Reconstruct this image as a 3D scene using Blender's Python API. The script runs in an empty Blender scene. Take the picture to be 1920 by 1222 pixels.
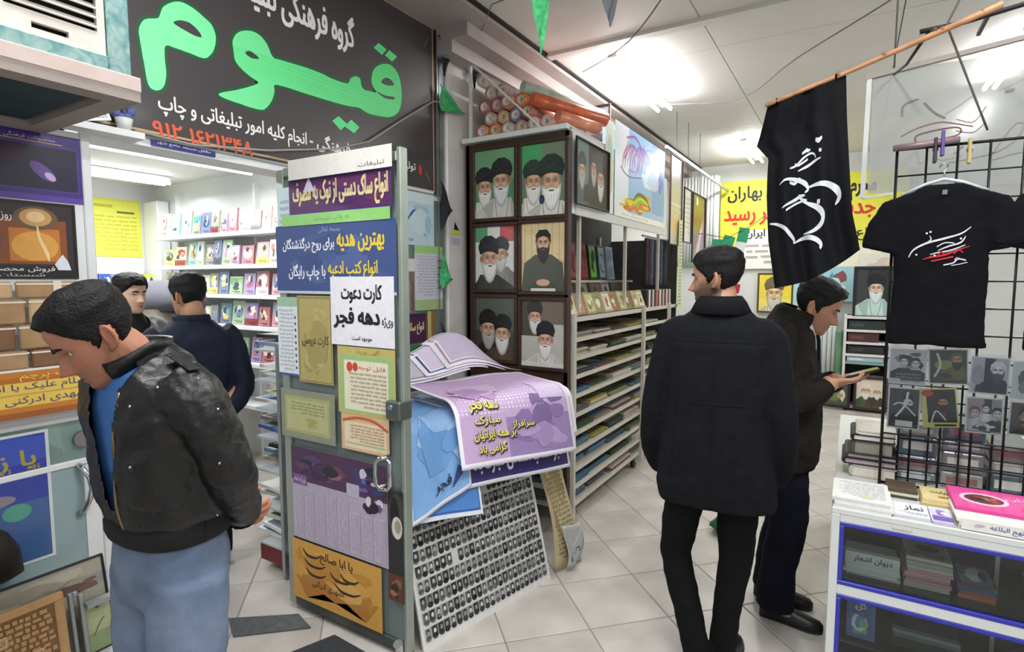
import bpy, bmesh, math, random
import numpy as np
from mathutils import Vector, Matrix, noise, geometry

S = bpy.context.scene
COL = S.collection
R = random.Random(7)
rad = math.radians

# ---------------------------------------------------------------- camera, world, lights, exposure
cam_data = bpy.data.cameras.new('camera')
cam_data.sensor_width = 36.0
cam_data.lens = 1050.0 / 1920.0 * 36.0
cam_data.clip_start = 0.05
cam = bpy.data.objects.new('camera', cam_data)
COL.objects.link(cam)
cam.location = (0, 0, 1.64)
cam.rotation_euler = (rad(90 - 4.682), 0, rad(31.278))
S.camera = cam

world = bpy.data.worlds.new('world')
S.world = world
world.use_nodes = True
world.node_tree.nodes['Background'].inputs[0].default_value = (0.92, 0.96, 1.0, 1)
world.node_tree.nodes['Background'].inputs[1].default_value = 0.45
S.view_settings.view_transform = 'Standard'
S.view_settings.look = 'None'
S.view_settings.gamma = 1.0
S.view_settings.use_curve_mapping = False
S.view_settings.exposure = 0.32


def area_light(name, loc, size, energy, rot=(0, 0, 0), color=(0.98, 0.99, 1.0)):
    d = bpy.data.lights.new(name, 'AREA')
    d.shape = 'RECTANGLE'
    d.size, d.size_y = size
    d.energy = energy
    d.color = color
    o = bpy.data.objects.new(name, d)
    o.location = loc
    o.rotation_euler = rot
    COL.objects.link(o)
    return o


# aisle ceiling: lit battens, then unseen fill lights added around the camera, no fixtures
for i, (x, y, e) in enumerate([(-1.55, 4.75, 14), (-1.15, 7.6, 16), (0.9, 5.6, 22), (-0.2, 1.2, 34), (-1.6, 0.6, 26), (0.9, -0.6, 34), (0.9, 2.2, 16)]):
    area_light('aisle_tube_or_fill_light', (x, y, 3.17), (0.12, 1.2), e)
# the lit tubes inside the bookshop, then an unseen light without a fixture
area_light('shop_ceiling_light', (-4.4, 2.2, 2.46), (0.12, 1.1), 24)
area_light('shop_ceiling_light', (-5.5, 2.4, 2.46), (0.12, 1.1), 20)
area_light('shop_ceiling_light', (-3.5, 0.4, 2.46), (0.12, 1.1), 24)

# ---------------------------------------------------------------- colour + materials


def lin(c):
    return tuple((x / 12.92 if x <= 0.04045 else ((x + 0.055) / 1.055) ** 2.4) for x in c)


def hx(h):
    h = h.lstrip('#')
    return tuple(int(h[i:i + 2], 16) / 255 for i in (0, 2, 4))


MATS = {}


def mat(name, col, rough=0.5, metal=0.0, var=0.0, scale=8.0, bump=0.0, bscale=None, spec=None, emit=0.0, col2=None, dist=0.0, sheen=0.0, rnd=0.0, coat=0.0):
    """procedural principled material: base colour mottled by noise, optional bump; rnd = per-object brightness spread"""
    if name in MATS:
        return MATS[name]
    m = bpy.data.materials.new(name)
    m.use_nodes = True
    nt = m.node_tree
    b = nt.nodes['Principled BSDF']
    c = lin(hx(col)) if isinstance(col, str) else lin(col)
    b.inputs['Base Color'].default_value = (*c, 1)
    b.inputs['Roughness'].default_value = rough
    b.inputs['Metallic'].default_value = metal
    if spec is not None:
        b.inputs['Specular IOR Level'].default_value = spec
    if sheen:
        b.inputs['Sheen Weight'].default_value = sheen
    if coat:
        b.inputs['Coat Weight'].default_value = coat
        b.inputs['Coat Roughness'].default_value = 0.15
    if emit:
        b.inputs['Emission Color'].default_value = (*c, 1)
        b.inputs['Emission Strength'].default_value = emit
    tc = nt.nodes.new('ShaderNodeTexCoord')
    out = None
    if var or col2:
        n = nt.nodes.new('ShaderNodeTexNoise')
        n.inputs['Scale'].default_value = scale
        n.inputs['Detail'].default_value = 5
        n.inputs['Distortion'].default_value = dist
        nt.links.new(tc.outputs['Object'], n.inputs['Vector'])
        rp = nt.nodes.new('ShaderNodeValToRGB')
        rp.color_ramp.elements[0].position = 0.3
        rp.color_ramp.elements[1].position = 0.7
        c2 = lin(hx(col2)) if col2 else tuple(min(1, x * (1 + var)) for x in c)
        c1 = c if col2 else tuple(x * (1 - var) for x in c)
        rp.color_ramp.elements[0].color = (*c1, 1)
        rp.color_ramp.elements[1].color = (*c2, 1)
        nt.links.new(n.outputs['Fac'], rp.inputs['Fac'])
        out = rp.outputs['Color']
    if rnd:
        oi = nt.nodes.new('ShaderNodeObjectInfo')
        mr = nt.nodes.new('ShaderNodeMapRange')
        mr.inputs['To Min'].default_value = 1 - rnd
        mr.inputs['To Max'].default_value = 1 + rnd
        nt.links.new(oi.outputs['Random'], mr.inputs['Value'])
        mx = nt.nodes.new('ShaderNodeVectorMath')
        mx.operation = 'SCALE'
        if out is None:
            mx.inputs[0].default_value = c
        else:
            nt.links.new(out, mx.inputs[0])
        nt.links.new(mr.outputs['Result'], mx.inputs['Scale'])
        out = mx.outputs['Vector']
    if out is not None:
        nt.links.new(out, b.inputs['Base Color'])
    if bump:
        n2 = nt.nodes.new('ShaderNodeTexNoise')
        n2.inputs['Scale'].default_value = bscale or scale * 4
        n2.inputs['Detail'].default_value = 4
        nt.links.new(tc.outputs['Object'], n2.inputs['Vector'])
        bp = nt.nodes.new('ShaderNodeBump')
        bp.inputs['Strength'].default_value = bump
        bp.inputs['Distance'].default_value = 0.01
        nt.links.new(n2.outputs['Fac'], bp.inputs['Height'])
        nt.links.new(bp.outputs['Normal'], b.inputs['Normal'])
    MATS[name] = m
    return m


def attr_mat(name, rough=0.5, var=0.06, scale=60, coat=0.0, bump=0.0, spec=0.5, sss=0.0):
    """print / skin material: colour comes from the mesh colour attribute «Col»"""
    if name in MATS:
        return MATS[name]
    m = bpy.data.materials.new(name)
    m.use_nodes = True
    nt = m.node_tree
    b = nt.nodes['Principled BSDF']
    b.inputs['Roughness'].default_value = rough
    b.inputs['Specular IOR Level'].default_value = spec
    if coat:
        b.inputs['Coat Weight'].default_value = coat
        b.inputs['Coat Roughness'].default_value = 0.12
    if sss:
        b.inputs['Subsurface Weight'].default_value = sss
        b.inputs['Subsurface Radius'].default_value = (0.012, 0.005, 0.003)
    a = nt.nodes.new('ShaderNodeAttribute')
    a.attribute_name = 'Col'
    tc = nt.nodes.new('ShaderNodeTexCoord')
    n = nt.nodes.new('ShaderNodeTexNoise')
    n.inputs['Scale'].default_value = scale
    n.inputs['Detail'].default_value = 3
    nt.links.new(tc.outputs['Object'], n.inputs['Vector'])
    mr = nt.nodes.new('ShaderNodeMapRange')
    mr.inputs['From Min'].default_value = 0.25
    mr.inputs['From Max'].default_value = 0.75
    mr.inputs['To Min'].default_value = 1 - var
    mr.inputs['To Max'].default_value = 1 + var
    nt.links.new(n.outputs['Fac'], mr.inputs['Value'])
    mx = nt.nodes.new('ShaderNodeVectorMath')
    mx.operation = 'SCALE'
    nt.links.new(a.outputs['Color'], mx.inputs[0])
    nt.links.new(mr.outputs['Result'], mx.inputs['Scale'])
    nt.links.new(mx.outputs['Vector'], b.inputs['Base Color'])
    if bump:
        bp = nt.nodes.new('ShaderNodeBump')
        bp.inputs['Strength'].default_value = bump
        bp.inputs['Distance'].default_value = 0.005
        nt.links.new(n.outputs['Fac'], bp.inputs['Height'])
        nt.links.new(bp.outputs['Normal'], b.inputs['Normal'])
    MATS[name] = m
    return m


def glass_mat(name, tint, alpha, rough=0.03):
    """thin pane: fresnel reflection over a lightly tinted see-through sheet"""
    if name in MATS:
        return MATS[name]
    m = bpy.data.materials.new(name)
    m.use_nodes = True
    nt = m.node_tree
    nt.nodes.remove(nt.nodes['Principled BSDF'])
    tr = nt.nodes.new('ShaderNodeBsdfTransparent')
    df = nt.nodes.new('ShaderNodeBsdfDiffuse')
    gl = nt.nodes.new('ShaderNodeBsdfGlossy')
    gl.inputs['Roughness'].default_value = rough
    c = lin(hx(tint))
    tr.inputs['Color'].default_value = (*[0.5 + 0.5 * x for x in c], 1)
    df.inputs['Color'].default_value = (*c, 1)
    m1 = nt.nodes.new('ShaderNodeMixShader')
    m1.inputs[0].default_value = alpha
    nt.links.new(tr.outputs[0], m1.inputs[1])
    nt.links.new(df.outputs[0], m1.inputs[2])
    fr = nt.nodes.new('ShaderNodeFresnel')
    fr.inputs['IOR'].default_value = 1.45
    m2 = nt.nodes.new('ShaderNodeMixShader')
    nt.links.new(fr.outputs[0], m2.inputs[0])
    nt.links.new(m1.outputs[0], m2.inputs[1])
    nt.links.new(gl.outputs[0], m2.inputs[2])
    nt.links.new(m2.outputs[0], nt.nodes['Material Output'].inputs['Surface'])
    MATS[name] = m
    return m


PRINT = attr_mat('printed_paper', rough=0.55, var=0.05, scale=40)
GLOSSP = attr_mat('glossy_print', rough=0.3, var=0.05, scale=40, coat=0.3)
SKIN = attr_mat('skin', rough=0.5, var=0.06, scale=35, spec=0.35, bump=0.03)
CLOTHP = attr_mat('printed_cloth', rough=0.85, var=0.1, scale=25, spec=0.2, bump=0.1)

# ---------------------------------------------------------------- object helpers


def put(o, parent=None):
    COL.objects.link(o)
    if parent is not None:
        o.parent = parent
        o.matrix_parent_inverse = parent.matrix_basis.inverted()
    return o


def tag(o, label=None, cat=None, group=None, kind=None):
    if label:
        o['label'] = label
    if cat:
        o['category'] = cat
    if group:
        o['group'] = group
    if kind:
        o['kind'] = kind
    return o


def thing(name, label, cat, loc=(0, 0, 0), group=None, rotz=0.0):
    o = bpy.data.objects.new(name, None)
    o.empty_display_size = 0.1
    o.location = loc
    o.rotation_euler = (0, 0, rotz)
    o.matrix_basis = Matrix.Translation(Vector(loc)) @ Matrix.Rotation(rotz, 4, 'Z')
    COL.objects.link(o)
    return tag(o, label, cat, group)


def dup(o, parent=None, loc=None, rotz=None):
    c = o.copy()
    COL.objects.link(c)
    if parent is not None:
        c.parent = parent
    for ch in list(o.children):
        dup(ch, c)
    if loc is not None:
        c.location = loc
    if rotz is not None:
        c.rotation_euler = (0, 0, rotz)
    return c


class MB:
    """mesh builder: collects boxes, tubes, lofts and polygons, then links them as one object"""

    def __init__(s):
        s.v, s.f, s.m, s.c, s.sm = [], [], [], [], []
        s.smooth = False

    def _add(s, vs, fs, mi=0, col=None, sm=None):
        b = len(s.v)
        s.v.extend([tuple(p) for p in vs])
        for f in fs:
            s.f.append([i + b for i in f])
            s.m.append(mi)
            s.c.append(col)
            s.sm.append(s.smooth if sm is None else sm)

    def box(s, x0, x1, y0, y1, z0, z1, mi=0, col=None, mtx=None):
        vs = [(x, y, z) for x in (x0, x1) for y in (y0, y1) for z in (z0, z1)]
        if mtx is not None:
            vs = [mtx @ Vector(p) for p in vs]
        s._add(vs, [(0, 1, 3, 2), (4, 6, 7, 5), (0, 4, 5, 1), (2, 3, 7, 6), (0, 2, 6, 4), (1, 5, 7, 3)], mi, col)
        return s

    def bar(s, p, q, w, h=None, mi=0, col=None, up=(0, 0, 1)):
        """square bar from p to q"""
        p, q = Vector(p), Vector(q)
        h = h or w
        d = (q - p).normalized()
        u = Vector(up)
        if abs(d.dot(u)) > 0.98:
            u = Vector((1, 0, 0))
        a = d.cross(u).normalized()
        b = a.cross(d).normalized()
        vs = []
        for c in (p, q):
            for i, j in ((-1, -1), (1, -1), (1, 1), (-1, 1)):
                vs.append(c + a * (i * w / 2) + b * (j * h / 2))
        s._add(vs, [(3, 2, 1, 0), (4, 5, 6, 7), (0, 1, 5, 4), (1, 2, 6, 5), (2, 3, 7, 6), (3, 0, 4, 7)], mi, col)
        return s

    def tube(s, pts, r, n=8, mi=0, col=None, cap=True):
        """round tube along a polyline; r a number or one per point, or (rx, ry) pairs"""
        pts = [Vector(p) for p in pts]
        if not isinstance(r, (list, tuple)):
            r = [r] * len(pts)
        rings = []
        ref = None
        for i, p in enumerate(pts):
            a = pts[max(0, i - 1)]
            b = pts[min(len(pts) - 1, i + 1)]
            d = (b - a).normalized()
            if ref is None:
                ref = Vector((0, 0, 1)) if abs(d.z) < 0.9 else Vector((1, 0, 0))
            u = (ref - d * ref.dot(d)).normalized()
            ref = u
            w = d.cross(u)
            ru, rw = r[i] if isinstance(r[i], (list, tuple)) else (r[i], r[i])
            rings.append([p + u * (ru * math.cos(2 * math.pi * k / n)) + w * (rw * math.sin(2 * math.pi * k / n)) for k in range(n)])
        return s.loft(rings, mi, col, cap, True)

    def loft(s, rings, mi=0, col=None, cap=True, sm=None):
        n = len(rings[0])
        vs = [p for r_ in rings for p in r_]
        fs = []
        for i in range(len(rings) - 1):
            for k in range(n):
                a, b = i * n + k, i * n + (k + 1) % n
                fs.append((a, b, b + n, a + n))
        s._add(vs, fs, mi, col, sm)
        if cap:
            b = len(s.v) - len(vs)
            s._add([], [], mi)
            for f in (list(range(n))[::-1], list(range((len(rings) - 1) * n, len(rings) * n))):
                s.f.append([i + b for i in f])
                s.m.append(mi)
                s.c.append(col)
                s.sm.append(False)
        return s

    def cyl(s, p, q, r, n=16, mi=0, col=None, r2=None):
        return s.tube([p, q], [r, r if r2 is None else r2], n, mi, col)

    def lathe(s, prof, n=20, mi=0, col=None, mtx=None):
        rings = []
        for rr, z in prof:
            ring = [Vector((rr * math.cos(2 * math.pi * k / n), rr * math.sin(2 * math.pi * k / n), z)) for k in range(n)]
            rings.append([mtx @ p for p in ring] if mtx else ring)
        return s.loft(rings, mi, col, True, True)

    def sphere(s, c, r, nu=16, nv=10, mi=0, col=None):
        c = Vector(c)
        rx, ry, rz = r if isinstance(r, (tuple, list)) else (r, r, r)
        rings = []
        for i in range(1, nv):
            t = math.pi * i / nv
            rings.append([c + Vector((rx * math.sin(t) * math.cos(2 * math.pi * k / nu), ry * math.sin(t) * math.sin(2 * math.pi * k / nu), -rz * math.cos(t))) for k in range(nu)])
        return s.loft(rings, mi, col, True, True)

    def grid(s, fn, nu, nv, mi=0, col=None, sm=True, thick=0.0):
        """surface fn(u,v)->Vector over 0..1; thick closes it into a slab along fn(u,v,1) offsets"""
        P = [[fn(i / nu, j / nv) for i in range(nu + 1)] for j in range(nv + 1)]
        vs = [p for row in P for p in row]
        w = nu + 1
        fs = [(j * w + i, j * w + i + 1, (j + 1) * w + i + 1, (j + 1) * w + i) for j in range(nv) for i in range(nu)]
        s._add(vs, fs, mi, col, sm)
        return s

    def build(s, name, mats, parent=None, bevel=0.0, bseg=1):
        me = bpy.data.meshes.new(name)
        me.from_pydata([tuple(p) for p in s.v], [], s.f)
        if not isinstance(mats, (list, tuple)):
            mats = [mats]
        for m in mats:
            me.materials.append(m)
        me.polygons.foreach_set('material_index', s.m)
        me.polygons.foreach_set('use_smooth', s.sm)
        if any(c is not None for c in s.c):
            at = me.color_attributes.new('Col', 'FLOAT_COLOR', 'CORNER')
            buf = []
            for p, c in zip(s.f, s.c):
                c = lin(c) if c is not None else (0.8, 0.8, 0.8)
                buf.extend([*c, 1.0] * len(p))
            at.data.foreach_set('color', buf)
        me.update()
        o = bpy.data.objects.new(name, me)
        put(o, parent)
        if bevel:
            bv = o.modifiers.new('bevel', 'BEVEL')
            bv.width = bevel
            bv.segments = bseg
            bv.limit_method = 'ANGLE'
        return o


# ---------------------------------------------------------------- Persian lettering (joined presentation forms, set right to left)
_B = {'ا': 'FE8D FE8E', 'آ': 'FE81 FE82', 'ب': 'FE8F FE90 FE91 FE92', 'پ': 'FB56 FB57 FB58 FB59', 'ت': 'FE95 FE96 FE97 FE98',
      'ث': 'FE99 FE9A FE9B FE9C', 'ج': 'FE9D FE9E FE9F FEA0', 'چ': 'FB7A FB7B FB7C FB7D', 'ح': 'FEA1 FEA2 FEA3 FEA4', 'خ': 'FEA5 FEA6 FEA7 FEA8',
      'د': 'FEA9 FEAA', 'ذ': 'FEAB FEAC', 'ر': 'FEAD FEAE', 'ز': 'FEAF FEB0', 'س': 'FEB1 FEB2 FEB3 FEB4', 'ش': 'FEB5 FEB6 FEB7 FEB8',
      'ص': 'FEB9 FEBA FEBB FEBC', 'ع': 'FEC9 FECA FECB FECC', 'غ': 'FECD FECE FECF FED0', 'ف': 'FED1 FED2 FED3 FED4', 'ق': 'FED5 FED6 FED7 FED8',
      'ک': 'FB8E FB8F FB90 FB91', 'گ': 'FB92 FB93 FB94 FB95', 'ل': 'FEDD FEDE FEDF FEE0', 'م': 'FEE1 FEE2 FEE3 FEE4', 'ن': 'FEE5 FEE6 FEE7 FEE8',
      'و': 'FEED FEEE', 'ه': 'FEE9 FEEA FEEB FEEC', 'ی': 'FBFC FBFD FBFE FBFF', 'ط': 'FEC1 FEC2 FEC3 FEC4', 'ض': 'FEBD FEBE FEBF FEC0', 'ظ': 'FEC5 FEC6 FEC7 FEC8'}
FORMS = {k: [chr(int(x, 16)) for x in v.split()] for k, v in _B.items()}
DIG = '۰۱۲۳۴۵۶۷۸۹'


def shape_fa(t):
    if all(ch in DIG or ch == ' ' for ch in t):
        return t
    out = []
    for i, ch in enumerate(t):
        if ch not in FORMS:
            out.append(ch)
            continue
        f = FORMS[ch]
        prev = i > 0 and t[i - 1] in FORMS and len(FORMS[t[i - 1]]) == 4
        nxt = i + 1 < len(t) and t[i + 1] in FORMS and len(f) == 4
        out.append(f[3] if prev and nxt else f[1] if prev else f[2] if nxt else f[0])
    s_ = ''.join(out[::-1])
    # digits keep their own order
    res, run = [], []
    for ch in s_:
        if ch in DIG:
            run.append(ch)
        else:
            res.extend(run[::-1])
            run = []
            res.append(ch)
    res.extend(run[::-1])
    return ''.join(res)


_TX = {}


def text_mesh(t, bold=0.0, res=2):
    k = t
    if k not in _TX:
        cu = bpy.data.curves.new('lettering', 'FONT')
        cu.body = shape_fa(t)
        cu.resolution_u = res
        cu.fill_mode = 'NONE'
        o = bpy.data.objects.new('lettering', cu)
        COL.objects.link(o)
        dg = bpy.context.evaluated_depsgraph_get()
        me = bpy.data.meshes.new_from_object(o.evaluated_get(dg))
        pv = [Vector((v.co.x, v.co.y)) for v in me.vertices]
        pe = [tuple(e.vertices) for e in me.edges]
        bpy.data.objects.remove(o)
        bpy.data.curves.remove(cu)
        bpy.data.meshes.remove(me)
        # outlines overlap inside some letters: triangulate everything, keep what the non-zero winding rule calls ink
        cv, _, cf, _, _, _ = geometry.delaunay_2d_cdt(pv, pe, [], 0, 1e-5)
        A = np.array([pv[i] for i, j in pe])
        B = np.array([pv[j] for i, j in pe])
        # loop edges are stored start to end except each loop's closing edge
        flip = np.array([(j - i) > 1 for i, j in pe])
        A[flip], B[flip] = B[flip].copy(), A[flip].copy()
        vs = [(v.x, v.y) for v in cv]
        fs = []
        for f in cf:
            x, y = sum((cv[i].x for i in f)) / len(f), sum((cv[i].y for i in f)) / len(f)
            up = (A[:, 1] <= y) & (B[:, 1] > y)
            dn = (A[:, 1] > y) & (B[:, 1] <= y)
            m = up | dn
            xi = A[m, 0] + (y - A[m, 1]) / (B[m, 1] - A[m, 1]) * (B[m, 0] - A[m, 0])
            if int(np.sum(np.where(up[m], 1, -1) * (xi > x))):
                fs.append(tuple(f))
        xs = [p[0] for p in vs] or [0, 1]
        ys = [p[1] for p in vs] or [0, 1]
        _TX[k] = (vs, fs, (min(xs), max(xs), min(ys), max(ys)))
    return _TX[k]


# ---------------------------------------------------------------- printed sheets: flat shapes in (a, b) metres, layered a hair above each other


def refine(vs, fs, cell):
    """split flat faces until no edge is longer than the cell of a curved sheet"""
    ov, of = [], []

    def go(a, b, c, d):
        la, lb, lc = math.dist(b, c), math.dist(c, a), math.dist(a, b)
        m = max(la, lb, lc)
        if m <= cell or d > 12:
            k = len(ov)
            ov.extend((a, b, c))
            of.append((k, k + 1, k + 2))
        elif m == la:
            q = ((b[0] + c[0]) / 2, (b[1] + c[1]) / 2)
            go(a, b, q, d + 1); go(a, q, c, d + 1)
        elif m == lb:
            q = ((c[0] + a[0]) / 2, (c[1] + a[1]) / 2)
            go(b, c, q, d + 1); go(b, q, a, d + 1)
        else:
            q = ((a[0] + b[0]) / 2, (a[1] + b[1]) / 2)
            go(c, a, q, d + 1); go(c, q, b, d + 1)
    for f in fs:
        for i in range(1, len(f) - 1):
            go(vs[f[0]], vs[f[i]], vs[f[i + 1]], 0)
    return ov, of


class Sheet:
    def __init__(s, w, h, col, rag=0.0):
        s.w, s.h = w, h
        s.base = hx(col) if isinstance(col, str) else col
        s.items = []
        s.lay = 1

    def _c(s, c):
        return hx(c) if isinstance(c, str) else c

    def add(s, vs, fs, c):
        if s.w < .999 or s.h != s.w:
            vs = [(min(max(a, 0.0), s.w), min(max(b, 0.0), s.h)) for a, b in vs]
        s.items.append((vs, fs, s._c(c), s.lay))

    def nxt(s):
        s.lay += 1
        return s

    def rect(s, a0, b0, a1, b1, c):
        s.add([(a0, b0), (a1, b0), (a1, b1), (a0, b1)], [(0, 1, 2, 3)], c)
        return s.nxt()

    def frame(s, a0, b0, a1, b1, t, c):
        for r_ in ((a0, b0, a1, b0 + t), (a0, b1 - t, a1, b1), (a0, b0 + t, a0 + t, b1 - t), (a1 - t, b0 + t, a1, b1 - t)):
            s.add([(r_[0], r_[1]), (r_[2], r_[1]), (r_[2], r_[3]), (r_[0], r_[3])], [(0, 1, 2, 3)], c)
        return s.nxt()

    def poly(s, pts, c):
        tr = geometry.tessellate_polygon([[Vector((p[0], p[1], 0)) for p in pts]])
        s.add(list(pts), [tuple(t) for t in tr], c)
        return s.nxt()

    def ell(s, a, b, ra, rb, c, n=20, rot=0.0, t0=0, t1=360):
        cr, sr = math.cos(rad(rot)), math.sin(rad(rot))
        pts = []
        for k in range(n):
            t = rad(t0 + (t1 - t0) * k / (n if t1 - t0 == 360 else n - 1))
            x, y = ra * math.cos(t), rb * math.sin(t)
            pts.append((a + x * cr - y * sr, b + x * sr + y * cr))
        s.add(pts, [tuple(range(n))], c)
        return s.nxt()

    def stroke(s, pts, w, c, n=6, closed=False):
        """brush stroke through control points; w one width or one per point"""
        m = len(pts)
        if not isinstance(w, (list, tuple)):
            w = [w] * m
        P, W = [], []
        for i in range(m - 1):
            p0, p1, p2, p3 = pts[max(i - 1, 0)], pts[i], pts[i + 1], pts[min(i + 2, m - 1)]
            for k in range(n):
                t = k / n
                P.append(tuple(0.5 * (2 * p1[j] + (p2[j] - p0[j]) * t + (2 * p0[j] - 5 * p1[j] + 4 * p2[j] - p3[j]) * t * t + (3 * p1[j] - p0[j] - 3 * p2[j] + p3[j]) * t ** 3) for j in (0, 1)))
                W.append(w[i] * (1 - t) + w[i + 1] * t)
        P.append(tuple(pts[-1]))
        W.append(w[-1])
        vs, fs = [], []
        for i, p in enumerate(P):
            a, b = P[max(i - 1, 0)], P[min(i + 1, len(P) - 1)]
            dx, dy = b[0] - a[0], b[1] - a[1]
            L = math.hypot(dx, dy) or 1
            nx, ny = -dy / L * W[i] / 2, dx / L * W[i] / 2
            vs += [(p[0] + nx, p[1] + ny), (p[0] - nx, p[1] - ny)]
            if i:
                k = 2 * i
                fs.append((k - 2, k - 1, k + 1, k))
        s.add(vs, fs, c)
        return s.nxt()

    def text(s, t, a0, b0, a1, b1, c, bold=0.0, slant=0.0):
        vs, fs, (x0, x1, y0, y1) = text_mesh(t)
        sx = (a1 - a0) / max(x1 - x0, 1e-6)
        sy = (b1 - b0) / max(y1 - y0, 1e-6)
        d = bold * sy * .8
        for ox, oy in (((-1, -.6), (1, -.6), (1, .6), (-1, .6)) if bold else ((0, 0),)):
            s.add([(a0 + (x - x0) * sx + slant * (y - y0) * sy + ox * d, b0 + (y - y0) * sy + oy * d) for x, y in vs], fs, c)
            s.nxt()
        return s

    def lines(s, a0, b0, a1, b1, n, c, fill=0.45, words=7, seed=1, rtl=True):
        """rows of small print too fine to read: word-length dashes"""
        r_ = random.Random(seed)
        vs, fs = [], []
        dh = (b1 - b0) / n
        for i in range(n):
            y = b0 + dh * (i + 0.3)
            x = a1 if rtl else a0
            end = a0 + (a1 - a0) * (r_.uniform(0, 0.12) if i else r_.uniform(0.2, 0.5))
            while x > end:
                w_ = (a1 - a0) / words * r_.uniform(0.5, 1.2)
                xx = max(end, x - w_)
                k = len(vs)
                jit = dh * 0.08 * r_.uniform(-1, 1)
                vs += [(xx, y + jit), (x, y + jit), (x, y + dh * fill + jit), (xx, y + dh * fill + jit)]
                fs.append((k, k + 1, k + 2, k + 3))
                x = xx - w_ * 0.22
        s.add(vs, fs, c)
        return s.nxt()

    def blobs(s, a0, b0, a1, b1, n, cols, seed=1, size=0.2):
        """patches of colour of a printed photograph or pattern"""
        r_ = random.Random(seed)
        W, H = a1 - a0, b1 - b0
        for i in range(n):
            ra, rb = W * size * r_.uniform(0.3, 1), H * size * r_.uniform(0.3, 1)
            a = r_.uniform(a0 + ra, a1 - ra)
            b = r_.uniform(b0 + rb, b1 - rb)
            pts = []
            m = 9
            for k in range(m):
                t = 2 * math.pi * k / m
                q = r_.uniform(0.65, 1.0)
                pts.append((a + ra * q * math.cos(t), b + rb * q * math.sin(t)))
            s.add(pts, [tuple(range(m))], cols[i % len(cols)])
            s.nxt()
        return s

    def man(s, a, b, h, skin='#c89a7c', beard='#e9e6e2', robe='#3a332e', head='turban', hat='#16171a', shoulders=True, turn=0.0, shirt=None):
        """a printed head-and-shoulders portrait, centre of face at (a, b), face height h"""
        w = h * 0.72
        if shoulders:
            s.poly([(a - w * 1.75, b - h * 1.75), (a - w * 1.6, b - h * 1.05), (a - w * 0.6, b - h * 0.6), (a + w * 0.6, b - h * 0.6), (a + w * 1.6, b - h * 1.05), (a + w * 1.75, b - h * 1.75)], robe)
            if shirt:
                s.poly([(a - w * 0.35, b - h * 0.6), (a + w * 0.35, b - h * 0.6), (a + w * 0.1, b - h * 1.3)], shirt)
        C = s._c
        sc = lambda c, k: tuple(min(1, x * k) for x in C(c))
        dark = sc(skin, .66)
        if shoulders:
            for k in (-1, 1):
                s.poly([(a + k * w * .5, b - h * .6), (a + k * w * 1.3, b - h * .95), (a + k * w * .9, b - h * 1.75), (a + k * w * .6, b - h * 1.75)], sc(robe, .86))
                s.stroke([(a + k * w * .45, b - h * .62), (a + k * w * .35, b - h * 1.1), (a + k * w * .2, b - h * 1.7)], h * .035, sc(robe, .68), 3)
        if head != 'turban':
            s.ell(a, b + h * 0.16, w * 0.6, h * 0.56, hat)
        T = turn * w * .12
        for sx in (-1, 1):
            s.ell(a + sx * w * .5 - T * .5, b + h * .02, w * .07, h * .13, sc(skin, .8), 10)
        s.ell(a, b, w * .5, h * .52, dark).ell(a + T * .5, b + h * .01, w * .465, h * .5, sc(skin, .82)).ell(a + T, b + h * .03, w * .40, h * .45, skin)
        s.ell(a + T, b + h * .26, w * .26, h * .10, sc(skin, 1.1))
        for sx in (-1, 1):
            s.ell(a + T + sx * w * .22, b - h * .06, w * .11, h * .07, sc(skin, 1.1), 10)
            s.ell(a + T + sx * w * .19, b + h * .08, w * .15, h * .065, sc(skin, .72), 12)
        if beard:
            for k, f in ((1.0, .74), (.9, .88), (.76, 1.0)):
                s.poly([(a + T * .6 + x * w * k, b - h * .34 + (y + .34) * h * k) for x, y in ((-.52, .02), (-.42, -.2), (-.2, -.16), (0, -.13), (.2, -.16), (.42, -.2), (.52, .02), (.5, -.3), (.42, -.56), (.22, -.85), (0, -.95), (-.22, -.85), (-.42, -.56), (-.5, -.3))], sc(beard, f))
            for k in range(5):
                s.stroke([(a + T * .6 + w * (.16 * k - .32), b - h * .36), (a + T * .6 + w * (.11 * k - .22), b - h * .78)], h * .016, sc(beard, .8), 2)
            s.ell(a + T, b - h * .25, w * .16, h * .03, sc('8e4f44', .8), 10)
        else:
            s.ell(a + T, b - h * .27, w * .16, h * .035, '8e4f44', 10)
        br = '#2a2320' if head != 'turban' else tuple(0.5 * x + 0.05 for x in (C(beard) if beard else hx('#302824')))
        for sx in (-1, 1):
            ea = a + sx * w * .2 + T
            s.stroke([(ea - w * .14, b + h * .14), (ea, b + h * .175), (ea + w * .13, b + h * .15)], h * .05, br, 3)
            s.ell(ea, b + h * .075, w * .085, h * .028, 'cfc4ba', 10).ell(ea, b + h * .075, w * .04, h * .03, '1a1310', 8)
        s.poly([(a + T * 1.4 - w * .035, b + h * .1), (a + T * 1.4 + w * .035, b + h * .1), (a + T * 1.5 + w * .11, b - h * .1), (a + T * 1.5 - w * .11, b - h * .1)], sc(skin, .86))
        s.poly([(a + T * 1.4 - w * .02, b + h * .1), (a + T * 1.4 + w * .02, b + h * .1), (a + T * 1.5 + w * .06, b - h * .085), (a + T * 1.5 - w * .06, b - h * .085)], sc(skin, 1.08))
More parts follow.
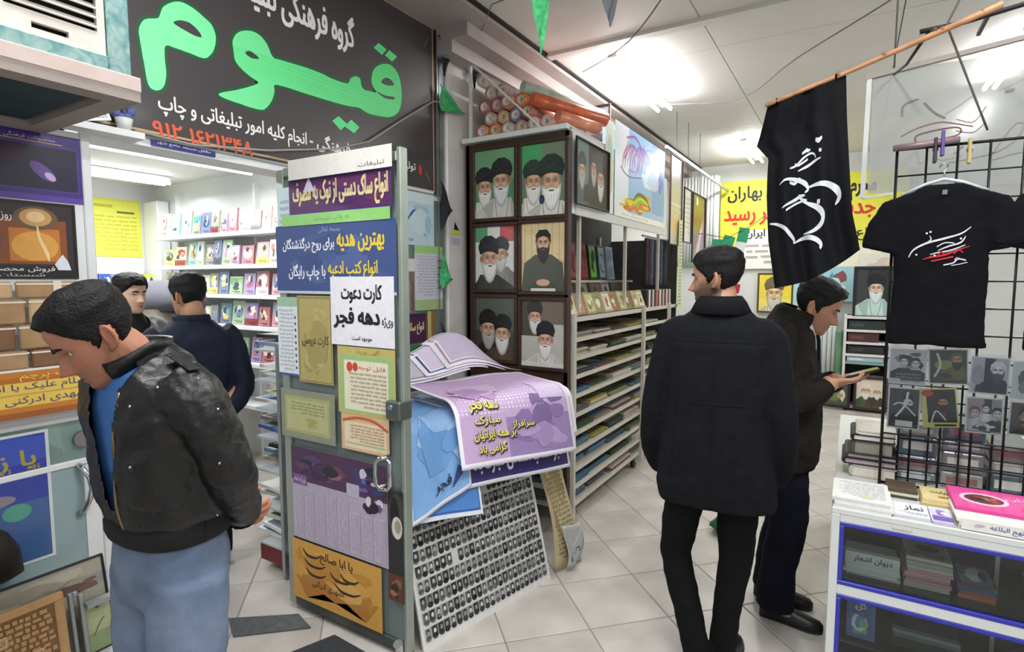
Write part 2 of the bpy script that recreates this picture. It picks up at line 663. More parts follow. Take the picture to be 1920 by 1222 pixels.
        if head == 'turban':
            s.poly([(a - w * 0.58, b + h * 0.2), (a - w * 0.3, b + h * 0.3), (a, b + h * 0.33), (a + w * 0.3, b + h * 0.3), (a + w * 0.58, b + h * 0.2), (a + w * 0.7, b + h * 0.5), (a + w * 0.56, b + h * 0.78), (a + w * 0.2, b + h * 0.95), (a - w * 0.2, b + h * 0.95), (a - w * 0.56, b + h * 0.78), (a - w * 0.7, b + h * 0.5)], hat)
            lt = tuple(min(1, 0.10 + x) for x in s._c(hat))
            s.stroke([(a - w * 0.6, b + h * 0.45), (a, b + h * 0.55), (a + w * 0.5, b + h * 0.8)], h * 0.025, lt, 4)
            s.stroke([(a + w * 0.62, b + h * 0.4), (a, b + h * 0.45), (a - w * 0.45, b + h * 0.8)], h * 0.02, lt, 4)
        elif head == 'hair':
            s.poly([(a - w * 0.52, b + h * 0.1), (a - w * 0.42, b + h * 0.32), (a, b + h * 0.42), (a + w * 0.42, b + h * 0.32), (a + w * 0.52, b + h * 0.1), (a + w * 0.6, b + h * 0.45), (a + w * 0.3, b + h * 0.72), (a - w * 0.3, b + h * 0.72), (a - w * 0.6, b + h * 0.45)], hat)
        return s

    def build(s, name, mapper, parent=None, thick=0.0015, nu=1, nv=1, material=None, back=None, eps=0.0005, cap=.0016):
        """mapper(a, b, h) -> world point"""
        mb = MB()
        smooth = nu > 1 or nv > 1
        vs, fs = [], []
        w1 = nu + 1
        for hh in (0.0, -thick):
            for j in range(nv + 1):
                for i in range(nu + 1):
                    vs.append(mapper(s.w * i / nu, s.h * j / nv, hh))
        q = w1 * (nv + 1)
        F, B, E_ = [], [], []
        for j in range(nv):
            for i in range(nu):
                a = j * w1 + i
                F.append((a, a + 1, a + w1 + 1, a + w1))
                B.append((q + a, q + a + w1, q + a + w1 + 1, q + a + 1))
        for i in range(nu):
            E_.append((i, q + i, q + i + 1, i + 1))
            a = nv * w1 + i
            E_.append((a, a + 1, q + a + 1, q + a))
        for j in range(nv):
            a = j * w1
            E_.append((a, a + w1, q + a + w1, q + a))
            a = j * w1 + nu
            E_.append((a, q + a, q + a + w1, a + w1))
        mb._add(vs, F, 0, s.base, smooth)
        bc = s._c(back) if back else s.base
        k0 = len(mb.f)
        for f in B:
            mb.f.append(list(f)); mb.m.append(0); mb.c.append(bc); mb.sm.append(smooth)
        for f in E_:
            mb.f.append(list(f)); mb.m.append(0); mb.c.append(bc); mb.sm.append(False)
        L = max(1, s.lay)
        e = min(eps, cap / L)
        cell = max(s.w / nu, s.h / nv) * .75
        for ivs, ifs, c, lay in s.items:
            if smooth:
                ivs, ifs = refine(ivs, ifs, cell)
            mb._add([mapper(a, b, e * lay) for a, b in ivs], ifs, 0, c, smooth)
        return mb.build(name, material or PRINT, parent)


def plane_map(o, u, v, n):
    o, u, v, n = Vector(o), Vector(u).normalized(), Vector(v).normalized(), Vector(n).normalized()
    return lambda a, b, h: o + u * a + v * b + n * h


# maps for the main planes: facing the aisle (+X), facing the camera (-Y)
def face_x(x, y0, z0):      # sheet runs +Y to the viewer's right
    return lambda a, b, h: Vector((x + h, y0 + a, z0 + b))


def face_y(y, x0, z0):      # sheet runs +X to the viewer's right
    return lambda a, b, h: Vector((x0 + a, y - h, z0 + b))


def quad_map(sh, pts, n, off=0.0):
    """map a sheet onto a planar quad (bottom-left, bottom-right, top-right, top-left)"""
    p = [Vector(q) for q in pts]
    n = Vector(n).normalized()

    def f(a, b, h):
        s_, t = a / sh.w, b / sh.h
        return p[0] * ((1 - s_) * (1 - t)) + p[1] * (s_ * (1 - t)) + p[2] * (s_ * t) + p[3] * ((1 - s_) * t) + n * (h + off)
    return f


ORD = ['first', 'second', 'third', 'fourth', 'fifth', 'sixth', 'seventh', 'eighth', 'ninth', 'tenth', 'eleventh', 'twelfth', 'thirteenth', 'fourteenth', 'fifteenth', 'sixteenth', 'seventeenth', 'eighteenth', 'nineteenth', 'twentieth']
# ================================================================ SETTING
XF, YD, YS = -2.4, 1.72, 3.2            # shopfront plane, glass door plane, end panel of the shelving row
m_tile = mat('stone_tile', 'aaa39c', rough=0.36, var=0.10, scale=3.2, rnd=0.06, col2='c8c2bb', dist=0.6)
m_grout = mat('grout', '827c75', rough=0.9, var=0.2)
m_ceil = mat('ceiling_panel_white', 'dfdcd7', rough=0.6, var=0.03, scale=2)
m_ceilback = mat('ceiling_void', '5b5854', rough=0.9)
m_wall = mat('painted_wall', 'd9dbd8', rough=0.75, var=0.04, scale=1.5, bump=0.05)
m_wallw = mat('white_painted_metal', 'e4e6e6', rough=0.45, var=0.03)
m_column = mat('marble_column', 'cfcac4', rough=0.4, var=0.06, scale=3, dist=1.5, col2='e2dedA'.lower())
m_beam = mat('pinkish_metal_beam', 'b3a8a4', rough=0.55, var=0.08, scale=6)
m_dark = mat('dark_recess', '2a2624', rough=0.9)
m_alu = mat('brushed_aluminium', '9fa6a5', rough=0.35, metal=0.7, var=0.08, scale=12)
m_steel = mat('chrome', 'c9cccd', rough=0.15, metal=1.0)
m_black = mat('black_plastic', '17181a', rough=0.5)
m_wood = mat('dark_wood', '3a2219', rough=0.45, var=0.25, scale=14, dist=2)
m_white = mat('white_enamel', 'd8d8d4', rough=0.5, var=0.04)
m_wire = mat('wire_grey', '6a6560', rough=0.6)

floor = MB().box(-6.6, 2.4, -2.5, 8.8, -0.1, -0.0025).build('floor', m_grout)
tag(floor, kind='structure')
# diagonal stone tiles, 0.41 m, joints recessed
T, G = 0.41, 0.005
tm = MB()
h_ = T / 2 - G / 2
tm._add([(-h_, -h_, -0.0025), (h_, -h_, -0.0025), (h_, h_, -0.0025), (-h_, h_, -0.0025), (-h_ + .004, -h_ + .004, 0), (h_ - .004, -h_ + .004, 0), (h_ - .004, h_ - .004, 0), (-h_ + .004, h_ - .004, 0)],
        [(4, 5, 6, 7), (0, 1, 5, 4), (1, 2, 6, 5), (2, 3, 7, 6), (3, 0, 4, 7)])
spots = []
c45 = math.sqrt(0.5)
for i in range(-24, 26):
    for j in range(-24, 26):
        p, q = 0.955 + (i + 0.5) * T, 0.10 + (j + 0.5) * T
        x, y = (p + q) * c45, (p - q) * c45
        if -6.3 < x < 2.15 and -0.8 < y < 8.6:
            f = -x * math.sin(rad(31.278)) + y * math.cos(rad(31.278))
            rgt = x * math.cos(rad(31.278)) + y * math.sin(rad(31.278))
            vis = f > 0.6 and abs(rgt) < f * 0.95 + 0.5 and not (x < -2.4 and y > 3.3) and not (x > 0.3 and y > 2.4 and y < 4)
            spots.append((0 if vis else 1, math.hypot(x, y), x, y))
spots.sort()
tile0 = None
rest = MB()
for k, (vis, d, x, y) in enumerate(spots):
    mt = Matrix.Translation((x, y, 0)) @ Matrix.Rotation(rad(45), 4, 'Z')
    if k < 290:
        if tile0 is None:
            tile0 = tm.build('floor_tile', m_tile, floor)
            o = tile0
        else:
            o = tile0.copy()
            COL.objects.link(o)
        o.matrix_basis = mt
    else:
        rest._add([mt @ Vector(v) for v in tm.v], tm.f)
tag(rest.build('floor_tile_field', m_tile, floor), kind='stuff')

# aisle ceiling: panels with open joints under a dark void
ceil = MB().box(-2.5, 2.4, -2.5, 8.8, 3.32, 3.4).build('ceiling', m_ceilback)
tag(ceil, kind='structure')
pw = 1.235
for i in range(4):
    for j in range(5):
        x0, y0 = -2.0 + i * 1.1, -2.4 + j * 2.24
        MB().box(x0, x0 + 1.094, y0, y0 + 2.234, 3.30, 3.32).build('ceiling_panel', m_ceil, ceil)

# bulkhead of stepped beams over the shelving row and the shopfront
bh = MB()
bh.box(-2.5, -2.02, -1.0, 8.7, 3.26, 3.32)
bh.box(-2.44, -2.14, 2.98, 8.7, 3.18, 3.26)
bh.box(-2.42, -2.26, 2.98, 8.7, 3.10, 3.18)
tag(bh.build('beam', m_beam), kind='structure')
tag(MB().box(-2.02, -1.99, -1.0, 8.7, 3.285, 3.305).build('dark_gap_strip', m_dark), kind='structure')  # dark strip standing in for the shadowed gap between bulkhead and panels

# shopfront wall above the opening, wall further back, far wall, right wall
tag(MB().box(-2.62, XF - 0.045, 0.95, 3.07, 2.19, 3.32).build('wall_shopfront', m_wall), kind='structure')
tag(MB().box(-2.6, XF, 3.36, 8.7, 0, 3.32).build('wall_left', m_wall), kind='structure')
tag(MB().box(-2.6, 2.4, 8.7, 8.8, 0, 3.32).build('wall_back', m_wall), kind='structure')
tag(MB().box(2.3, 2.4, 0.5, 8.7, 0, 3.32).build('wall_right', m_wall), kind='structure')
tag(MB().box(-2.62, XF + 0.02, 3.075, 3.36, 0, 3.32).build('column', m_column, bevel=0.01), kind='structure')
tag(MB().box(-2.50, XF - 0.0, 3.02, 3.07, 0, 3.2).build('trim_2', m_alu), kind='structure')

# inside the bookshop
tag(MB().box(-6.5, -6.4, -1.5, 3.3, 0, 2.62).build('wall_shop_back', m_wall), kind='structure')
tag(MB().box(-6.4, -2.65, 3.2, 3.3, 0, 2.62).build('wall_shop_side', m_wall), kind='structure')
tag(MB().box(-6.5, -2.62, -1.5, 3.3, 2.62, 2.7).build('ceiling_shop', m_ceil), kind='structure')
# the front beam + white jamb post of the opening
tag(MB().box(-2.56, XF, 0.95, 3.02, 2.165, 2.2).build('lintel', m_wallw), kind='structure')
tag(MB().box(XF - .01, XF + .075, .80, 1.14, 2.172, 2.196).build('trim_5', m_wallw), kind='structure')
tag(MB().box(-2.45, XF + 0.005, 0.954, 0.985, 0, 2.165).build('door_jamb', m_wallw, bevel=0.004), kind='structure')
tag(MB().box(-2.52, XF, 2.60, 2.645, 0, 2.165).build('window_mullion', m_alu), kind='structure')

# fluorescent battens
m_tube = mat('lit_tube', 'ffffff', emit=40.0)
m_tube2 = mat('lit_tube_shop', 'f4fbff', emit=5.5)


def batten(loc, length, axis, label, group, material, w=0.09):
    t = thing('fluorescent_lamp', label, 'lamp', loc, group)
    x, y, z = loc
    L = length / 2
    if axis == 'y':
        MB().box(x - w * .22, x + w * .22, y - L, y + L, z + 0.032, z + 0.06).build('lamp_housing', m_white, t, bevel=0.006)
        for sx in (-1, 1):
            MB().cyl((x + sx * w * 0.36, y - L + 0.03, z), (x + sx * w * 0.36, y + L - 0.03, z), 0.016, 12).build('tube', material, t)
    else:
        MB().box(x - L, x + L, y - w / 2, y + w / 2, z + 0.032, z + 0.06).build('lamp_housing', m_white, t, bevel=0.006)
        for sx in (-1, 1):
            MB().cyl((x - L + 0.03, y + sx * w * 0.36, z), (x + L - 0.03, y + sx * w * 0.36, z), 0.016, 12).build('tube', material, t)
    return t


batten((-1.55, 4.6, 3.20), 1.35, 'y', 'lit tube lamp on the aisle ceiling above the picture frames and blue poster', None, m_tube, 0.16)
batten((-1.15, 7.6, 3.20), 1.2, 'y', 'lit white tube lamp on the aisle ceiling near the yellow wall banner', None, m_tube, 0.16)
batten((-4.4, 2.2, 2.55), 1.7, 'y', 'lit tube lamp under the shop ceiling just inside the opening', None, m_tube2, 0.13)
batten((-5.6, 2.35, 2.55), 1.2, 'y', 'lit tube lamp under the shop ceiling above the yellow notice at the back', None, m_tube2, 0.13)
for x, y in ((0.9, 5.6),):
    batten((x, y, 3.23), 1.2, 'y', 'lit white tube lamp on the ceiling behind the hanging clear panel', None, m_tube)
# ================================================================ LEFT STALL BESIDE THE SHOP DOOR
m_cream = mat('dirty_cream_paint', 'd2cbc2', rough=0.6, var=0.10, scale=9, bump=0.08)
m_teal = mat('worn_teal_paint', '3f7f80', rough=0.55, var=0.25, scale=30, col2='8fa9a4', dist=1.0)
m_pinkm = mat('pinkish_sheet_metal', 'c3b0a8', rough=0.55, var=0.08, scale=14, bump=0.05)
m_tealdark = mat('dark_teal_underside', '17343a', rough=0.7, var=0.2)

# evaporative cooler box mounted over the stall
CX0, CX1, CY0, CY1 = -2.38, -1.75, 0.05, 0.832
cool = thing('evaporative_cooler', 'cream and worn teal evaporative cooler box mounted high above the stall, louvred front', 'cooler', (-2.05, 0.45, 2.16))
fr = MB()
fr.box(CX1 - .04, CX1, CY1 - .055, CY1, 2.206, 3.0)
fr.box(CX1 - .04, CX1, CY0, CY0 + .055, 2.206, 3.0)
fr.box(CX1 - .04, CX1 - .001, CY0 + .055, CY1 - .055, 2.206, 2.246)
fr.box(CX1 - .04, CX1 - .001, CY0 + .055, CY1 - .055, 2.96, 3.0)
fr.box(CX0, CX1 - .04, CY1 - .03, CY1, 2.206, 3.0)
fr.box(CX0, CX1 - .04, CY0, CY0 + .03, 2.206, 3.0)
fr.build('cabinet_frame', m_teal, cool, bevel=0.004)
pn = MB()
# front panel built around the louvre openings and the long slot
y0, y1 = CY0 + .055, CY1 - .058
la, lb = 0.58, 0.755
pn.box(CX1 - .022, CX1 - .008, y0, la - 0.02, 2.246, 2.96)
pn.box(CX1 - .022, CX1 - .008, lb, y1, 2.246, 2.96)
pn.box(CX1 - .022, CX1 - .008, la - .02, lb, 2.246, 2.262)
pn.box(CX1 - .022, CX1 - .008, la - .02, 0.612, 2.262, 2.277)
pn.box(CX1 - .022, CX1 - .008, 0.69, lb, 2.262, 2.277)
pn.box(CX1 - .022, CX1 - .008, la - .02, lb, 2.277, 2.302)
pn.box(CX1 - .022, CX1 - .008, la - .02, lb, 2.65, 2.96)
pn.build('front_panel', m_cream, cool)
MB().box(CX1 - .055, CX1 - .04, y0, y1, 2.25, 2.95).build('dark_interior', m_dark, cool)
for k in range(14):
    z = 2.312 + k * 0.0245
    lv = MB()
    lv._add([(CX1 - .024, la - .02, z + .017), (CX1 - .024, lb, z + .017), (CX1 - .004, lb, z), (CX1 - .004, la - .02, z), (CX1 - .026, la - .02, z + .014), (CX1 - .026, lb, z + .014), (CX1 - .006, lb, z - .003), (CX1 - .006, la - .02, z - .003)],
            [(0, 1, 2, 3), (7, 6, 5, 4), (3, 2, 6, 7), (0, 4, 5, 1), (0, 3, 7, 4), (1, 5, 6, 2)])
    lv.build('louvre', m_cream, cool)
MB().box(CX0, CX1 + .012, CY0 - .02, CY1 + .018, 2.165, 2.206).build('base_tray', m_pinkm, cool, bevel=0.003)
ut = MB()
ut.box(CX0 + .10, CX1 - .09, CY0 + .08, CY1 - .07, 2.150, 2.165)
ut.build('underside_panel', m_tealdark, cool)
rim = MB()
for b in ((CX0, CX1 + .01, CY1 - .05, CY1 + .015), (CX0, CX1 + .01, CY0, CY0 + .06), (CX0, CX0 + .08, CY0 + .06, CY1 - .05), (CX1 - .06, CX1 + .01, CY0 + .06, CY1 - .05)):
    rim.box(*b, 2.138, 2.165)
rim.build('base_rim', mat('greyish_rim', '9a8f88', rough=0.6, var=0.1), cool)

# papers and flower on the lintel
t = thing('paper_stack', 'white papers leaning on the ledge under the cooler, a plain stack', 'papers', (-2.37, 0.92, 2.2))
MB().box(-2.39, -2.335, 0.86, 0.95, 2.1975, 2.245).build('sheet', mat('white_paper', 'ecebe6', rough=0.7), t)
s = Sheet(.085, .06, 'f0eee8'); s.lines(.01, .008, .075, .052, 6, '77777a', seed=3)
tag(s.build('booklet', plane_map((-2.345, 0.955, 2.203), (0, 1, .25), (-.35, -.15, 1), (1, 0, .3)), thick=.006), 'small printed white booklet leaning on the ledge under the cooler', 'booklet')
tf = thing('paper_flower', 'blue white paper flower ornament in a pale pot on the shop lintel', 'ornament', (-2.36, 1.085, 2.197))
MB().lathe([(.02, 0), (.03, .045), (.026, .045)], 12, mtx=Matrix.Translation((-2.36, 1.085, 2.197))).build('pot', m_white, tf)
for k in range(7):
    a = 2 * math.pi * k / 7
    pb = MB()
    c = Vector((-2.36, 1.085 + .026 * math.cos(a), 2.272 + .026 * math.sin(a)))
    pb.sphere(c, (.008, .016, .016), 8, 6)
    pb.build('petal', mat('blue_paper', '7684b8' if k % 2 else '55639f', rough=0.7), tf)

# backing board of the stall, flush with the shopfront
tag(MB().box(-2.5, XF, -1.2, 0.953, 1.19, 2.165).build('wall_stall', m_wallw), kind='structure')

# purple banner
s = Sheet(0.62, 0.232, '3f2a7d')
s.rect(0.0, 0.0, .62, .02, '5a41a0')
s.rect(0.335, 0.035, .605, .195, '4b3a86')
s.rect(0.345, 0.04, .60, .185, '241f3c')
s.ell(.50, .10, .045, .02, '6a4d96', rot=-40).ell(.52, .085, .018, .011, 'c9b0e0', rot=-40).ell(.40, .15, .05, .03, '3a2136')
s.rect(.36, .196, .56, .200, 'b89a55')
s.text('محصولات فرهنگی', .40, .202, .54, .219, 'cfc3e6')
s.text('یا ابا عبدالله', .05, .165, .29, .215, 'b9add6')
s.text('اللهم عجل لولیک الفرج', .06, .115, .30, .155, 'cfc4e4')
s.text('شمیم یار مهربان', .06, .075, .30, .108, 'c0b4dd')
s.text('مجموعه کامل', .10, .042, .30, .065, '9c8cc8')
tag(s.build('banner', face_x(XF + .002, 0.34, 1.912), material=GLOSSP), 'purple printed banner with white script on the white stall board under the cooler', 'banner')
# candle-fire poster
s = Sheet(0.52, 0.262, '1d1a1f')
s.rect(.012, .045, .508, .25, '322227')
s.rect(.30, .05, .49, .20, '8a4b22').rect(.33, .06, .47, .17, 'c97a2e').ell(.40, .11, .065, .05, 'e3a34a')
s.ell(.405, .205, .062, .04, '6f5238').ell(.405, .208, .045, .03, 'c99b5f').ell(.405, .21, .026, .018, 'e8c58c')
s.stroke([(.408, .18), (.412, .14), (.43, .09), (.435, .06)], [.004, .008, .012, .004], 'f4d9a0')
s.rect(.195, .045, .235, .12, 'e8e8f2').rect(.198, .12, .232, .15, '8a7f92').stroke([(.215, .15), (.21, .18), (.216, .205)], [.02, .012, .004], 'e5dfe6')
s.blobs(.03, .05, .19, .24, 16, ['4a2c34', '5d3b34', '2b2a3a', '6b4a3c'], 4, .25)
s.blobs(.24, .055, .33, .16, 10, ['7a4a34', '5a3024', '9a5c3a'], 5, .3)
s.text('روز قدس', .25, .19, .34, .225, 'f2f2f2', bold=.01)
s.rect(.0, .0, .52, .04, '141318')
s.text('فروش محصولات فرهنگی و پوستر', .03, .02, .45, .045, 'e8e6e2', bold=.01)
s.text('شبستان', .30, .004, .42, .02, 'd5d2cc')
s.poly([(.45, .05), (.475, .085), (.49, .06), (.498, .03), (.46, .03)], 'dfe6ee')
s.frame(0, 0, .52, .262, .008, '0d0d10')
tag(s.build('poster', face_x(XF + .004, 0.405, 1.645), material=GLOSSP, thick=.006), 'dark framed poster of a lit candle and flames below the purple banner', 'poster')

# shelf of brown parcels behind the man's head
t = thing('stall_shelf', 'white stall counter shelf holding brown parcels behind the stooping man', 'shelf', (-2.45, .4, 1.185))
MB().box(-2.75, XF + .01, -.9, .953, 1.165, 1.19).build('shelf_board', m_wallw, t)
mbr = [mat('kraft_brown', 'a98762', rough=.8, var=.12, scale=20), mat('pale_kraft', 'c8a97f', rough=.8, var=.1, scale=20), mat('walnut_brown', '7d5a3c', rough=.7, var=.15, scale=20)]
mstr = mat('cream_band', 'e3d8c4', rough=.7)
zz = 1.345
for r_, (h, cols) in enumerate([(.065, (2, 0, 2)), (.085, (0, 2, 0)), (.085, (1, 0, 1)), (.06, (0, 1, 0))]):
    yy = .955
    for k in range(3):
        w = .20 + .03 * ((r_ + k) % 2)
        px = thing('parcel', f'brown wrapped parcel, {ORD[k]} from the door post in the {["lowest", "second", "third", "top"][r_]} parcel row', 'parcel', (-2.36, yy - w / 2, zz), 'brown parcels piled on the stall')
        MB().box(-2.5 + .14, XF + .055, yy - w + .004, yy - .006, zz, zz + h - .004).build('wrapping', mbr[cols[k]], px, bevel=.005)
        MB().box(-2.36, XF + .0575, yy - w * .5 - .012, yy - w * .5 + .012, zz + .001, zz + h - .0025).build('band', mstr, px)
        MB().box(-2.36, XF + .0565, yy - w + .003, yy - .004, zz + h - .016, zz + h - .01).build('lid_edge', mstr, px)
        yy -= w
    zz += h
# (the parcels stand on the ledge behind the orange banner)
tag(MB().box(XF, XF + .06, -.9, .95, 1.335, 1.345).build('trim_3', m_wallw), kind='structure')

# orange-yellow banner across the counter
s = Sheet(.85, .155, 'c27a2a')
s.rect(0, .038, .85, .118, 'e2c255').rect(0, .076, .85, .081, 'c99a3f').rect(0, .12, .85, .135, 'b9671f').rect(0, .0, .85, .02, '9c5a2c')
s.text('السلام علیک یا اباعبدالله الحسین', .30, .083, .83, .116, '4b3f7c', bold=.01)
s.text('یا مهدی ادرکنی عجل الله فرجه', .33, .042, .83, .073, '5a4b86', bold=.01)
s.text('چاپ پرچم', .62, .122, .80, .15, 'e6d560')
tag(s.build('banner', face_x(XF + .062, 0.098, 1.183), material=PRINT), 'orange and yellow fabric banner with two lines of purple script over the counter edge', 'banner')

# glass counter with the blue poster door
gc = thing('glass_counter', 'white glass-fronted counter with a chrome handle and blue poster beside the stooping man', 'counter', (-2.45, .45, 0))
m_gl = glass_mat('green_glass', 'a9c4bd', 0.45)
MB().box(-2.95, -2.405, -1.0, .953, 0, .12).build('plinth', m_wallw, gc)
MB().box(-2.95, -2.93, -1.0, .953, .12, 1.165).build('back_panel', m_wallw, gc)
MB().box(-2.92, -2.40, .935, .953, .12, 1.165).build('side_panel', m_wallw, gc)
MB().box(-2.42, -2.40, -1.0, .953, 1.13, 1.165).build('top_rail', m_wallw, gc, bevel=.003)
MB().box(-2.42, -2.398, -1.0, .953, .962, .985).build('mid_rail', m_wallw, gc, bevel=.003)
MB().box(-2.92, -2.42, -1.0, .935, .95, .962).build('glass_shelf', m_gl, gc)
MB().box(-2.416, -2.41, -1.0, .935, .985, 1.13).build('upper_pane', m_gl, gc)
dr = MB().box(-2.418, -2.402, .35, .905, .13, .96).build('door', mat('pale_teal_door', '93a9ab', rough=.35, var=.08, scale=5), gc)
MB().box(-2.4025, -2.398, .902, .95, .13, .96).build('door_stile', m_wallw, gc)
hp = [(-2.395, .885, .965), (-2.375, .892, .955), (-2.36, .905, .92), (-2.355, .908, .88), (-2.36, .903, .84), (-2.375, .89, .80), (-2.395, .88, .785)]
MB().tube(hp, [.011, .01, .009, .008, .009, .01, .011], 10).build('handle', m_steel, dr)
MB().cyl((-2.408, .905, 1.06), (-2.39, .905, 1.06), .028, 16).build('lock', mat('dull_lock', '8f8a88', rough=.4, metal=.6), gc)
# things behind the upper pane
for k in range(6):
    y = .88 - k * .13
    hgt = .05 + .03 * ((k * 5) % 3)
    b = MB().box(-2.8, -2.5, y - .11, y, .9635, .9635 + hgt).build('boxed_goods', mat(['pale_green_box', 'grey_box', 'mint_box'][k % 3], ['8fae8e', '9aa4a2', '6f9c8d'][k % 3], rough=.6), None, bevel=.004)
    tag(b, f'{["pale green", "grey", "mint"][k % 3]} carton behind the counter glass, {ORD[k]} from the shop door post', 'carton', 'cartons inside the glass counter')
s = Sheet(.46, .46, '44608c')
s.rect(.01, .01, .45, .45, '3f5f93').rect(.01, .22, .45, .45, '2f3f9a').rect(.01, .33, .45, .45, '2a3aa0')
s.poly([(.05, .40), (.15, .43), (.28, .455), (.45, .44), (.45, .36), (.2, .34)], '3b52b5')
s.text('یا زهرا', .22, .33, .42, .40, 'a89a3e', bold=.03).text('السلام علیک', .16, .30, .43, .345, '8f7f35', bold=.02)
s.ell(.36, .19, .04, .03, '4f9a8a').ell(.30, .24, .06, .02, '8a7f8a').ell(.2, .12, .08, .05, '54779c')
s.frame(0, 0, .46, .46, .01, 'cfd8d8')
tag(s.build('poster', face_x(-2.4015, .345, .66), material=GLOSSP, thick=.001), 'blue poster with gold script on the glass counter door', 'poster')
# dark bag
bg = MB()
rings = []
for k, (z, ry, rx) in enumerate([(.665, .06, .03), (.68, .095, .045), (.76, .10, .05), (.82, .08, .045), (.85, .05, .03)]):
    rings.append([Vector((-2.33 + rx * math.cos(t), .60 + ry * math.copysign(abs(math.sin(t)) ** .6, math.sin(t)) + (z - .66) * -.15, z)) for t in [2 * math.pi * i / 16 for i in range(16)]])
bg.loft(rings, sm=True)
tb = thing('shoulder_bag', 'dark brown bag slumped against the blue poster on the counter door', 'bag', (-2.33, .6, .66))
bg.build('body', mat('dark_leather', '1c1613', rough=.5, var=.2, scale=20), tb)
MB().tube([(-2.33, .54, .84), (-2.31, .56, .90), (-2.31, .60, .92), (-2.33, .62, .85)], .008, 8).build('strap', mat('dark_leather', '1c1613'), tb)

# low white stand and framed pictures leaning on it
st = tag(MB().box(-2.37, -2.12, .05, .87, 0, .405).build('display_plinth', m_wallw, None, bevel=.006), 'low white display plinth under the leaning frames beside the door post', 'plinth')


def picture(name, label, sheet, mapper, border, depth, mm, parent_group=None, cat='picture'):
    """framed flat picture: frame bars stand proud of the sheet"""
    w, h = sheet.w, sheet.h
    o = mapper(w / 2, 0, 0)
    t_ = thing(name, label, cat, o, parent_group)
    f = MB()
    for a0, a1, b0, b1 in ((-border, w + border, -border, 0), (-border, w + border, h, h + border), (-border, 0, 0, h), (w, w + border, 0, h)):
        pts = [(a0, b0), (a1, b0), (a1, b1), (a0, b1)]
        vs = [mapper(a, b, -.004) for a, b in pts] + [mapper(a, b, depth) for a, b in pts]
        f._add(vs, [(4, 5, 6, 7), (3, 2, 1, 0), (0, 1, 5, 4), (1, 2, 6, 5), (2, 3, 7, 6), (3, 0, 4, 7)])
    f.build('frame', mm, t_, bevel=min(.003, border * .3))
    sheet.build('picture_sheet', mapper, t_, material=GLOSSP)
    return t_


s = Sheet(.40, .285, '8f8a7e')
s.rect(0, .16, .40, .285, 'a19b8b').rect(0, .20, .40, .235, '8b8a86').blobs(.02, .17, .38, .28, 12, ['b0a894', '7f7a72', '97907e'], 3, .4)
s.blobs(.24, .185, .39, .235, 8, ['5b463f', '6e5148', '3e3430'], 4, .4)
s.rect(0, 0, .40, .15, '6d665a')
picture('framed_picture', 'large black-edged landscape picture leaning on the low white plinth', s, plane_map((-2.13, .455, .413), (0, 1, 0), (-.2, 0, 1), (1, 0, .2)), .006, .008, m_black)
s = Sheet(.075, .155, 'a9b183')
s.rect(.0, .0, .075, .06, '87996a').stroke([(.02, .05), (.04, .085), (.055, .10)], .004, '5d6a45').ell(.037, .14, .006, .005, '3f4a35')
picture('framed_picture', 'small green leaf picture at the right end of the plinth', s, plane_map((-2.085, .768, .42), (0, 1, 0), (-.15, 0, 1), (1, 0, .15)), .005, .006, m_black)
# grey metal frame
fm = thing('empty_frame', 'empty brushed grey metal frame standing between the carved panel and the green picture', 'holder', (-2.06, .73, .405))
mbx = MB()
mp = plane_map((-2.06, .722, .407), (0, 1, 0), (-.16, 0, 1), (1, 0, .16))
for a0, a1, b0, b1 in ((0, .012, 0, .24), (.026, .04, 0, .225), (.012, .026, .225, .24), (.012, .026, 0, .012)):
    vs = [mp(a, b, -.004) for a, b in ((a0, b0), (a1, b0), (a1, b1), (a0, b1))] + [mp(a, b, .012) for a, b in ((a0, b0), (a1, b0), (a1, b1), (a0, b1))]
    mbx._add(vs, [(4, 5, 6, 7), (3, 2, 1, 0), (0, 1, 5, 4), (1, 2, 6, 5), (2, 3, 7, 6), (3, 0, 4, 7)])
mbx.build('frame_bars', m_alu, fm, bevel=.002)
MB().box(-2.085, -2.058, .762, .84, .585, .60).build('top_bar', m_alu, fm)
# carved wooden calligraphy panel
wp = thing('carved_panel', 'tan carved wooden panel with rows of relief script leaning on the plinth', 'panel', (-2.03, .5, .405))
mp = plane_map((-2.02, .16, .407), (0, 1, 0), (-.16, 0, 1), (1, 0, .16))
m_tan = mat('tan_wood', 'bd9463', rough=.55, var=.12, scale=10, dist=2)
m_tand = mat('carved_ground', '86653f', rough=.7, var=.2, scale=30)


def slab(a0, a1, b0, b1, h0, h1, mapper=None):
    f_ = mapper or mp
    q = MB()
    vs = [f_(a, b, h0) for a, b in ((a0, b0), (a1, b0), (a1, b1), (a0, b1))] + [f_(a, b, h1) for a, b in ((a0, b0), (a1, b0), (a1, b1), (a0, b1))]
    q._add(vs, [(4, 5, 6, 7), (3, 2, 1, 0), (0, 1, 5, 4), (1, 2, 6, 5), (2, 3, 7, 6), (3, 0, 4, 7)])
    return q


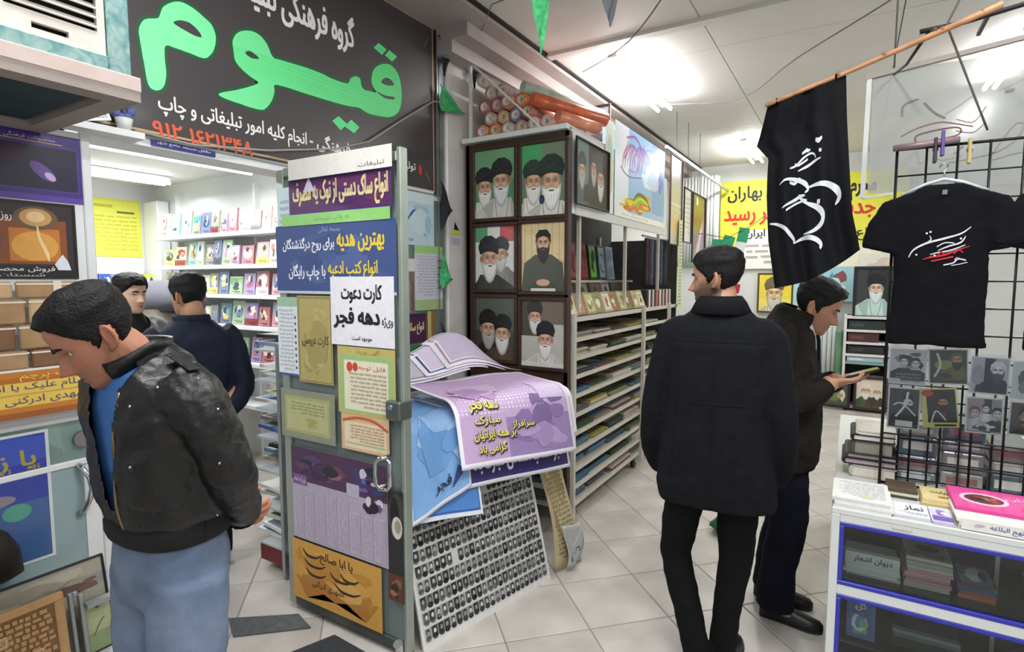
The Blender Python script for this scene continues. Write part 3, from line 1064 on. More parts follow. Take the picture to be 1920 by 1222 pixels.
slab(0, .54, 0, .27, -.01, 0).build('ground_board', m_tand, wp)
bd = MB()
for a0, a1, b0, b1 in ((0, .54, .25, .275), (.515, .54, 0, .25), (0, .515, 0, .02)):
    q = slab(a0, a1, b0, b1, -.01, .008)
    bd._add(q.v, q.f)
bd.build('border', m_tan, wp, bevel=.003)
rel = MB()
rr = random.Random(5)
for i in range(13):
    b = .026 + i * .0168
    a = .008
    while a < .50:
        w = rr.uniform(.008, .02)
        q = slab(a, min(a + w, .51), b + rr.uniform(0, .003), b + .0105 + rr.uniform(0, .003), 0, .004)
        rel._add(q.v, q.f)
        a += w + rr.uniform(.004, .008)
tag(rel.build('relief_script', m_tan, wp), kind='stuff')
for a, b, w in ((.38, .10, .10), (.33, .175, .07)):
    q = slab(a, a + w, b, b + .034, 0, .012)
    q.build('cartouche', mat('pale_carving', 'c8a47a', rough=.5), wp, bevel=.004)
    vs, fs, bb = text_mesh('الله نور', .01)
    tq = MB()
    sx = (w - .02) / (bb[1] - bb[0]); sy = .022 / (bb[3] - bb[2])
    tq._add([mp(a + .01 + (x - bb[0]) * sx, b + .006 + (y - bb[2]) * sy, .0128) for x, y in vs], fs)
    tq.build('carved_lettering', m_tand, wp)
# ================================================================ INSIDE THE BOOKSHOP
PAL = ['d8c9b0', 'c4a27e', '8a3038', '2f5f9a', '6b9a55', 'e3e0d6', '4a4a52', 'cf8a4a', '3f8f8a', 'b86a7a', 'dcd25f', '7a5a9a', '9fb8c8', '2c3c70', 'e8ecec', 'a8c078']
CN = {'d8c9b0': 'cream', 'c4a27e': 'tan', '8a3038': 'maroon', '2f5f9a': 'blue', '6b9a55': 'green', 'e3e0d6': 'off-white', '4a4a52': 'charcoal', 'cf8a4a': 'orange', '3f8f8a': 'teal', 'b86a7a': 'rose', 'dcd25f': 'yellow', '7a5a9a': 'violet', '9fb8c8': 'pale blue', '2c3c70': 'navy', 'e8ecec': 'white', 'a8c078': 'lime'}
SHELVES = [('lowest', .55), ('second lowest', .92), ('middle', 1.245), ('fourth', 1.515), ('fifth', 1.775), ('topmost', 2.06)]
su = thing('book_shelving', 'white wall shelving full of face-out books at the back of the shop', 'shelving', (-4.6, 3.1, 0))
for nm, z in SHELVES:
    MB().box(-5.9, -3.3, 2.93, 3.19, z - .035, z).build('shelf_board', m_wallw, su, bevel=.003)
for x in (-5.9, -4.62, -3.3):
    MB().box(x - .012, x + .012, 3.15, 3.2, 0, 2.5).build('upright', m_wallw, su)
LT_ = lambda c, k=.35: tuple(x * (1 - k) + .95 * k for x in hx(c))
bi = 0
for si, (nm, z) in enumerate(SHELVES):
    if si < 1:
        continue
    x = -5.85
    k = 0
    rr = random.Random(50 + si)
    while x < -3.95:
        w = rr.uniform(.10, .19)
        h = min(rr.uniform(.15, .23), (SHELVES[si + 1][1] - .04 - z - .02) if si < 5 else .26)
        c = PAL[(bi * 7 + si * 3) % len(PAL)]
        c2 = PAL[(bi * 5 + 3) % len(PAL)]
        s = Sheet(w, h, LT_(c))
        kind = bi % 4
        if kind == 0:
            s.blobs(.01, h * .2, w - .01, h * .85, 5, [c2, PAL[(bi * 3 + 1) % 16], 'f0eee6'], bi, .5)
        elif kind == 1:
            s.rect(.01, h * .55, w - .01, h * .9, c2).ell(w / 2, h * .35, w * .25, h * .15, PAL[(bi + 9) % 16])
        elif kind == 2:
            s.ell(w / 2, h * .55, w * .36, h * .26, c2).ell(w / 2, h * .55, w * .2, h * .15, c)
        else:
            s.rect(0, 0, w, h * .3, c2).blobs(.01, h * .35, w - .01, h * .95, 4, ['e8e4da', c2], bi, .5)
        s.blobs(.01, h * .2, w - .01, h * .95, 5, [LT_(c2), 'f2f0ea', LT_(PAL[(bi + 6) % 16]), '3a3a44'], bi + 7, .3).lines(w * .15, h * .05, w * .85, h * .17, 2, '2a2a30', seed=bi, words=4)
        ty = 2.965 + rr.uniform(0, .03)
        bk = s.build('book', plane_map((x, ty, z + .004), (1, 0, 0), (0, .12, 1), (0, -1, .12)), thick=.018, material=GLOSSP)
        tag(bk, f'{CN[c]} book facing out, {ORD[k]} from the far left on the {nm} back-shop shelf', 'book', f'books on the {nm} back-shop shelf')
        x += w + rr.uniform(.008, .03)
        k += 1
        bi += 1

# yellow notice, blue booklets and side fixtures on the far wall (x = -6.4)
s = Sheet(.62, .58, 'dfe04a')
s.rect(.02, .02, .60, .56, 'e4e45a').rect(.1, .49, .36, .52, 'c2bd3d').rect(.40, .44, .56, .46, '6b6a30')
s.lines(.12, .06, .58, .42, 9, 'c9c648', seed=8, words=6)
s.ell(.045, .22, .03, .035, '3a3a22').ell(.045, .22, .014, .016, 'd8d84a')
tag(s.build('notice', face_x(-6.395, 2.43, 1.875)), 'large yellow paper notice on the far wall of the shop', 'notice')
tw = thing('wall_shelf', 'white wall shelf of blue booklets below the yellow notice', 'shelf', (-6.3, 2.6, 1.45))
MB().box(-6.4, -6.15, 2.1, 3.05, 1.45, 1.48).build('shelf_board', m_wallw, tw)
MB().box(-6.4, -6.15, 2.1, 3.05, 1.16, 1.19).build('shelf_board', m_wallw, tw)
for x in (2.12, 3.03):
    MB().box(-6.4, -6.37, x - .01, x + .01, 1.0, 1.75).build('bracket_rail', m_wallw, tw)
for k in range(7):
    c = ['4a7ac0', 'a8c4e0', '2f4fa0', '7a90b8', '1f2f5a', '4f6fc8', 'c8d048'][k]
    s = Sheet(.12, .22, c)
    s.blobs(.01, .03, .11, .2, 5, ['dfe8f2', '2a3f7a', 'e0e6c8'], 80 + k, .5)
    tag(s.build('booklet', plane_map((-6.2, 2.36 + k * .1, 1.485), (0, 1, 0), (-.2, 0, 1), (1, 0, .2)), thick=.01), f'{["mid blue", "sky blue", "deep blue", "grey blue", "midnight", "cobalt", "lime yellow"][k]} booklet on the wall shelf under the yellow notice', 'booklet', 'booklets under the yellow notice')
for k in range(4):
    s = Sheet(.18, .2, ['b8d0dc', 'cfe0e8', '9cb8cc', 'd8e8ea'][k])
    s.lines(.02, .03, .16, .17, 6, '5a7a9a', seed=k)
    tag(s.build('folder', plane_map((-6.2, 2.14 + k * .22, 1.195), (0, 1, 0), (-.2, 0, 1), (1, 0, .2)), thick=.01), f'pale blue paper folder on the lower wall shelf, {ORD[k]} from the door side', 'folder', 'folders on the lower wall shelf')
tag(MB().box(-6.39, -6.1, 3.07, 3.19, 1.3, 2.45).build('wall_cabinet', m_wallw, None, bevel=.01), 'narrow white cabinet in the far corner of the shop between notice and shelves', 'cabinet')
# parcel pile behind the shopkeeper
pt = thing('covered_bale', 'grey topped brown paper bale stacked behind the shopkeeper', 'bale', (-4.75, 2.35, 0))
rings = []
for z, r_ in ((0, .30), (.3, .33), (.8, .32), (1.2, .29), (1.42, .26)):
    rings.append([Vector((-4.75 + r_ * 1.05 * math.copysign(abs(math.cos(t)) ** .6, math.cos(t)) * (1 + .03 * math.sin(5 * t + z * 4)), 2.4 + r_ * math.copysign(abs(math.sin(t)) ** .6, math.sin(t)), z)) for t in [2 * math.pi * i / 24 for i in range(24)]])
MB().loft(rings, sm=True).build('paper_wrap', mat('grey_kraft', '7d756a', rough=.85, var=.15, scale=8, bump=.4), pt)
rings = []
for z, r_ in ((1.40, .29), (1.46, .31), (1.54, .27), (1.62, .15), (1.64, .05)):
    rings.append([Vector((-4.75 + r_ * 1.05 * math.cos(t), 2.4 + r_ * math.sin(t), z)) for t in [2 * math.pi * i / 24 for i in range(24)]])
MB().loft(rings, sm=True).build('cover', mat('grey_cover', '5a5a62', rough=.8, var=.12, scale=6, bump=.3), pt)

# magazine rack standing just inside the glass door
rk = thing('magazine_rack', 'low rack crammed with magazines just inside the shop behind the glass door', 'rack', (-2.62, 2.2, 0))
m_red = mat('dull_red_paint', '6a1f20', rough=.5)
MB().box(-2.84, -2.44, 1.9, 2.56, .05, .14).build('base', m_red, rk)
for x, y in ((-2.60, 1.885), (-2.46, 1.885), (-2.60, 2.575), (-2.46, 2.575)):
    MB().box(x - .012, x + .012, y - .012, y + .012, 0, 1.3).build('upright', m_alu, rk)
zs = [.15, .37, .58, .77, .93, 1.09, 1.26]
for z in zs:
    MB().box(-2.84, -2.44, 1.9, 2.56, z - .012, z).build('shelf_plate', mat('rack_plate', 'a8b0b4', rough=.5), rk)
MB().box(-2.84, -2.45, 2.5, 2.52, .15, 1.26).build('back_sheet', mat('blue_backing', '5a7f9c', rough=.6, var=.3, scale=9, col2='b7c8d0'), rk)
mc = ['e9e9e6', '4468a8', 'cdd4c8', '2d4a8c', 'f2f1ec', '8fa6b8', 'e6e2d2', '303236', 'dde6c8', '6f8fb0', 'f0f0ee', 'b0a898']
q = 0
for zi, z in enumerate(zs[:-1] + [1.26]):
    n = 5 if zi in (0, 2, 4) else 4
    for k in range(n):
        c = mc[(q * 5 + zi) % 12]
        ro = R.uniform(-.14, .14)
        ln = R.uniform(.30, .40)
        s = Sheet(ln, .24, c)
        s.rect(.015, .015, ln - .015, .225, mc[(q * 7 + 3) % 12]).blobs(.03, .03, ln - .03, .21, 4, ['f4f2ec', '2a3a60', 'c8b88a'], q, .4)
        cx = -2.83 - R.uniform(0, .08) + (.0 if k < 3 else .05)
        cy = 2.12 + R.uniform(-.0, .06) + (.15 if k % 2 else 0)
        zz = z + .0195 + k * .0215
        u = Vector((math.cos(ro), math.sin(ro), 0))
        v = Vector((-math.sin(ro), math.cos(ro), 0))
        o = Vector((cx - .1, cy - .14, zz))
        tag(s.build('magazine', plane_map(o, u, v, (0, 0, 1)), thick=.0185), f'magazine poking out of the {ORD[zi]} rack shelf from the floor, {ORD[k]} in its pile', 'magazine', f'magazines on the {ORD[zi]} rack shelf')
        q += 1
# ================================================================ SHOP SIGN, GLASS DOOR, SHOP WINDOW
# outlines of the sign's big letters, in metres on the sign board
MEEM = [(1.02, 0.184), (1.011, 0.185), (1.003, 0.189), (0.996, 0.199), (0.991, 0.22), (0.988, 0.246), (0.985, 0.274), (0.981, 0.3), (0.978, 0.327), (0.975, 0.35), (0.973, 0.369), (0.971, 0.385), (0.972, 0.4), (0.976, 0.414), (0.982, 0.426), (0.988, 0.436), (0.995, 0.444), (1.003, 0.449), (1.012, 0.454), (1.022, 0.458), (1.033, 0.462), (1.042, 0.466), (1.047, 0.47), (1.05, 0.476), (1.053, 0.483), (1.056, 0.493), (1.06, 0.505), (1.065, 0.516), (1.074, 0.527), (1.085, 0.538), (1.097, 0.547), (1.109, 0.556), (1.122, 0.562), (1.136, 0.567), (1.151, 0.568), (1.167, 0.567), (1.183, 0.564), (1.199, 0.559), (1.216, 0.552), (1.231, 0.544), (1.244, 0.538), (1.256, 0.532), (1.266, 0.524), (1.273, 0.512), (1.279, 0.497), (1.282, 0.481), (1.281, 0.464), (1.278, 0.446), (1.273, 0.43), (1.267, 0.415), (1.258, 0.401), (1.249, 0.39), (1.241, 0.381), (1.231, 0.375), (1.219, 0.372), (1.203, 0.371), (1.185, 0.373), (1.166, 0.374), (1.147, 0.374), (1.128, 0.375), (1.111, 0.375), (1.095, 0.375), (1.081, 0.376), (1.07, 0.371), (1.065, 0.361), (1.064, 0.346), (1.064, 0.329), (1.064, 0.31), (1.066, 0.289), (1.067, 0.269), (1.066, 0.252), (1.063, 0.236), (1.06, 0.222), (1.056, 0.211), (1.05, 0.202), (1.044, 0.194), (1.036, 0.189), (1.028, 0.185)]
MEEM_H = [(1.104, 0.473), (1.108, 0.479), (1.12, 0.487), (1.132, 0.493), (1.145, 0.496), (1.159, 0.498), (1.172, 0.497), (1.184, 0.492), (1.196, 0.486), (1.205, 0.479), (1.213, 0.472), (1.218, 0.463), (1.219, 0.457), (1.212, 0.454), (1.199, 0.453), (1.186, 0.453), (1.172, 0.455), (1.157, 0.458), (1.142, 0.461), (1.127, 0.464), (1.112, 0.468)]
WQ = [(1.362, 0.443), (1.36, 0.459), (1.358, 0.476), (1.359, 0.492), (1.365, 0.507), (1.373, 0.522), (1.384, 0.534), (1.398, 0.546), (1.415, 0.555), (1.432, 0.562), (1.45, 0.567), (1.469, 0.569), (1.486, 0.567), (1.502, 0.561), (1.517, 0.551), (1.53, 0.539), (1.54, 0.522), (1.549, 0.503), (1.559, 0.49), (1.572, 0.485), (1.586, 0.487), (1.607, 0.489), (1.639, 0.491), (1.678, 0.494), (1.718, 0.497), (1.759, 0.499), (1.801, 0.5), (1.838, 0.5), (1.865, 0.499), (1.888, 0.495), (1.913, 0.494), (1.949, 0.494), (1.989, 0.495), (2.02, 0.5), (2.033, 0.509), (2.037, 0.521), (2.042, 0.532), (2.053, 0.541), (2.065, 0.549), (2.078, 0.555), (2.09, 0.557), (2.103, 0.557), (2.113, 0.553), (2.118, 0.543), (2.119, 0.53), (2.122, 0.519), (2.128, 0.511), (2.135, 0.505), (2.145, 0.502), (2.159, 0.502), (2.176, 0.504), (2.193, 0.507), (2.21, 0.508), (2.227, 0.51), (2.236, 0.514), (2.232, 0.521), (2.222, 0.53), (2.212, 0.539), (2.206, 0.549), (2.202, 0.56), (2.201, 0.574), (2.204, 0.592), (2.209, 0.613), (2.219, 0.633), (2.234, 0.65), (2.253, 0.667), (2.275, 0.68), (2.3, 0.692), (2.328, 0.701), (2.355, 0.704), (2.38, 0.699), (2.402, 0.688), (2.421, 0.672), (2.434, 0.652), (2.443, 0.628), (2.448, 0.601), (2.451, 0.57), (2.45, 0.538), (2.446, 0.508), (2.439, 0.484), (2.429, 0.462), (2.415, 0.443), (2.396, 0.427), (2.374, 0.413), (2.348, 0.402), (2.317, 0.393), (2.284, 0.388), (2.251, 0.384), (2.219, 0.381), (2.187, 0.379), (2.159, 0.38), (2.139, 0.384), (2.122, 0.389), (2.101, 0.392), (2.076, 0.39), (2.048, 0.385), (2.016, 0.381), (1.979, 0.378), (1.938, 0.376), (1.897, 0.375), (1.855, 0.373), (1.813, 0.372), (1.772, 0.371), (1.732, 0.37), (1.693, 0.37), (1.657, 0.37), (1.622, 0.369), (1.59, 0.367), (1.568, 0.363), (1.561, 0.355), (1.563, 0.344), (1.564, 0.332), (1.56, 0.316), (1.554, 0.299), (1.546, 0.282), (1.534, 0.263), (1.519, 0.245), (1.503, 0.231), (1.484, 0.226), (1.463, 0.224), (1.443, 0.224), (1.423, 0.224), (1.404, 0.225), (1.385, 0.227), (1.366, 0.227), (1.347, 0.228), (1.33, 0.229), (1.316, 0.23), (1.304, 0.232), (1.294, 0.234), (1.288, 0.236), (1.284, 0.24), (1.284, 0.244), (1.29, 0.248), (1.3, 0.253), (1.313, 0.259), (1.329, 0.266), (1.348, 0.274), (1.369, 0.283), (1.391, 0.294), (1.415, 0.306), (1.437, 0.318), (1.456, 0.329), (1.472, 0.339), (1.479, 0.347), (1.472, 0.353), (1.456, 0.357), (1.439, 0.362), (1.423, 0.369), (1.406, 0.377), (1.392, 0.386), (1.381, 0.394), (1.373, 0.402), (1.367, 0.411), (1.364, 0.421), (1.363, 0.431)]
WQ_H = [[(1.419, 0.462), (1.423, 0.467), (1.43, 0.472), (1.438, 0.475), (1.448, 0.475), (1.458, 0.473), (1.467, 0.47), (1.477, 0.466), (1.485, 0.461), (1.487, 0.456), (1.479, 0.452), (1.465, 0.449), (1.452, 0.447), (1.442, 0.448), (1.434, 0.45), (1.428, 0.452), (1.423, 0.455), (1.419, 0.459)], [(2.28, 0.591), (2.29, 0.601), (2.305, 0.612), (2.321, 0.62), (2.335, 0.622), (2.349, 0.622), (2.361, 0.619), (2.374, 0.613), (2.384, 0.604), (2.385, 0.596), (2.371, 0.589), (2.348, 0.582), (2.328, 0.578), (2.312, 0.576), (2.298, 0.576), (2.288, 0.577), (2.281, 0.58), (2.278, 0.585)], [(2.232, 0.522), (2.244, 0.521), (2.272, 0.517), (2.302, 0.515), (2.331, 0.518), (2.362, 0.524), (2.384, 0.526), (2.391, 0.523), (2.389, 0.517), (2.378, 0.511), (2.358, 0.506), (2.329, 0.501), (2.301, 0.5), (2.272, 0.506), (2.244, 0.516)]]
DOTS = [[(2.223, 0.757), (2.262, 0.796), (2.328, 0.782), (2.289, 0.738)], [(2.313, 0.744), (2.349, 0.786), (2.416, 0.77), (2.372, 0.727)], [(1.909, 0.276), (1.953, 0.311), (2.013, 0.282), (1.964, 0.24)], [(1.992, 0.267), (2.042, 0.314), (2.101, 0.286), (2.061, 0.245)]]
sg = thing('shop_sign', 'long black shop sign with big green lettering above the bookshop opening', 'sign', (-2.42, 1.5, 2.2))
s = Sheet(2.78, 1.085, '453f41')
s.frame(.0, .0, 2.78, 1.085, .012, '2b2829')
s.frame(.03, .014, 2.755, 1.06, .009, 'c9a57c')
for (a, b, sx, sy) in ((2.70, .95, 1, 1), (2.70, .10, 1, -1)):
    for k in range(5):
        s.ell(a - .012 * k * .6, b - sy * .016 * k * .8 + sy * .02, .014, .006, '7c5a3c', 8, rot=45 * sy + 20 * k)


def graded_letter(pts, w, fill, c0, c1):  # printed letter: dark green outline, fill graded from mint to green
    s.stroke(pts + [pts[0]], w, '1d5a35', 2)
    tr = geometry.tessellate_polygon([[Vector((p[0], p[1], 0)) for p in pts]])
    for t in tr:
        f_ = (sum(pts[i][0] for i in t) / 3 - .9) / 1.7
        f_ = max(0, min(1, f_))
        s.add([pts[i] for i in t], [(0, 1, 2)], tuple(a * (1 - f_) + b * f_ for a, b in zip(c0, c1)))
    s.nxt()


g0, g1 = hx('8df3b4'), hx('46dc70')
graded_letter(MEEM, .024, None, g0, g1)
graded_letter(WQ, .024, None, g0, g1)
for d in DOTS:
    s.poly(d, '58e488')
s.poly(MEEM_H, '453f41')
for q in WQ_H:
    s.poly(q, '3a4038')
s.text('گروه فرهنگی تبلیغاتی', 1.30, .66, 2.075, .86, 'f2efec', bold=.025)
s.text('انجام کلیه امور تبلیغاتی و چاپ', 1.03, .087, 1.74, .178, 'f4f1ee', bold=.02)
s.text('محصولات فرهنگی -', 1.76, .10, 2.36, .19, 'f4f1ee', bold=.02)
s.text('تولید', 2.44, .112, 2.568, .172, 'f4f1ee', bold=.02)
s.ell(2.614, .135, .016, .032, 'e0342c', 12)
s.text('۹۱۲ ۱۶۲۱۳۴۸', 1.005, .004, 1.436, .066, 'e2603f', bold=.03)
s.build('sign_board', face_x(XF + .004, .2, 2.205), sg, thick=.03, material=attr_mat('sign_face', rough=.35, var=.04, scale=6, coat=.25))
fr = MB()
fr.box(XF - .03, XF + .012, .19, 2.99, 3.29, 3.31)
fr.box(XF - .03, XF + .012, 2.98, 2.998, 2.2, 3.31)
fr.box(XF - .03, XF + .008, .95, 2.99, 2.196, 2.206)
fr.build('sign_frame', m_alu, sg)
s = Sheet(.262, .03, '3d3f8e')
s.text('مقابل مسجد جامع شهر', .02, .006, .24, .024, 'e8e8f4', bold=.01)
tag(s.build('sticker', face_x(XF + .006, 1.195, 2.172), thick=.001), 'thin blue sticker with white script under the red phone number of the shop sign', 'sticker')

# sagging cable across the sign
cb = MB().tube([(XF + .02, 1.13, 2.212), (XF + .03, 1.35, 2.20), (XF + .03, 1.7, 2.245), (XF + .03, 2.1, 2.33), (XF + .03, 2.35, 2.42), (XF + .03, 2.62, 2.60), (XF + .03, 2.92, 2.79), (XF + .03, 3.06, 2.82)], .005, 6).build('cable', mat('grey_cable', 'a59a94', rough=.6))
tag(cb, 'thin grey cable sagging across the face of the shop sign', 'cable')

# ---- glass door, open into the aisle (x -2.35..-1.575, y 1.72)
gd = thing('glass_door', 'open glass shop door covered with taped-up notices and posters', 'door', (-1.96, 1.74, 0))
m_pane = glass_mat('door_glass', 'b8ccc6', 0.35)
m_grn = mat('greenish_aluminium', '9fa99f', rough=.38, metal=.55, var=.08, scale=10)
fr = MB()
DX0, DX1, DZ0, DZ1 = -2.355, -1.572, .03, 2.175
fr.box(DX0, DX0 + .05, YD + .004, YD + .05, DZ0, 2.155)
fr.build('left_stile', m_grn, gd, bevel=.004)
MB().box(DX1 - .022, DX1, YD + .004, YD + .05, DZ0, DZ1).build('right_stile', m_grn, gd, bevel=.004)
MB().box(DX0 + .05, DX1 - .022, YD + .004, YD + .05, DZ0, .075).build('bottom_rail', mat('dark_door_rail', '4a4f4e', rough=.45, metal=.4), gd, bevel=.004)
MB().box(DX0 + .05, DX1 - .022, YD + .004, YD + .05, 2.12, 2.16).build('top_rail', m_grn, gd, bevel=.004)
MB().box(DX0 + .05, DX1 - .022, YD + .018, YD + .028, .075, 2.12).build('door_pane', m_pane, gd)
hn = MB()
hn.tube([(-1.625, YD - .045, .905), (-1.655, YD - .06, .90), (-1.675, YD - .062, .88), (-1.68, YD - .06, .835), (-1.675, YD - .062, .79), (-1.655, YD - .06, .77), (-1.625, YD - .045, .765), (-1.607, YD - .05, .79), (-1.605, YD - .05, .88), (-1.625, YD - .045, .905)], .009, 8)
hn.cyl((-1.66, YD + .01, .895), (-1.66, YD - .06, .895), .008, 8)
hn.cyl((-1.66, YD + .01, .775), (-1.66, YD - .06, .775), .008, 8)
hn.build('handle', m_steel, gd)
MB().box(-1.648, -1.566, YD - .03, YD + .05, 1.06, 1.14).build('lock_case', mat('lock_grey', '6f7873', rough=.3, metal=.7), gd, bevel=.006)
MB().cyl((-1.612, YD - .03, 1.115), (-1.612, YD - .038, 1.115), .012, 14).build('lock_cylinder', m_steel, gd)
MB().cyl((-1.62, YD - .005, .07), (-1.62, YD + .03, .0), .022, 14).build('floor_bolt', m_steel, gd)

dy = YD


def on_door(x0, z0, sheet, label, cat='notice', lift=.001, name='notice', z1s=None, thick=.0008):
    """tape a sheet to the camera side of the door; z1s skews its top-right corner"""
    o = sheet.build(name, face_y(dy + .0025 - lift, x0, z0), thick=thick, material=PRINT)
    return tag(o, label, cat)


# (sheets sit on the pane, overlapping ones lifted a little further)
s = Sheet(.64, .09, 'e9e6de'); s.text('تبلیغات', .45, .012, .60, .035, '55504a')
on_door(-2.24, 2.095, s, 'plain white paper strip along the top of the glass door', 'strip', .016, 'paper_strip')
s = Sheet(.09, .45, 'c9dbe0'); s.lines(.01, .03, .08, .4, 12, '9fb8c4', seed=2)
on_door(-2.345, 1.62, s, 'pale blue sheet showing behind the purple banner at the hinge side of the door', lift=.0005)
s = Sheet(.64, .165, '57285f')
s.rect(0, 0, .64, .008, '3b2f86').rect(0, .157, .64, .165, '3b2f86').blobs(.02, .02, .62, .15, 8, ['632c5f', '4d2a66', '6a2f58'], 3, .4)
s.text('انواع ساک دستی از نوک یه مصرف', .03, .02, .62, .145, 'e6d39c', bold=.03)
s.poly([(.10, .10), (.14, .165), (.18, .10)], 'd9cfe0')
on_door(-2.255, 1.937, s, 'purple banner with cream script near the top of the glass door', 'banner', .004, 'banner')
s = Sheet(.685, .05, '93d077'); s.text('به چاپ میرساند', .22, .01, .45, .036, '7da85e')
on_door(-2.31, 1.89, s, 'light green paper band taped between the purple and the blue banner', 'band', .006, 'paper_band')
s = Sheet(.765, .315, '3a4f86')
s.blobs(.02, .02, .745, .295, 14, ['42578e', '344a80', '4a5e94'], 9, .3)
s.rect(0, .0, .765, .012, 'c5ccd8').text('بسمه تعالی', .30, .272, .44, .30, '9fb0d2')
s.text('برای روح درگذشتگان', .05, .185, .40, .255, 'e9eaf0', bold=.03)
s.text('بهترین هدیه', .42, .185, .70, .262, 'e4c93e', bold=.03)
s.text('با چاپ رایگان', .09, .06, .34, .135, 'e9eaf0', bold=.03)
s.text('انواع کتب ادعیه', .36, .062, .66, .145, 'e4c93e', bold=.03)
on_door(-2.362, 1.578, s, 'blue banner with yellow and white script on the upper half of the glass door', 'banner', .003, 'banner')
s = Sheet(.145, .375, 'dfe3e6')
s.rect(0, .33, .145, .375, '9fc0a0').lines(.01, .02, .115, .32, 16, 'b0bcc4', seed=4, words=5)
for k in range(9):
    s.ell(.13, .04 + k * .03, .006, .008, '3c3f8e', 8)
s.rect(0, 0, .145, .01, '4a4ea0')
on_door(-2.372, 1.185, s, 'narrow white list sheet with a column of blue dots below the blue banner', lift=.0012)
s = Sheet(.235, .405, 'b2a468')
s.blobs(.01, .01, .225, .395, 14, ['bcae74', 'a4965a', 'b8a060'], 5, .4).frame(.006, .006, .229, .399, .004, '8f8450')
s.text('کارت عروسی', .03, .17, .21, .225, '5a4a28', bold=.02)
on_door(-2.225, 1.163, s, 'olive gold card poster in the middle of the glass door', 'poster', .0015, 'poster')
s = Sheet(.38, .30, 'eceaf2')
s.text('کارت دعوت', .07, .185, .31, .265, '121216', bold=.04)
s.text('ویژه', .31, .085, .372, .13, '2a2a30', bold=.02)
s.text('دهه فجر', .02, .075, .295, .165, '101014', bold=.05)
s.text('موجود است', .13, .02, .25, .045, '2a2a2e', bold=.02)
on_door(-1.99, 1.355, s, 'white sheet with bold black script overlapping the blue banner on the door', 'notice', .006)
s = Sheet(.345, .30, 'c3b46a')
s.rect(.015, .01, .33, .262, '9cc07e').rect(.04, .02, .305, .24, 'e7dfc6').text('آگهی ویژه', .12, .268, .26, .29, '8f8a3a')
s.ell(.075, .21, .018, .022, 'c8482e').ell(.11, .212, .016, .02, 'c8482e').text('قابل توجه', .13, .198, .29, .222, 'c4564a')
s.lines(.055, .03, .295, .19, 9, 'b5aa92', seed=6)
on_door(-1.958, 1.05, s, 'green and cream certificate sheet under the white black-lettered notice', 'notice', .003)
s = Sheet(.375, .235, '8f9573')
s.frame(0, 0, .375, .235, .018, '8c8f84').rect(.03, .03, .345, .205, 'a8ab78').rect(.045, .045, .33, .19, 'b7b888').lines(.06, .12, .31, .18, 4, '8f9258', seed=9).blobs(.06, .05, .31, .12, 5, ['c0b87c', 'a5a468'], 6, .3)
on_door(-2.36, .885, s, 'sage green framed card beside the tan certificate on the glass door', 'card', .006, 'framed_card', thick=.005)
s = Sheet(.29, .165, 'd6b48a')
s.rect(.02, .012, .275, .13, 'e6d3b4').stroke([(.01, .13), (.1, .15), (.2, .145), (.285, .11)], .012, 'c85a3c').rect(.03, .03, .265, .036, 'a8c090').lines(.04, .04, .26, .12, 6, 'bda184', seed=12)
on_door(-1.945, .885, s, 'tan certificate sheet with a red curved band below the green one', 'notice', .002)
s = Sheet(.63, .455, 'b3a8bb')
s.rect(0, .29, .63, .455, '4c3450').blobs(.01, .3, .40, .45, 12, ['6b3f58', '3d2c4c', '8a6470', '58406a', '2f2838'], 7, .25).blobs(.40, .31, .62, .45, 9, ['3c3f70', '6b5fa0', 'c9c2d8', '232340'], 8, .25)
s.rect(.38, .28, .46, .34, 'b9b0c4').blobs(.47, .22, .61, .31, 7, ['3b2b4a', 'd8d2dc', '221d2c', '6f4f8f'], 2, .35)
s.rect(.01, .27, .11, .32, '7a5490').text('ویژه نامه', .02, .278, .10, .31, 'e0cfe6')
for k in range(8):
    s.rect(.015 + k * .076, .015, .085 + k * .076, .215 if k > 4 else .255, 'bdb2c4').lines(.018 + k * .076, .02, .082 + k * .076, .205 if k > 4 else .25, 22, 'a094a8', seed=30 + k, words=2)
on_door(-2.302, .388, s, 'mauve newspaper page with photographs taped to the lower half of the door', 'newspaper', .002, 'newspaper_page')
s = Sheet(.60, .30, 'cf9c49')
s.blobs(.02, .02, .58, .28, 18, ['d9ab5a', 'c08a3a', 'd4a04a', 'b57f3a'], 4, .35)
s.poly([(.02, .12), (.10, .02), (.3, .10), (.5, .02), (.58, .12), (.3, .05)], 'b57a34')
for a, b, w in ((.08, .235, .13), (.09, .19, .15), (.10, .145, .14), (.27, .165, .15), (.30, .12, .17), (.34, .18, .12)):
    s.stroke([(a, b + .025), (a + w * .25, b), (a + w * .7, b), (a + w, b + .02)], [.006, .014, .012, .004], '3d2312', 5)
s.text('یا ابا صالح', .20, .215, .42, .275, '452815', bold=.02).text('المهدی ادرکنی', .14, .085, .36, .125, '4a2c18', bold=.01)
s.ell(.05, .23, .02, .035, 'b98c3c', 4).ell(.53, .10, .02, .035, 'b98c3c', 4)
on_door(-2.315, .078, s, 'golden brown poster with dark curved calligraphy at the foot of the glass door', 'poster', .003, 'poster')
s = Sheet(.09, .49, '2b2a2c')
s.blobs(.005, .28, .085, .48, 5, ['4a4440', '1c1b1e', '5a524c'], 2, .6).ell(.055, .33, .03, .05, 'd8d4d0').ell(.06, .335, .018, .03, 'a8988c').rect(0, 0, .09, .12, '5c3a2c').blobs(.005, .005, .085, .115, 6, ['8a5a40', '3a2a24', 'a07050'], 5, .4)
on_door(-1.675, .255, s, 'narrow dark picture poster beside the mauve newspaper page at the handle side', 'poster', .001, 'poster')

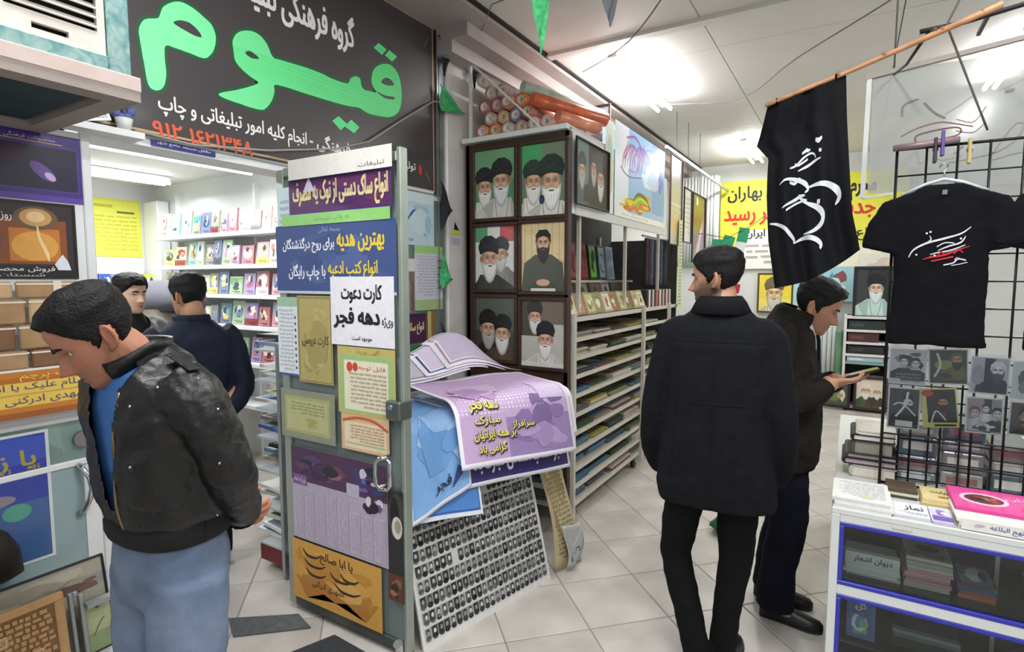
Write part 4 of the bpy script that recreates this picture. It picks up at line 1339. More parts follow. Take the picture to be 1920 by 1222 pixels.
# ---- shop window between the door hinge side and the column (x -2.4, y 2.645..3.02)
sw = thing('shop_window', 'narrow shop window with posters right of the open glass door', 'window', (-2.4, 2.83, 0))
MB().box(-2.41, -2.402, 2.645, 3.02, .95, 2.165).build('window_pane', m_pane, sw)
MB().box(-2.46, -2.39, 2.645, 3.02, .90, .95).build('window_sill', m_alu, sw)
MB().box(-2.46, -2.40, 2.645, 3.02, 0, .90).build('lower_panel', m_grn, sw)
MB().box(-2.43, -2.395, 3.0, 3.02, .95, 2.165).build('side_stile', m_alu, sw)


def on_win(y0, z0, sheet, label, cat, name, lift=.001):
    return tag(sheet.build(name, face_x(-2.3935 + lift, y0, z0), thick=.0008), label, cat)


s = Sheet(.31, .36, 'bcd5dc')
s.rect(0, .27, .31, .36, 'd2e2e4').blobs(.02, .05, .29, .28, 6, ['aaccd8', 'c8dde0', '9fc4d4'], 3, .4).stroke([(.03, .13), (.09, .20), (.13, .225)], [.004, .018, .004], '3b5fa0').ell(.22, .07, .012, .008, '7fa6c8').text('طراحی', .02, .02, .10, .05, '50585e')
on_win(2.632, 1.862, s, 'pale blue poster with a blue pen stroke in the shop window', 'poster', 'poster')
s = Sheet(.285, .42, 'cbcdd6')
s.rect(0, .37, .285, .42, '9ccb7a').rect(0, .0, .285, .07, 'a5bd86').lines(.02, .09, .24, .36, 14, 'aeb0bc', seed=13, words=5)
for k in range(5):
    s.rect(.235, .14 + k * .045, .265, .15 + k * .045, '44465a')
on_win(2.742, 1.443, s, 'lavender list sheet with green header and footer in the shop window', 'notice', 'notice', .002)
s = Sheet(.10, .38, '7d6a60'); s.blobs(.005, .01, .095, .28, 8, ['8a7a6c', '6a564e', '93867c'], 4, .5).rect(0, .30, .10, .38, 'd8d6d2')
on_win(2.642, 1.395, s, 'narrow brown paper sheet at the left edge of the shop window', 'notice', 'notice', .001)
s = Sheet(.20, .185, '4a1f45'); s.text('انواع ساک', .02, .05, .18, .13, 'e2cf9a', bold=.03).rect(0, .165, .20, .185, '35204a')
on_win(2.643, 1.24, s, 'small purple banner with cream script low in the shop window', 'banner', 'banner', .003)
s = Sheet(.09, .20, 'cbb27a'); s.rect(.05, 0, .09, .20, '8f6f3a').rect(0, 0, .012, .2, '5a4322')
on_win(2.85, 1.235, s, 'tan booklet standing beside the small purple banner in the shop window', 'booklet', 'booklet', .002)
s = Sheet(.325, .19, '3f8f5c'); s.rect(0, .16, .325, .19, '2f7a4c').text('جهیزیه', .04, .03, .29, .13, 'd8305c', bold=.05).stroke([(.02, .03), (.08, .02), (.16, .03)], .008, 'd8305c')
on_win(2.638, 1.03, s, 'green poster with big pink lettering at the bottom of the shop window', 'poster', 'poster', .004)

# ---- pennants along the column edge and from the ceiling string
m_bk = mat('black_pennant_cloth', '22262a', rough=.85, var=.15)
m_gn = mat('green_pennant_cloth', '1f8f4f', rough=.8, var=.25, scale=40, col2='5ac07c')
ps = MB().tube([(-2.372, 2.958, 3.22), (-2.372, 2.958, 2.85), (-2.372, 2.972, 2.2), (-2.372, 2.97, 1.7), (-2.372, 2.965, 1.0)], .003, 6)
ps.tube([(-2.372, 2.965, 3.22), (-2.30, 3.1, 3.18), (-2.3, 3.3, 3.25), (-1.9, 2.9, 3.27), (-1.14, 2.03, 2.79), (-.8, 2.03, 2.70), (-.2, 2.03, 2.80), (.6, 2.0, 2.95)], .003, 6)
tag(ps.build('pennant_string', m_wire), 'thin string carrying green and black pennants from the column to the ceiling', 'string')


def pennant(pts, m_, label, n=(1, 0, 0), wave=.012):
    """triangular cloth pennant with a soft fold; pts top edge a-b and tip c"""
    a, b, c = [Vector(p) for p in pts]
    nn = Vector(n)
    top = MB()
    N = 8
    for side in (0, 1):
        def fn(u, v):
            e = a * (1 - u) + b * u
            p = e * (1 - v) + c * v
            return p + nn * (wave * math.sin(u * 7 + v * 5) * (1 - v * .5) + (side * -.0015))
        top.grid(fn, N, N)
    o = top.build('pennant', m_)
    return tag(o, label, 'pennant', 'pennants on the string')


pennant([(-2.36, 2.972, 3.22), (-2.36, 3.16, 3.24), (-2.36, 3.03, 2.98)], m_bk, 'black pennant at the top left corner of the marble column')
pennant([(-2.33, 3.27, 3.26), (-2.33, 3.46, 3.28), (-2.33, 3.33, 2.98)], m_bk, 'black pennant at the top right corner of the marble column')
pennant([(-2.36, 2.975, 2.92), (-2.36, 2.985, 2.745), (-2.34, 3.23, 2.78)], m_gn, 'green pennant crossing the marble column at sign height')
pennant([(-2.36, 2.975, 2.30), (-2.36, 2.97, 1.97), (-2.35, 3.09, 2.11)], m_bk, 'black pennant at the column edge level with the bottom of the shop sign')
pennant([(-2.36, 2.97, 1.84), (-2.36, 2.965, 1.58), (-2.35, 3.085, 1.64)], m_gn, 'green pennant at the column edge beside the lavender window list')
pennant([(-2.36, 2.965, 1.36), (-2.36, 2.96, 1.0), (-2.35, 3.10, 1.10)], m_bk, 'black pennant lowest on the column edge above the newspaper pile')
pennant([(-1.145, 2.03, 2.79), (-1.045, 2.03, 2.765), (-1.10, 2.03, 2.535)], m_gn, 'green pennant hanging free from the ceiling string', (0, -1, 0))
pennant([(-.85, 2.03, 2.705), (-.765, 2.03, 2.70), (-.81, 2.03, 2.575)], mat('grey_pennant_cloth', '4c5054', rough=.85, var=.15), 'dark grey pennant hanging free from the ceiling string', (0, -1, 0))
s = Sheet(.11, .10, 'cfcac4')
s.poly([(.0, .0), (.11, .0), (.085, .03), (.02, .03)], 'd4cf3a').poly([(.04, .035), (.10, .03), (.05, .09)], '1c1c1c')
tag(s.build('sticker', face_x(-2.3785, 3.10, 1.955), thick=.001), 'small yellow and black sticker on the marble column', 'sticker')
s = Sheet(.12, .05, 'c9c7cc'); s.lines(.01, .005, .11, .045, 3, '9a98a4', seed=3)
tag(s.build('label', face_x(-2.3785, 3.09, 1.885), thick=.001), 'pale paper label under the yellow sticker on the marble column', 'label')

# mats on the floor at the door
m_mat = mat('grey_floor_mat', '55585a', rough=.95, var=.25, scale=60)
mm = MB()
mm._add([(-2.52, 1.50, .0), (-2.37, 1.43, 0), (-2.12, 1.66, 0), (-2.26, 1.70, 0), (-2.52, 1.50, .008), (-2.37, 1.43, .008), (-2.12, 1.66, .008), (-2.26, 1.70, .008)], [(4, 5, 6, 7), (0, 1, 5, 4), (1, 2, 6, 5), (2, 3, 7, 6), (3, 0, 4, 7)])
tag(mm.build('door_mat', m_mat), 'grey rubber mat strip on the floor left of the open glass door', 'mat')
mm = MB()
mm._add([(-2.1, 1.36, .0), (-1.80, 1.30, 0), (-1.66, 1.66, 0), (-1.98, 1.68, 0), (-2.1, 1.36, .008), (-1.80, 1.30, .008), (-1.66, 1.66, .008), (-1.98, 1.68, .008)], [(4, 5, 6, 7), (0, 1, 5, 4), (1, 2, 6, 5), (2, 3, 7, 6), (3, 0, 4, 7)])
tag(mm.build('door_mat', mat('dark_floor_mat', '303336', rough=.95, var=.25, scale=60)), 'dark mat on the floor in front of the bottom rail of the glass door', 'mat')
# ================================================================ TABLE OF POSTERS, LEANING BOARD, SHELVING ROW
m_shelfw = mat('ivory_shelf_metal', 'c6c1b4', rough=.45, var=.05)
# table carrying the poster pile: front edge runs from (-1.66,1.80) to (-1.36,2.72)
A, B = Vector((-1.68, 1.80, 0)), Vector((-1.38, 2.75, 0))
td = (B - A).normalized()
tn = Vector((td.y, -td.x, 0))          # outward normal (towards the aisle)
tb = thing('poster_table', 'table under the fanned pile of posters next to the glass door', 'table', (-1.9, 2.3, 0))


def tpt(a, d, z):
    return A + td * a - tn * d + Vector((0, 0, z))


def tbox(a0, a1, d0, d1, z0, z1):
    q = MB()
    vs = [tpt(a, d, z) for a in (a0, a1) for d in (d0, d1) for z in (z0, z1)]
    q._add(vs, [(0, 1, 3, 2), (4, 6, 7, 5), (0, 4, 5, 1), (2, 3, 7, 6), (0, 2, 6, 4), (1, 5, 7, 3)])
    return q


LT = (B - A).length
tbox(.02, LT - .1, .20, .66, .93, .96).build('table_top', m_white, tb, bevel=.004)
for a in (.05, LT - .15):
    for d in (.24, .62):
        tbox(a - .02, a + .02, d - .02, d + .02, 0, .93).build('leg', m_alu, tb)
tbox(.07, LT - .17, .22, .24, .84, .93).build('apron', m_alu, tb)

# posters draped over the table edge
def drape(sheet, a0, a1, dback, hang, zt, out, name, label, tilt=0.0, skew=0.0, curl=.0, nu=24, nv=44, cat='poster', sag=0.0):
    """sheet lies on the pile and bends down over the edge; b=0 is the hanging hem"""
    L = sheet.h
    ra = .055 + out

    def f(a, b, h):
        s_ = a / sheet.w
        aa = a0 + (a1 - a0) * s_ + skew * (b / L - .5)
        q = b + tilt * (s_ - .5)
        bend = rad(78)
        arc = ra * bend
        if q < hang:                                   # hanging flap
            dd = hang - q
            ang = bend
            x = ra * math.sin(ang) + dd * math.cos(ang)
            z = -ra * (1 - math.cos(ang)) - dd * math.sin(ang)
            nx, nz = math.sin(ang), math.cos(ang)
        elif q < hang + arc:
            ang = (hang + arc - q) / ra
            x = ra * math.sin(ang)
            z = -ra * (1 - math.cos(ang))
            nx, nz = math.sin(ang), math.cos(ang)
        else:
            x = -(q - hang - arc)
            z = 0 + curl * max(0, (q - hang - arc)) ** 1.5
            nx, nz = 0, 1
        wv = .006 * math.sin(s_ * 9 + a0 * 5) + sag * math.sin(s_ * math.pi)
        p = tpt(aa, -x - out * .4 + .05, zt + z) + (tn * nx + Vector((0, 0, nz))) * (h + wv)
        return p
    return tag(sheet.build(name, f, thick=.001, nu=nu, nv=nv, eps=.0012, cap=.014), label, cat, 'posters on the table')


s = Sheet(.62, .80, '3f6bb8'); s.frame(0, 0, .62, .80, .02, 'dfe4ee').rect(.03, .03, .59, .3, '4f86cc')
drape(s, -.02, .40, .4, .40, .99, .0, 'poster', 'blue poster with a white border lowest in the pile beside the door stile', tilt=-.06)
s = Sheet(.55, .78, 'e6e8f0'); s.rect(.02, .02, .53, .76, '7aa6d8').blobs(.03, .12, .52, .5, 8, ['8fb4dd', '6a9ad0', 'a4c2e2'], 3, .5)
s.text('فجر', .22, .06, .36, .12, '1d2a44', bold=.04).poly([(.36, .05), (.48, .10), (.42, .14)], '2a3a66')
drape(s, .02, .36, .4, .33, 1.01, .02, 'poster', 'sky blue poster with dark script hanging at the left of the poster pile', tilt=.10, skew=.05)
s = Sheet(.9, .70, 'e9e7f0'); s.rect(.02, .02, .88, .30, '3a2f6b'); s.text('فجر انقلاب اسلامی مبارک باد', .08, .05, .84, .17, 'e9e6f4', bold=.03).text('دهه فجر', .66, .20, .84, .27, 'd8d2ea', bold=.02)
drape(s, .30, 1.02, .4, .33, 1.015, .01, 'poster', 'navy poster with white script peeping out under the lavender posters', tilt=-.05)
s = Sheet(.9, .70, 'efedf5'); s.frame(.03, .03, .87, .67, .018, '3b3577').rect(.06, .06, .84, .64, 'c9b9d4')
drape(s, .30, 1.08, .4, .17, 1.05, .03, 'poster', 'white poster with a dark violet border second from the top of the pile', tilt=-.05, curl=.12)
s = Sheet(.88, .74, 'efeaf4'); s.rect(.025, .025, .855, .715, 'c6a9cf')
s.rect(.35, .025, .855, .22, '9a83b4').blobs(.35, .03, .85, .35, 14, ['8d74a6', 'b79bc6', '7d6898', 'a58cb8'], 12, .3)
s.rect(.62, .30, .83, .45, 'cdbbd8').blobs(.03, .3, .5, .6, 8, ['d3b6d6', 'b992c2', 'cdb0d4'], 5, .4)
for i, (t_, a0, a1, b0, b1) in enumerate([('دهه فجر', .10, .30, .255, .325), ('مبارک', .12, .30, .19, .24), ('بر همه ایرانیان', .10, .40, .12, .175), ('گرامی باد', .12, .32, .055, .11), ('سرافراز', .38, .54, .16, .20)]):
    s.text(t_, a0 + .006, b0 - .006, a1 + .006, b1 - .006, '2a1c3a', bold=.06)
    s.text(t_, a0, b0, a1, b1, 'e9dc66', bold=.03)
drape(s, .26, 1.03, .4, .26, 1.075, .045, 'poster', 'lavender poster with yellow script on top of the pile by the glass door', tilt=-.06, curl=.1)
# upright fan of curled sheets at the back of the pile
for k in range(4):
    s = Sheet(.62, .5, ['e9e7ee', 'dcd8e4', 'f0eef4', 'e4e0ec'][k])
    s.frame(.03, .03, .59, .47, .016, ['3b3577', '8f7a9c', '55508a', 'b08a9c'][k]).rect(.06, .06, .56, .44, ['cdbfd6', 'c8c0cc', 'd8cbe0', 'c0b4cc'][k])

    def fan(a, b, h, k=k):
        s_ = a / .62
        t_ = b / .5
        aa, dd = .12 + .13 * k + .55 * s_, .36 + .26 * t_
        up = (.20 * math.sin(min(1, max(0, (aa - .08) / 1.0)) * math.pi) + .04 * math.sin(aa * 11)) * min(1, .35 + t_)
        return tpt(aa, dd, 1.06 + .014 * k + up + h)
    tag(s.build('poster', fan, thick=.001, nu=12, nv=6, eps=.0012, cap=.014), ['white sheet with a violet border humped at the back left of the poster pile', 'grey violet sheet bulging behind the lavender poster', 'pale sheet with a blue violet border curled at the back of the pile', 'mauve bordered sheet rearmost on the poster pile'][k], 'poster', 'posters on the table')
for k in range(5):
    s = Sheet(.34, .22, ['e2e2e4', '3a3a42', 'd6d4d8', '55525c', 'eeeef0'][k])
    s.blobs(.01, .02, .33, .2, 6, ['2c2c32', 'f2f2f2', '8a8890'], k, .3)
    mp_ = plane_map(tpt(.01 + .03 * k, .40 - .0 * k, .968 + .012 * k), td * .96 + tn * (.1 * (k - 2)), -tn, (0, 0, 1))
    tag(s.build('leaflet', mp_, thick=.008), f'{["white", "black", "pale grey", "charcoal", "bright white"][k]} leaflet bundle at the left end of the poster table behind the door stile', 'leaflet', 'leaflets on the poster table')

# mosaic portrait board leaning on the table
MBW, MBH = .86, .80
bl = Vector((-1.545, 1.80, .0))
br = Vector((-1.352, 2.64, .0))
u = (br - bl).normalized()
nrm = Vector((u.y, -u.x, 0))
vv = (Vector((0, 0, 1)) - nrm * .27).normalized()
nn = u.cross(vv).normalized()
s = Sheet(MBW, .93, 'd8d6d2')
s.rect(.012, .03, .848, .918, 'c9c7c2')
rr = random.Random(3)
gr = ['1d1d1f', '3a3a3c', '6a6a6c', '8e8e90', '525254']
rows, cols = 13, 23
for i in range(rows):
    b0 = .045 + i * .0675
    for j in range(cols):
        a0 = .02 + j * .0358
        if rr.random() < .02:
            continue
        w_, h__ = .0335, .047
        s.rect(a0, b0, a0 + w_, b0 + h__, rr.choice(gr[1:4]))
        s.lay -= 1
        fa, fb = a0 + w_ * rr.uniform(.42, .58), b0 + h__ * .55
        s.ell(fa, b0 + h__ * .05, w_ * .48, h__ * .28, gr[rr.randrange(0, 3)], 8)
        s.lay += 0
        s.ell(fa, fb + h__ * .1, w_ * .31, h__ * .30, '161618', 8)
        s.ell(fa, fb, w_ * .23, h__ * .23, rr.choice(['b8b6b2', 'a2a09c', 'cac8c4', '8c8a88']), 8)
        s.lay -= 3
mo = s.build('portrait_board', lambda a, b, h: bl + u * a + vv * b + nn * h, thick=.012, eps=.0006, cap=.004)
tag(mo, 'large board of tiny black and white portraits leaning against the poster table', 'board')
s = Sheet(.05, .06, 'b9b4ac'); s.stroke([(.01, .01), (.03, .05)], .012, '8a847c')
tag(s.build('tape_scrap', lambda a, b, h: bl + u * (.43 + a) + vv * (.80 + b) + nn * (.012 + h), thick=.001), 'crumpled tape scrap stuck near the top of the portrait board', 'scrap')
# blue paper tip hanging below the posters
s = Sheet(.11, .11, '4a5f9c'); s.frame(0, 0, .11, .11, .01, 'dfe2ee')
tag(s.build('poster_corner', lambda a, b, h: bl + u * (.66 + a * .7 + b * .2) + vv * (.70 + b - a * .3) + nn * (.02 + h), thick=.001), 'blue poster corner hanging down over the portrait board', 'poster', 'posters on the table')

# yellowed sheet hanging at the right of the board, with its plastic cover
s = Sheet(.20, .98, 'b8a985')
s.blobs(.01, .02, .19, .96, 22, ['a8966e', 'c4b692', '9a8a62', 'b3a888'], 6, .35).lines(.02, .05, .18, .93, 34, '8c7c58', seed=4, words=4)
o_ = Vector((-1.36, 2.70, .01))
yd = Vector((.30, .95, 0)).normalized()


def ymap(a, b, h):
    t_ = b / .98
    return o_ + yd * (a * (1 - .12 * t_) + .02 * math.sin(t_ * 5)) + Vector((-.17 * t_, -.02 * t_, b)) + Vector((yd.y, -yd.x, .15)) * (h + .02 * math.sin(t_ * 6 + a * 8))


tag(s.build('printed_sheet', ymap, thick=.001, nu=4, nv=16, eps=.001), 'long yellowed printed sheet hanging to the floor right of the portrait board', 'sheet')
s = Sheet(.13, .24, 'aeb2b0'); s.poly([(.03, .03), (.12, .07), (.11, .10), (.02, .05)], '2f4a52').stroke([(.02, .22), (.07, .1), (.05, .02)], .006, 'dcdedd').stroke([(.1, .22), (.08, .1)], .005, 'd6d8d8')
tag(s.build('plastic_bag', lambda a, b, h: o_ + yd * (.06 + a) + Vector((-.05 * b, 0, .005 + b)) + Vector((yd.y, -yd.x, .2)) * (h + .035 + .02 * math.sin(a * 40 + b * 20)), thick=.002, nu=8, nv=8, material=GLOSSP), 'crumpled clear plastic bag at the foot of the yellowed sheet', 'bag')

# ---- end panel with six framed portraits (y = 3.2, facing the camera)
ep = thing('shelving_end_panel', 'dark wooden end panel of the shelving row carrying the framed portraits', 'panel', (-1.92, 3.25, 0))
MB().box(-2.33, -1.545, 3.225, 3.255, .55, 2.565).build('panel_board', m_wood, ep)
for x in (-2.32, -1.555):
    MB().box(x - .015, x + .015, 3.225, 3.265, 0, 2.565).build('upright', m_wood, ep)
MB().box(-2.345, -1.545, 3.19, 3.24, 2.572, 2.605).build('top_rail', m_white, ep, bevel=.003)


def framed(x0, z0, w, h, sheet, label, bw=.024, y=3.215, group='framed portraits on the end panel'):
    return picture('framed_portrait', label, sheet, lambda a, b, hh: Vector((x0 + bw + a, y - .004 - hh, z0 + bw + b)), bw, .014, m_wood, group)


def sh(w, h, c):
    return Sheet(w - .048, h - .048, c)


cw, ch_ = .365, .525
xs = (-2.27, -1.90)
zr = (2.03, 1.545, 1.055)
W_, H_ = cw - .048, .48 - .048
s = Sheet(W_, .50 - .048, '4f8a58'); s.rect(0, .25, W_, .452, '6b9a70').man(.075, .20, .15, hat='1a1b1e', beard='e6e4e0', robe='e0ddd6', turn=.6).man(.215, .23, .17, hat='1a1b1e', beard='dcdcda', robe='c9c4ba', turn=-.6)
framed(xs[0], 2.035, cw - .01, .50, s, 'framed portrait of two white bearded men in black turbans, upper left on the panel')
s = Sheet(W_, .50 - .048, '6a7a62'); s.rect(0, 0, W_, .08, 'd8d3c4').rect(0, .25, .15, .452, '3f9a58').man(.085, .21, .155, hat='222524', beard='e4e2dc', robe='e3dfd4', turn=.3).man(.215, .20, .19, hat='1b1c1e', beard='efeeea', robe='d6d2c8', turn=.2).ell(.15, .10, .02, .03, '2a3350')
framed(xs[1], 2.03, cw, .505, s, 'framed portrait of two bearded men smiling against green, upper right on the panel')
s = Sheet(W_, .47 - .048, 'd2d2cb'); s.rect(.2, .32, W_, .422, 'b8453e').rect(0, .32, .1, .422, '5a9a6a').man(.21, .23, .13, hat='26272a', beard='c8c6c2', robe='8f8a84', turn=-.8).man(.11, .20, .17, hat='191a1d', beard='e2e0dc', robe='3c3a3a', turn=.8)
framed(xs[0], 1.555, cw - .01, .47, s, 'framed portrait of two turbaned men facing right over a flag, middle left on the panel')
s = Sheet(W_, .485 - .048, 'cdb585'); s.rect(0, .2, W_, .437, 'd8c293')
for k in range(6):
    s.rect(.02 + k * .05, .2, .03 + k * .05, .437, 'cbb07e')
s.poly([(.0, 0), (.02, .18), (.1, .235), (.22, .235), (.30, .18), (.317, 0)], '4b5146').poly([(.13, .24), (.19, .24), (.16, .18)], 'c9c6b8')
s.man(.16, .30, .13, hat='1c1a1a', beard='2b2320', head='hair', shoulders=False, skin='c99b78').poly([(.05, .02), (.12, .07), (.2, .07), (.27, .02), (.26, 0), (.06, 0)], '41463d').ell(.16, .055, .05, .022, 'cfa283').rect(.07, .0, .25, .018, 'd8d2c4')
framed(xs[1], 1.545, cw, .485, s, 'framed portrait of a dark bearded man in grey green with folded hands, middle right')
s = Sheet(W_, .47 - .048, '3f4440'); s.rect(0, .2, W_, .422, '51584e').man(.10, .20, .15, hat='141517', beard='b5b0aa', robe='2a2a2a', turn=.5).man(.22, .17, .15, hat='17181a', beard='dedcd8', robe='5a4a3c', turn=-.5)
framed(xs[0], 1.075, cw - .01, .47, s, 'framed portrait of two men in black turbans, brown robe, lower left on the panel')
s = Sheet(W_, .48 - .048, 'b9b4ac'); s.rect(0, .2, .16, .432, '4a4038').rect(.15, .28, W_, .432, '6e6358').man(.10, .32, .12, hat='2a2522', beard='d8d4ce', robe='6a5e54', shoulders=False, turn=.3).man(.18, .17, .14, hat='141416', beard='e4e2de', robe='e0ddd8', turn=-.2).rect(0, 0, W_, .03, 'd8d4cc')
framed(xs[1], 1.05, cw, .48, s, 'framed portrait of a turbaned man in white robe with a second face above, lower right')
# framed portrait on the aisle side of the corner
s = Sheet(.54, .40, '2c2220'); s.rect(0, 0, .19, .40, '5f7a78').man(.09, .21, .13, hat='1d2a2a', beard='b0b4b0', robe='4a5a52').man(.28, .25, .13, hat='120e0e', beard='c0aaa0', robe='2a1c1a', skin='b8876a').man(.40, .19, .16, hat='0f0c0c', beard='d8d4d2', robe='1c1416', skin='c08e70')
picture('framed_portrait', 'dark framed portrait of three bearded men on the aisle side of the corner', s, lambda a, b, h: Vector((-1.528 + h, 3.30 + a, 2.135 + b)), .012, .012, m_black)

# ---- metal shelving along the aisle (face x = -1.55, y 3.27..5.9)
ms = thing('metal_shelving', 'ivory metal shelving with ten sloping shelves of posters along the aisle', 'shelving', (-1.95, 4.5, 0))
SH = [.12, .235, .355, .48, .605, .73, .86, .99, 1.115, 1.24, 1.375]
SY0, SY1 = 3.28, 5.86
for i, z in enumerate(SH):
    top = i == len(SH) - 1
    y1 = SY1 if top else (4.70 if i == 0 else 5.55)
    q = MB()
    q.box(-2.28, -1.555, SY0, y1, z - .012, z)
    q.box(-1.567, -1.55, SY0, y1, z - .01, z + (.016 if not top else .02))
    q.build('shelf_board', m_shelfw, ms)
for y in (SY0 + .02, 4.72, 5.5):
    MB().box(-1.548, -1.52, y - .014, y + .014, .05, 1.42).build('upright', m_shelfw, ms)
    MB().box(-2.29, -2.262, y - .014, y + .014, .05, 2.08).build('upright', m_shelfw, ms)
MB().box(-2.30, -2.285, SY0, SY1, .1, 2.55).build('back_panel', mat('dark_shelf_back', '3a3a38', rough=.8, var=.2), ms)
MB().box(-2.30, -1.57, 5.87, 5.885, .06, 2.06).build('added_dark_board', mat('dark_shelf_back', '3a3a38'), ms)  # dark board added to keep the bright wall beyond out of sight
for y in (3.32, 4.66, 5.46):
    w = MB().cyl((-1.60, y, .038), (-1.57, y, .038), .036, 16).build('caster', m_black, ms)
    MB().box(-1.61, -1.56, y - .02, y + .02, .055, .10).build('caster_fork', m_alu, w)

pc = ['b9b2a4', '6f7a5e', '8e9aa0', '49563f', 'c8c2b4', '7c4a52', 'a89a6c', '50667a', '3f5f4a', '9c8a78', 'd2cdc4', '5a7c9c', '8a6a4a', '39424a', 'b4a24e']
pn = ['pale grey', 'olive', 'slate', 'dark green', 'ivory', 'plum', 'khaki', 'steel blue', 'moss green', 'taupe', 'off-white', 'blue', 'brown', 'charcoal', 'mustard']
rr = random.Random(21)
for i, z in enumerate(SH[:-1]):
    y = SY0 + .06
    k = 0
    yend = 4.6 if i == 0 else 5.45
    while y < yend - .2:
        w = rr.uniform(.30, .46)
        h = rr.uniform(.016, .05)
        ci = (i * 4 + k * 7 + rr.randrange(3)) % 15
        if i in (1, 2, 3) and k < 2:
            ci = 11 if k == 0 or i < 3 else 14
        dx = rr.uniform(-.02, .02)
        x1 = -1.60 + dx
        n = 3
        mb = MB()
        for q in range(n):
            cc = hx(pc[(ci + (0 if q == n - 1 else q * 5)) % 15])
            j = rr.uniform(-.012, .012)
            mb.box(x1 - .45 + j, x1 + j, y + abs(j), min(y + w, yend) - abs(j), z + .002 + h * q / n, z + .002 + h * (q + 1) / n - .001, 0, cc)
        s = Sheet(.40, min(w, yend - y) - .05, pc[(ci + 2) % 15])
        o = mb.build('poster_stack', PRINT)
        s.blobs(.01, .01, .39, s.h - .01, 7, [pc[(ci + 4) % 15], pc[ci], 'd8d4c8', '3a3a3a'], i * 9 + k, .35)
        s.build('top_sheet', lambda a, b, hh, x1=x1, y=y, z=z, h=h: Vector((x1 - .43 + a, y + .025 + b, z + .002 + h + hh)), o, thick=.0006)
        tag(o, f'{pn[ci]} poster stack, {ORD[k]} from the portrait panel on the {ORD[i]} metal shelf up', 'poster stack', f'poster stacks on the {ORD[i]} metal shelf')
        y += w + rr.uniform(.02, .06)
        k += 1

# top shelf: tilted little books and frames in rows, larger frames behind
rr = random.Random(4)
bc = [('d6cfae', 'cream'), ('b98a72', 'terracotta'), ('c9b988', 'sand'), ('8f8a54', 'olive'), ('dcd2b8', 'ivory'), ('a06a58', 'rust'), ('cfc08e', 'straw'), ('6f6a48', 'moss'), ('c2a882', 'tan'), ('dcd4b0', 'pale cream')]
y = 3.32
for k in range(10):
    c, n_ = bc[k]
    s = Sheet(.15, .155, c)
    s.frame(.004, .004, .146, .151, .008, '8c7a4a').blobs(.02, .025, .13, .13, 5, ['b8603c' if k % 3 == 1 else '8f9a6a', 'e6dec4', '6a5a3a'], k, .4).text('دعا', .05, .10, .10, .13, '5a4a2a')
    o = s.build('prayer_book', plane_map((-1.58 - .01 * (k % 2), y, 1.404), (0, 1, 0), (-.35, 0, 1), (1, 0, .35)), thick=.022)
    tag(o, f'{n_} prayer book tilted in the top metal shelf front row, {ORD[k]} from the panel', 'book', 'small books in the front row')
    y += .155 + rr.uniform(.004, .014)
for k in range(14):
    c = ['2c2222', 'd8d2c8', '3a2a26', 'c8b8b0', '24242a', 'b8605c', '46302c', 'dcd8d0', '5a4038', 'c8a8a4', '2f2a2c', 'd4c8c0', '7a4a46', 'cfc8c4'][k]
    o = MB().box(-1.70, -1.585, 0, .045, 0, .16).build('paperback', mat('paperback_%d' % k, c, rough=.6), None, bevel=.002)
    o.location = (0.0, y + k * .055 + .01, 1.39)
    tag(o, f'{["dark", "light"][k % 2]} spined paperback standing on the top metal shelf, {ORD[k]} after the tilted prayer books', 'book', 'paperbacks at the far end of the top shelf')
# second tilted row
y = 3.34
for k in range(8):
    w = rr.uniform(.16, .22)
    s = Sheet(w, .23, ['5c6450', '6e5f52', '4c4a44', '7a7a66', '59504a', '8a8a80', '3f4640', '6a604e'][k])
    s.frame(.005, .005, w - .005, .225, .01, '3a3228').man(w / 2, .13, .07, hat='26241f', beard='c8c0b4', robe='4a443a', skin='b08a6c').rect(.01, .012, w - .01, .03, 'd0c8a8')
    o = s.build('small_portrait', plane_map((-1.80, y, 1.398), (0, 1, 0), (-.25, 0, 1), (1, 0, .25)), thick=.018)
    tag(o, f'{["green grey", "brown", "charcoal", "sage", "umber", "pale grey", "dark green", "khaki"][k]} small framed portrait behind the prayer books, {ORD[k]} from the panel', 'picture', 'small portraits on the top shelf')
    y += w + rr.uniform(.03, .06)
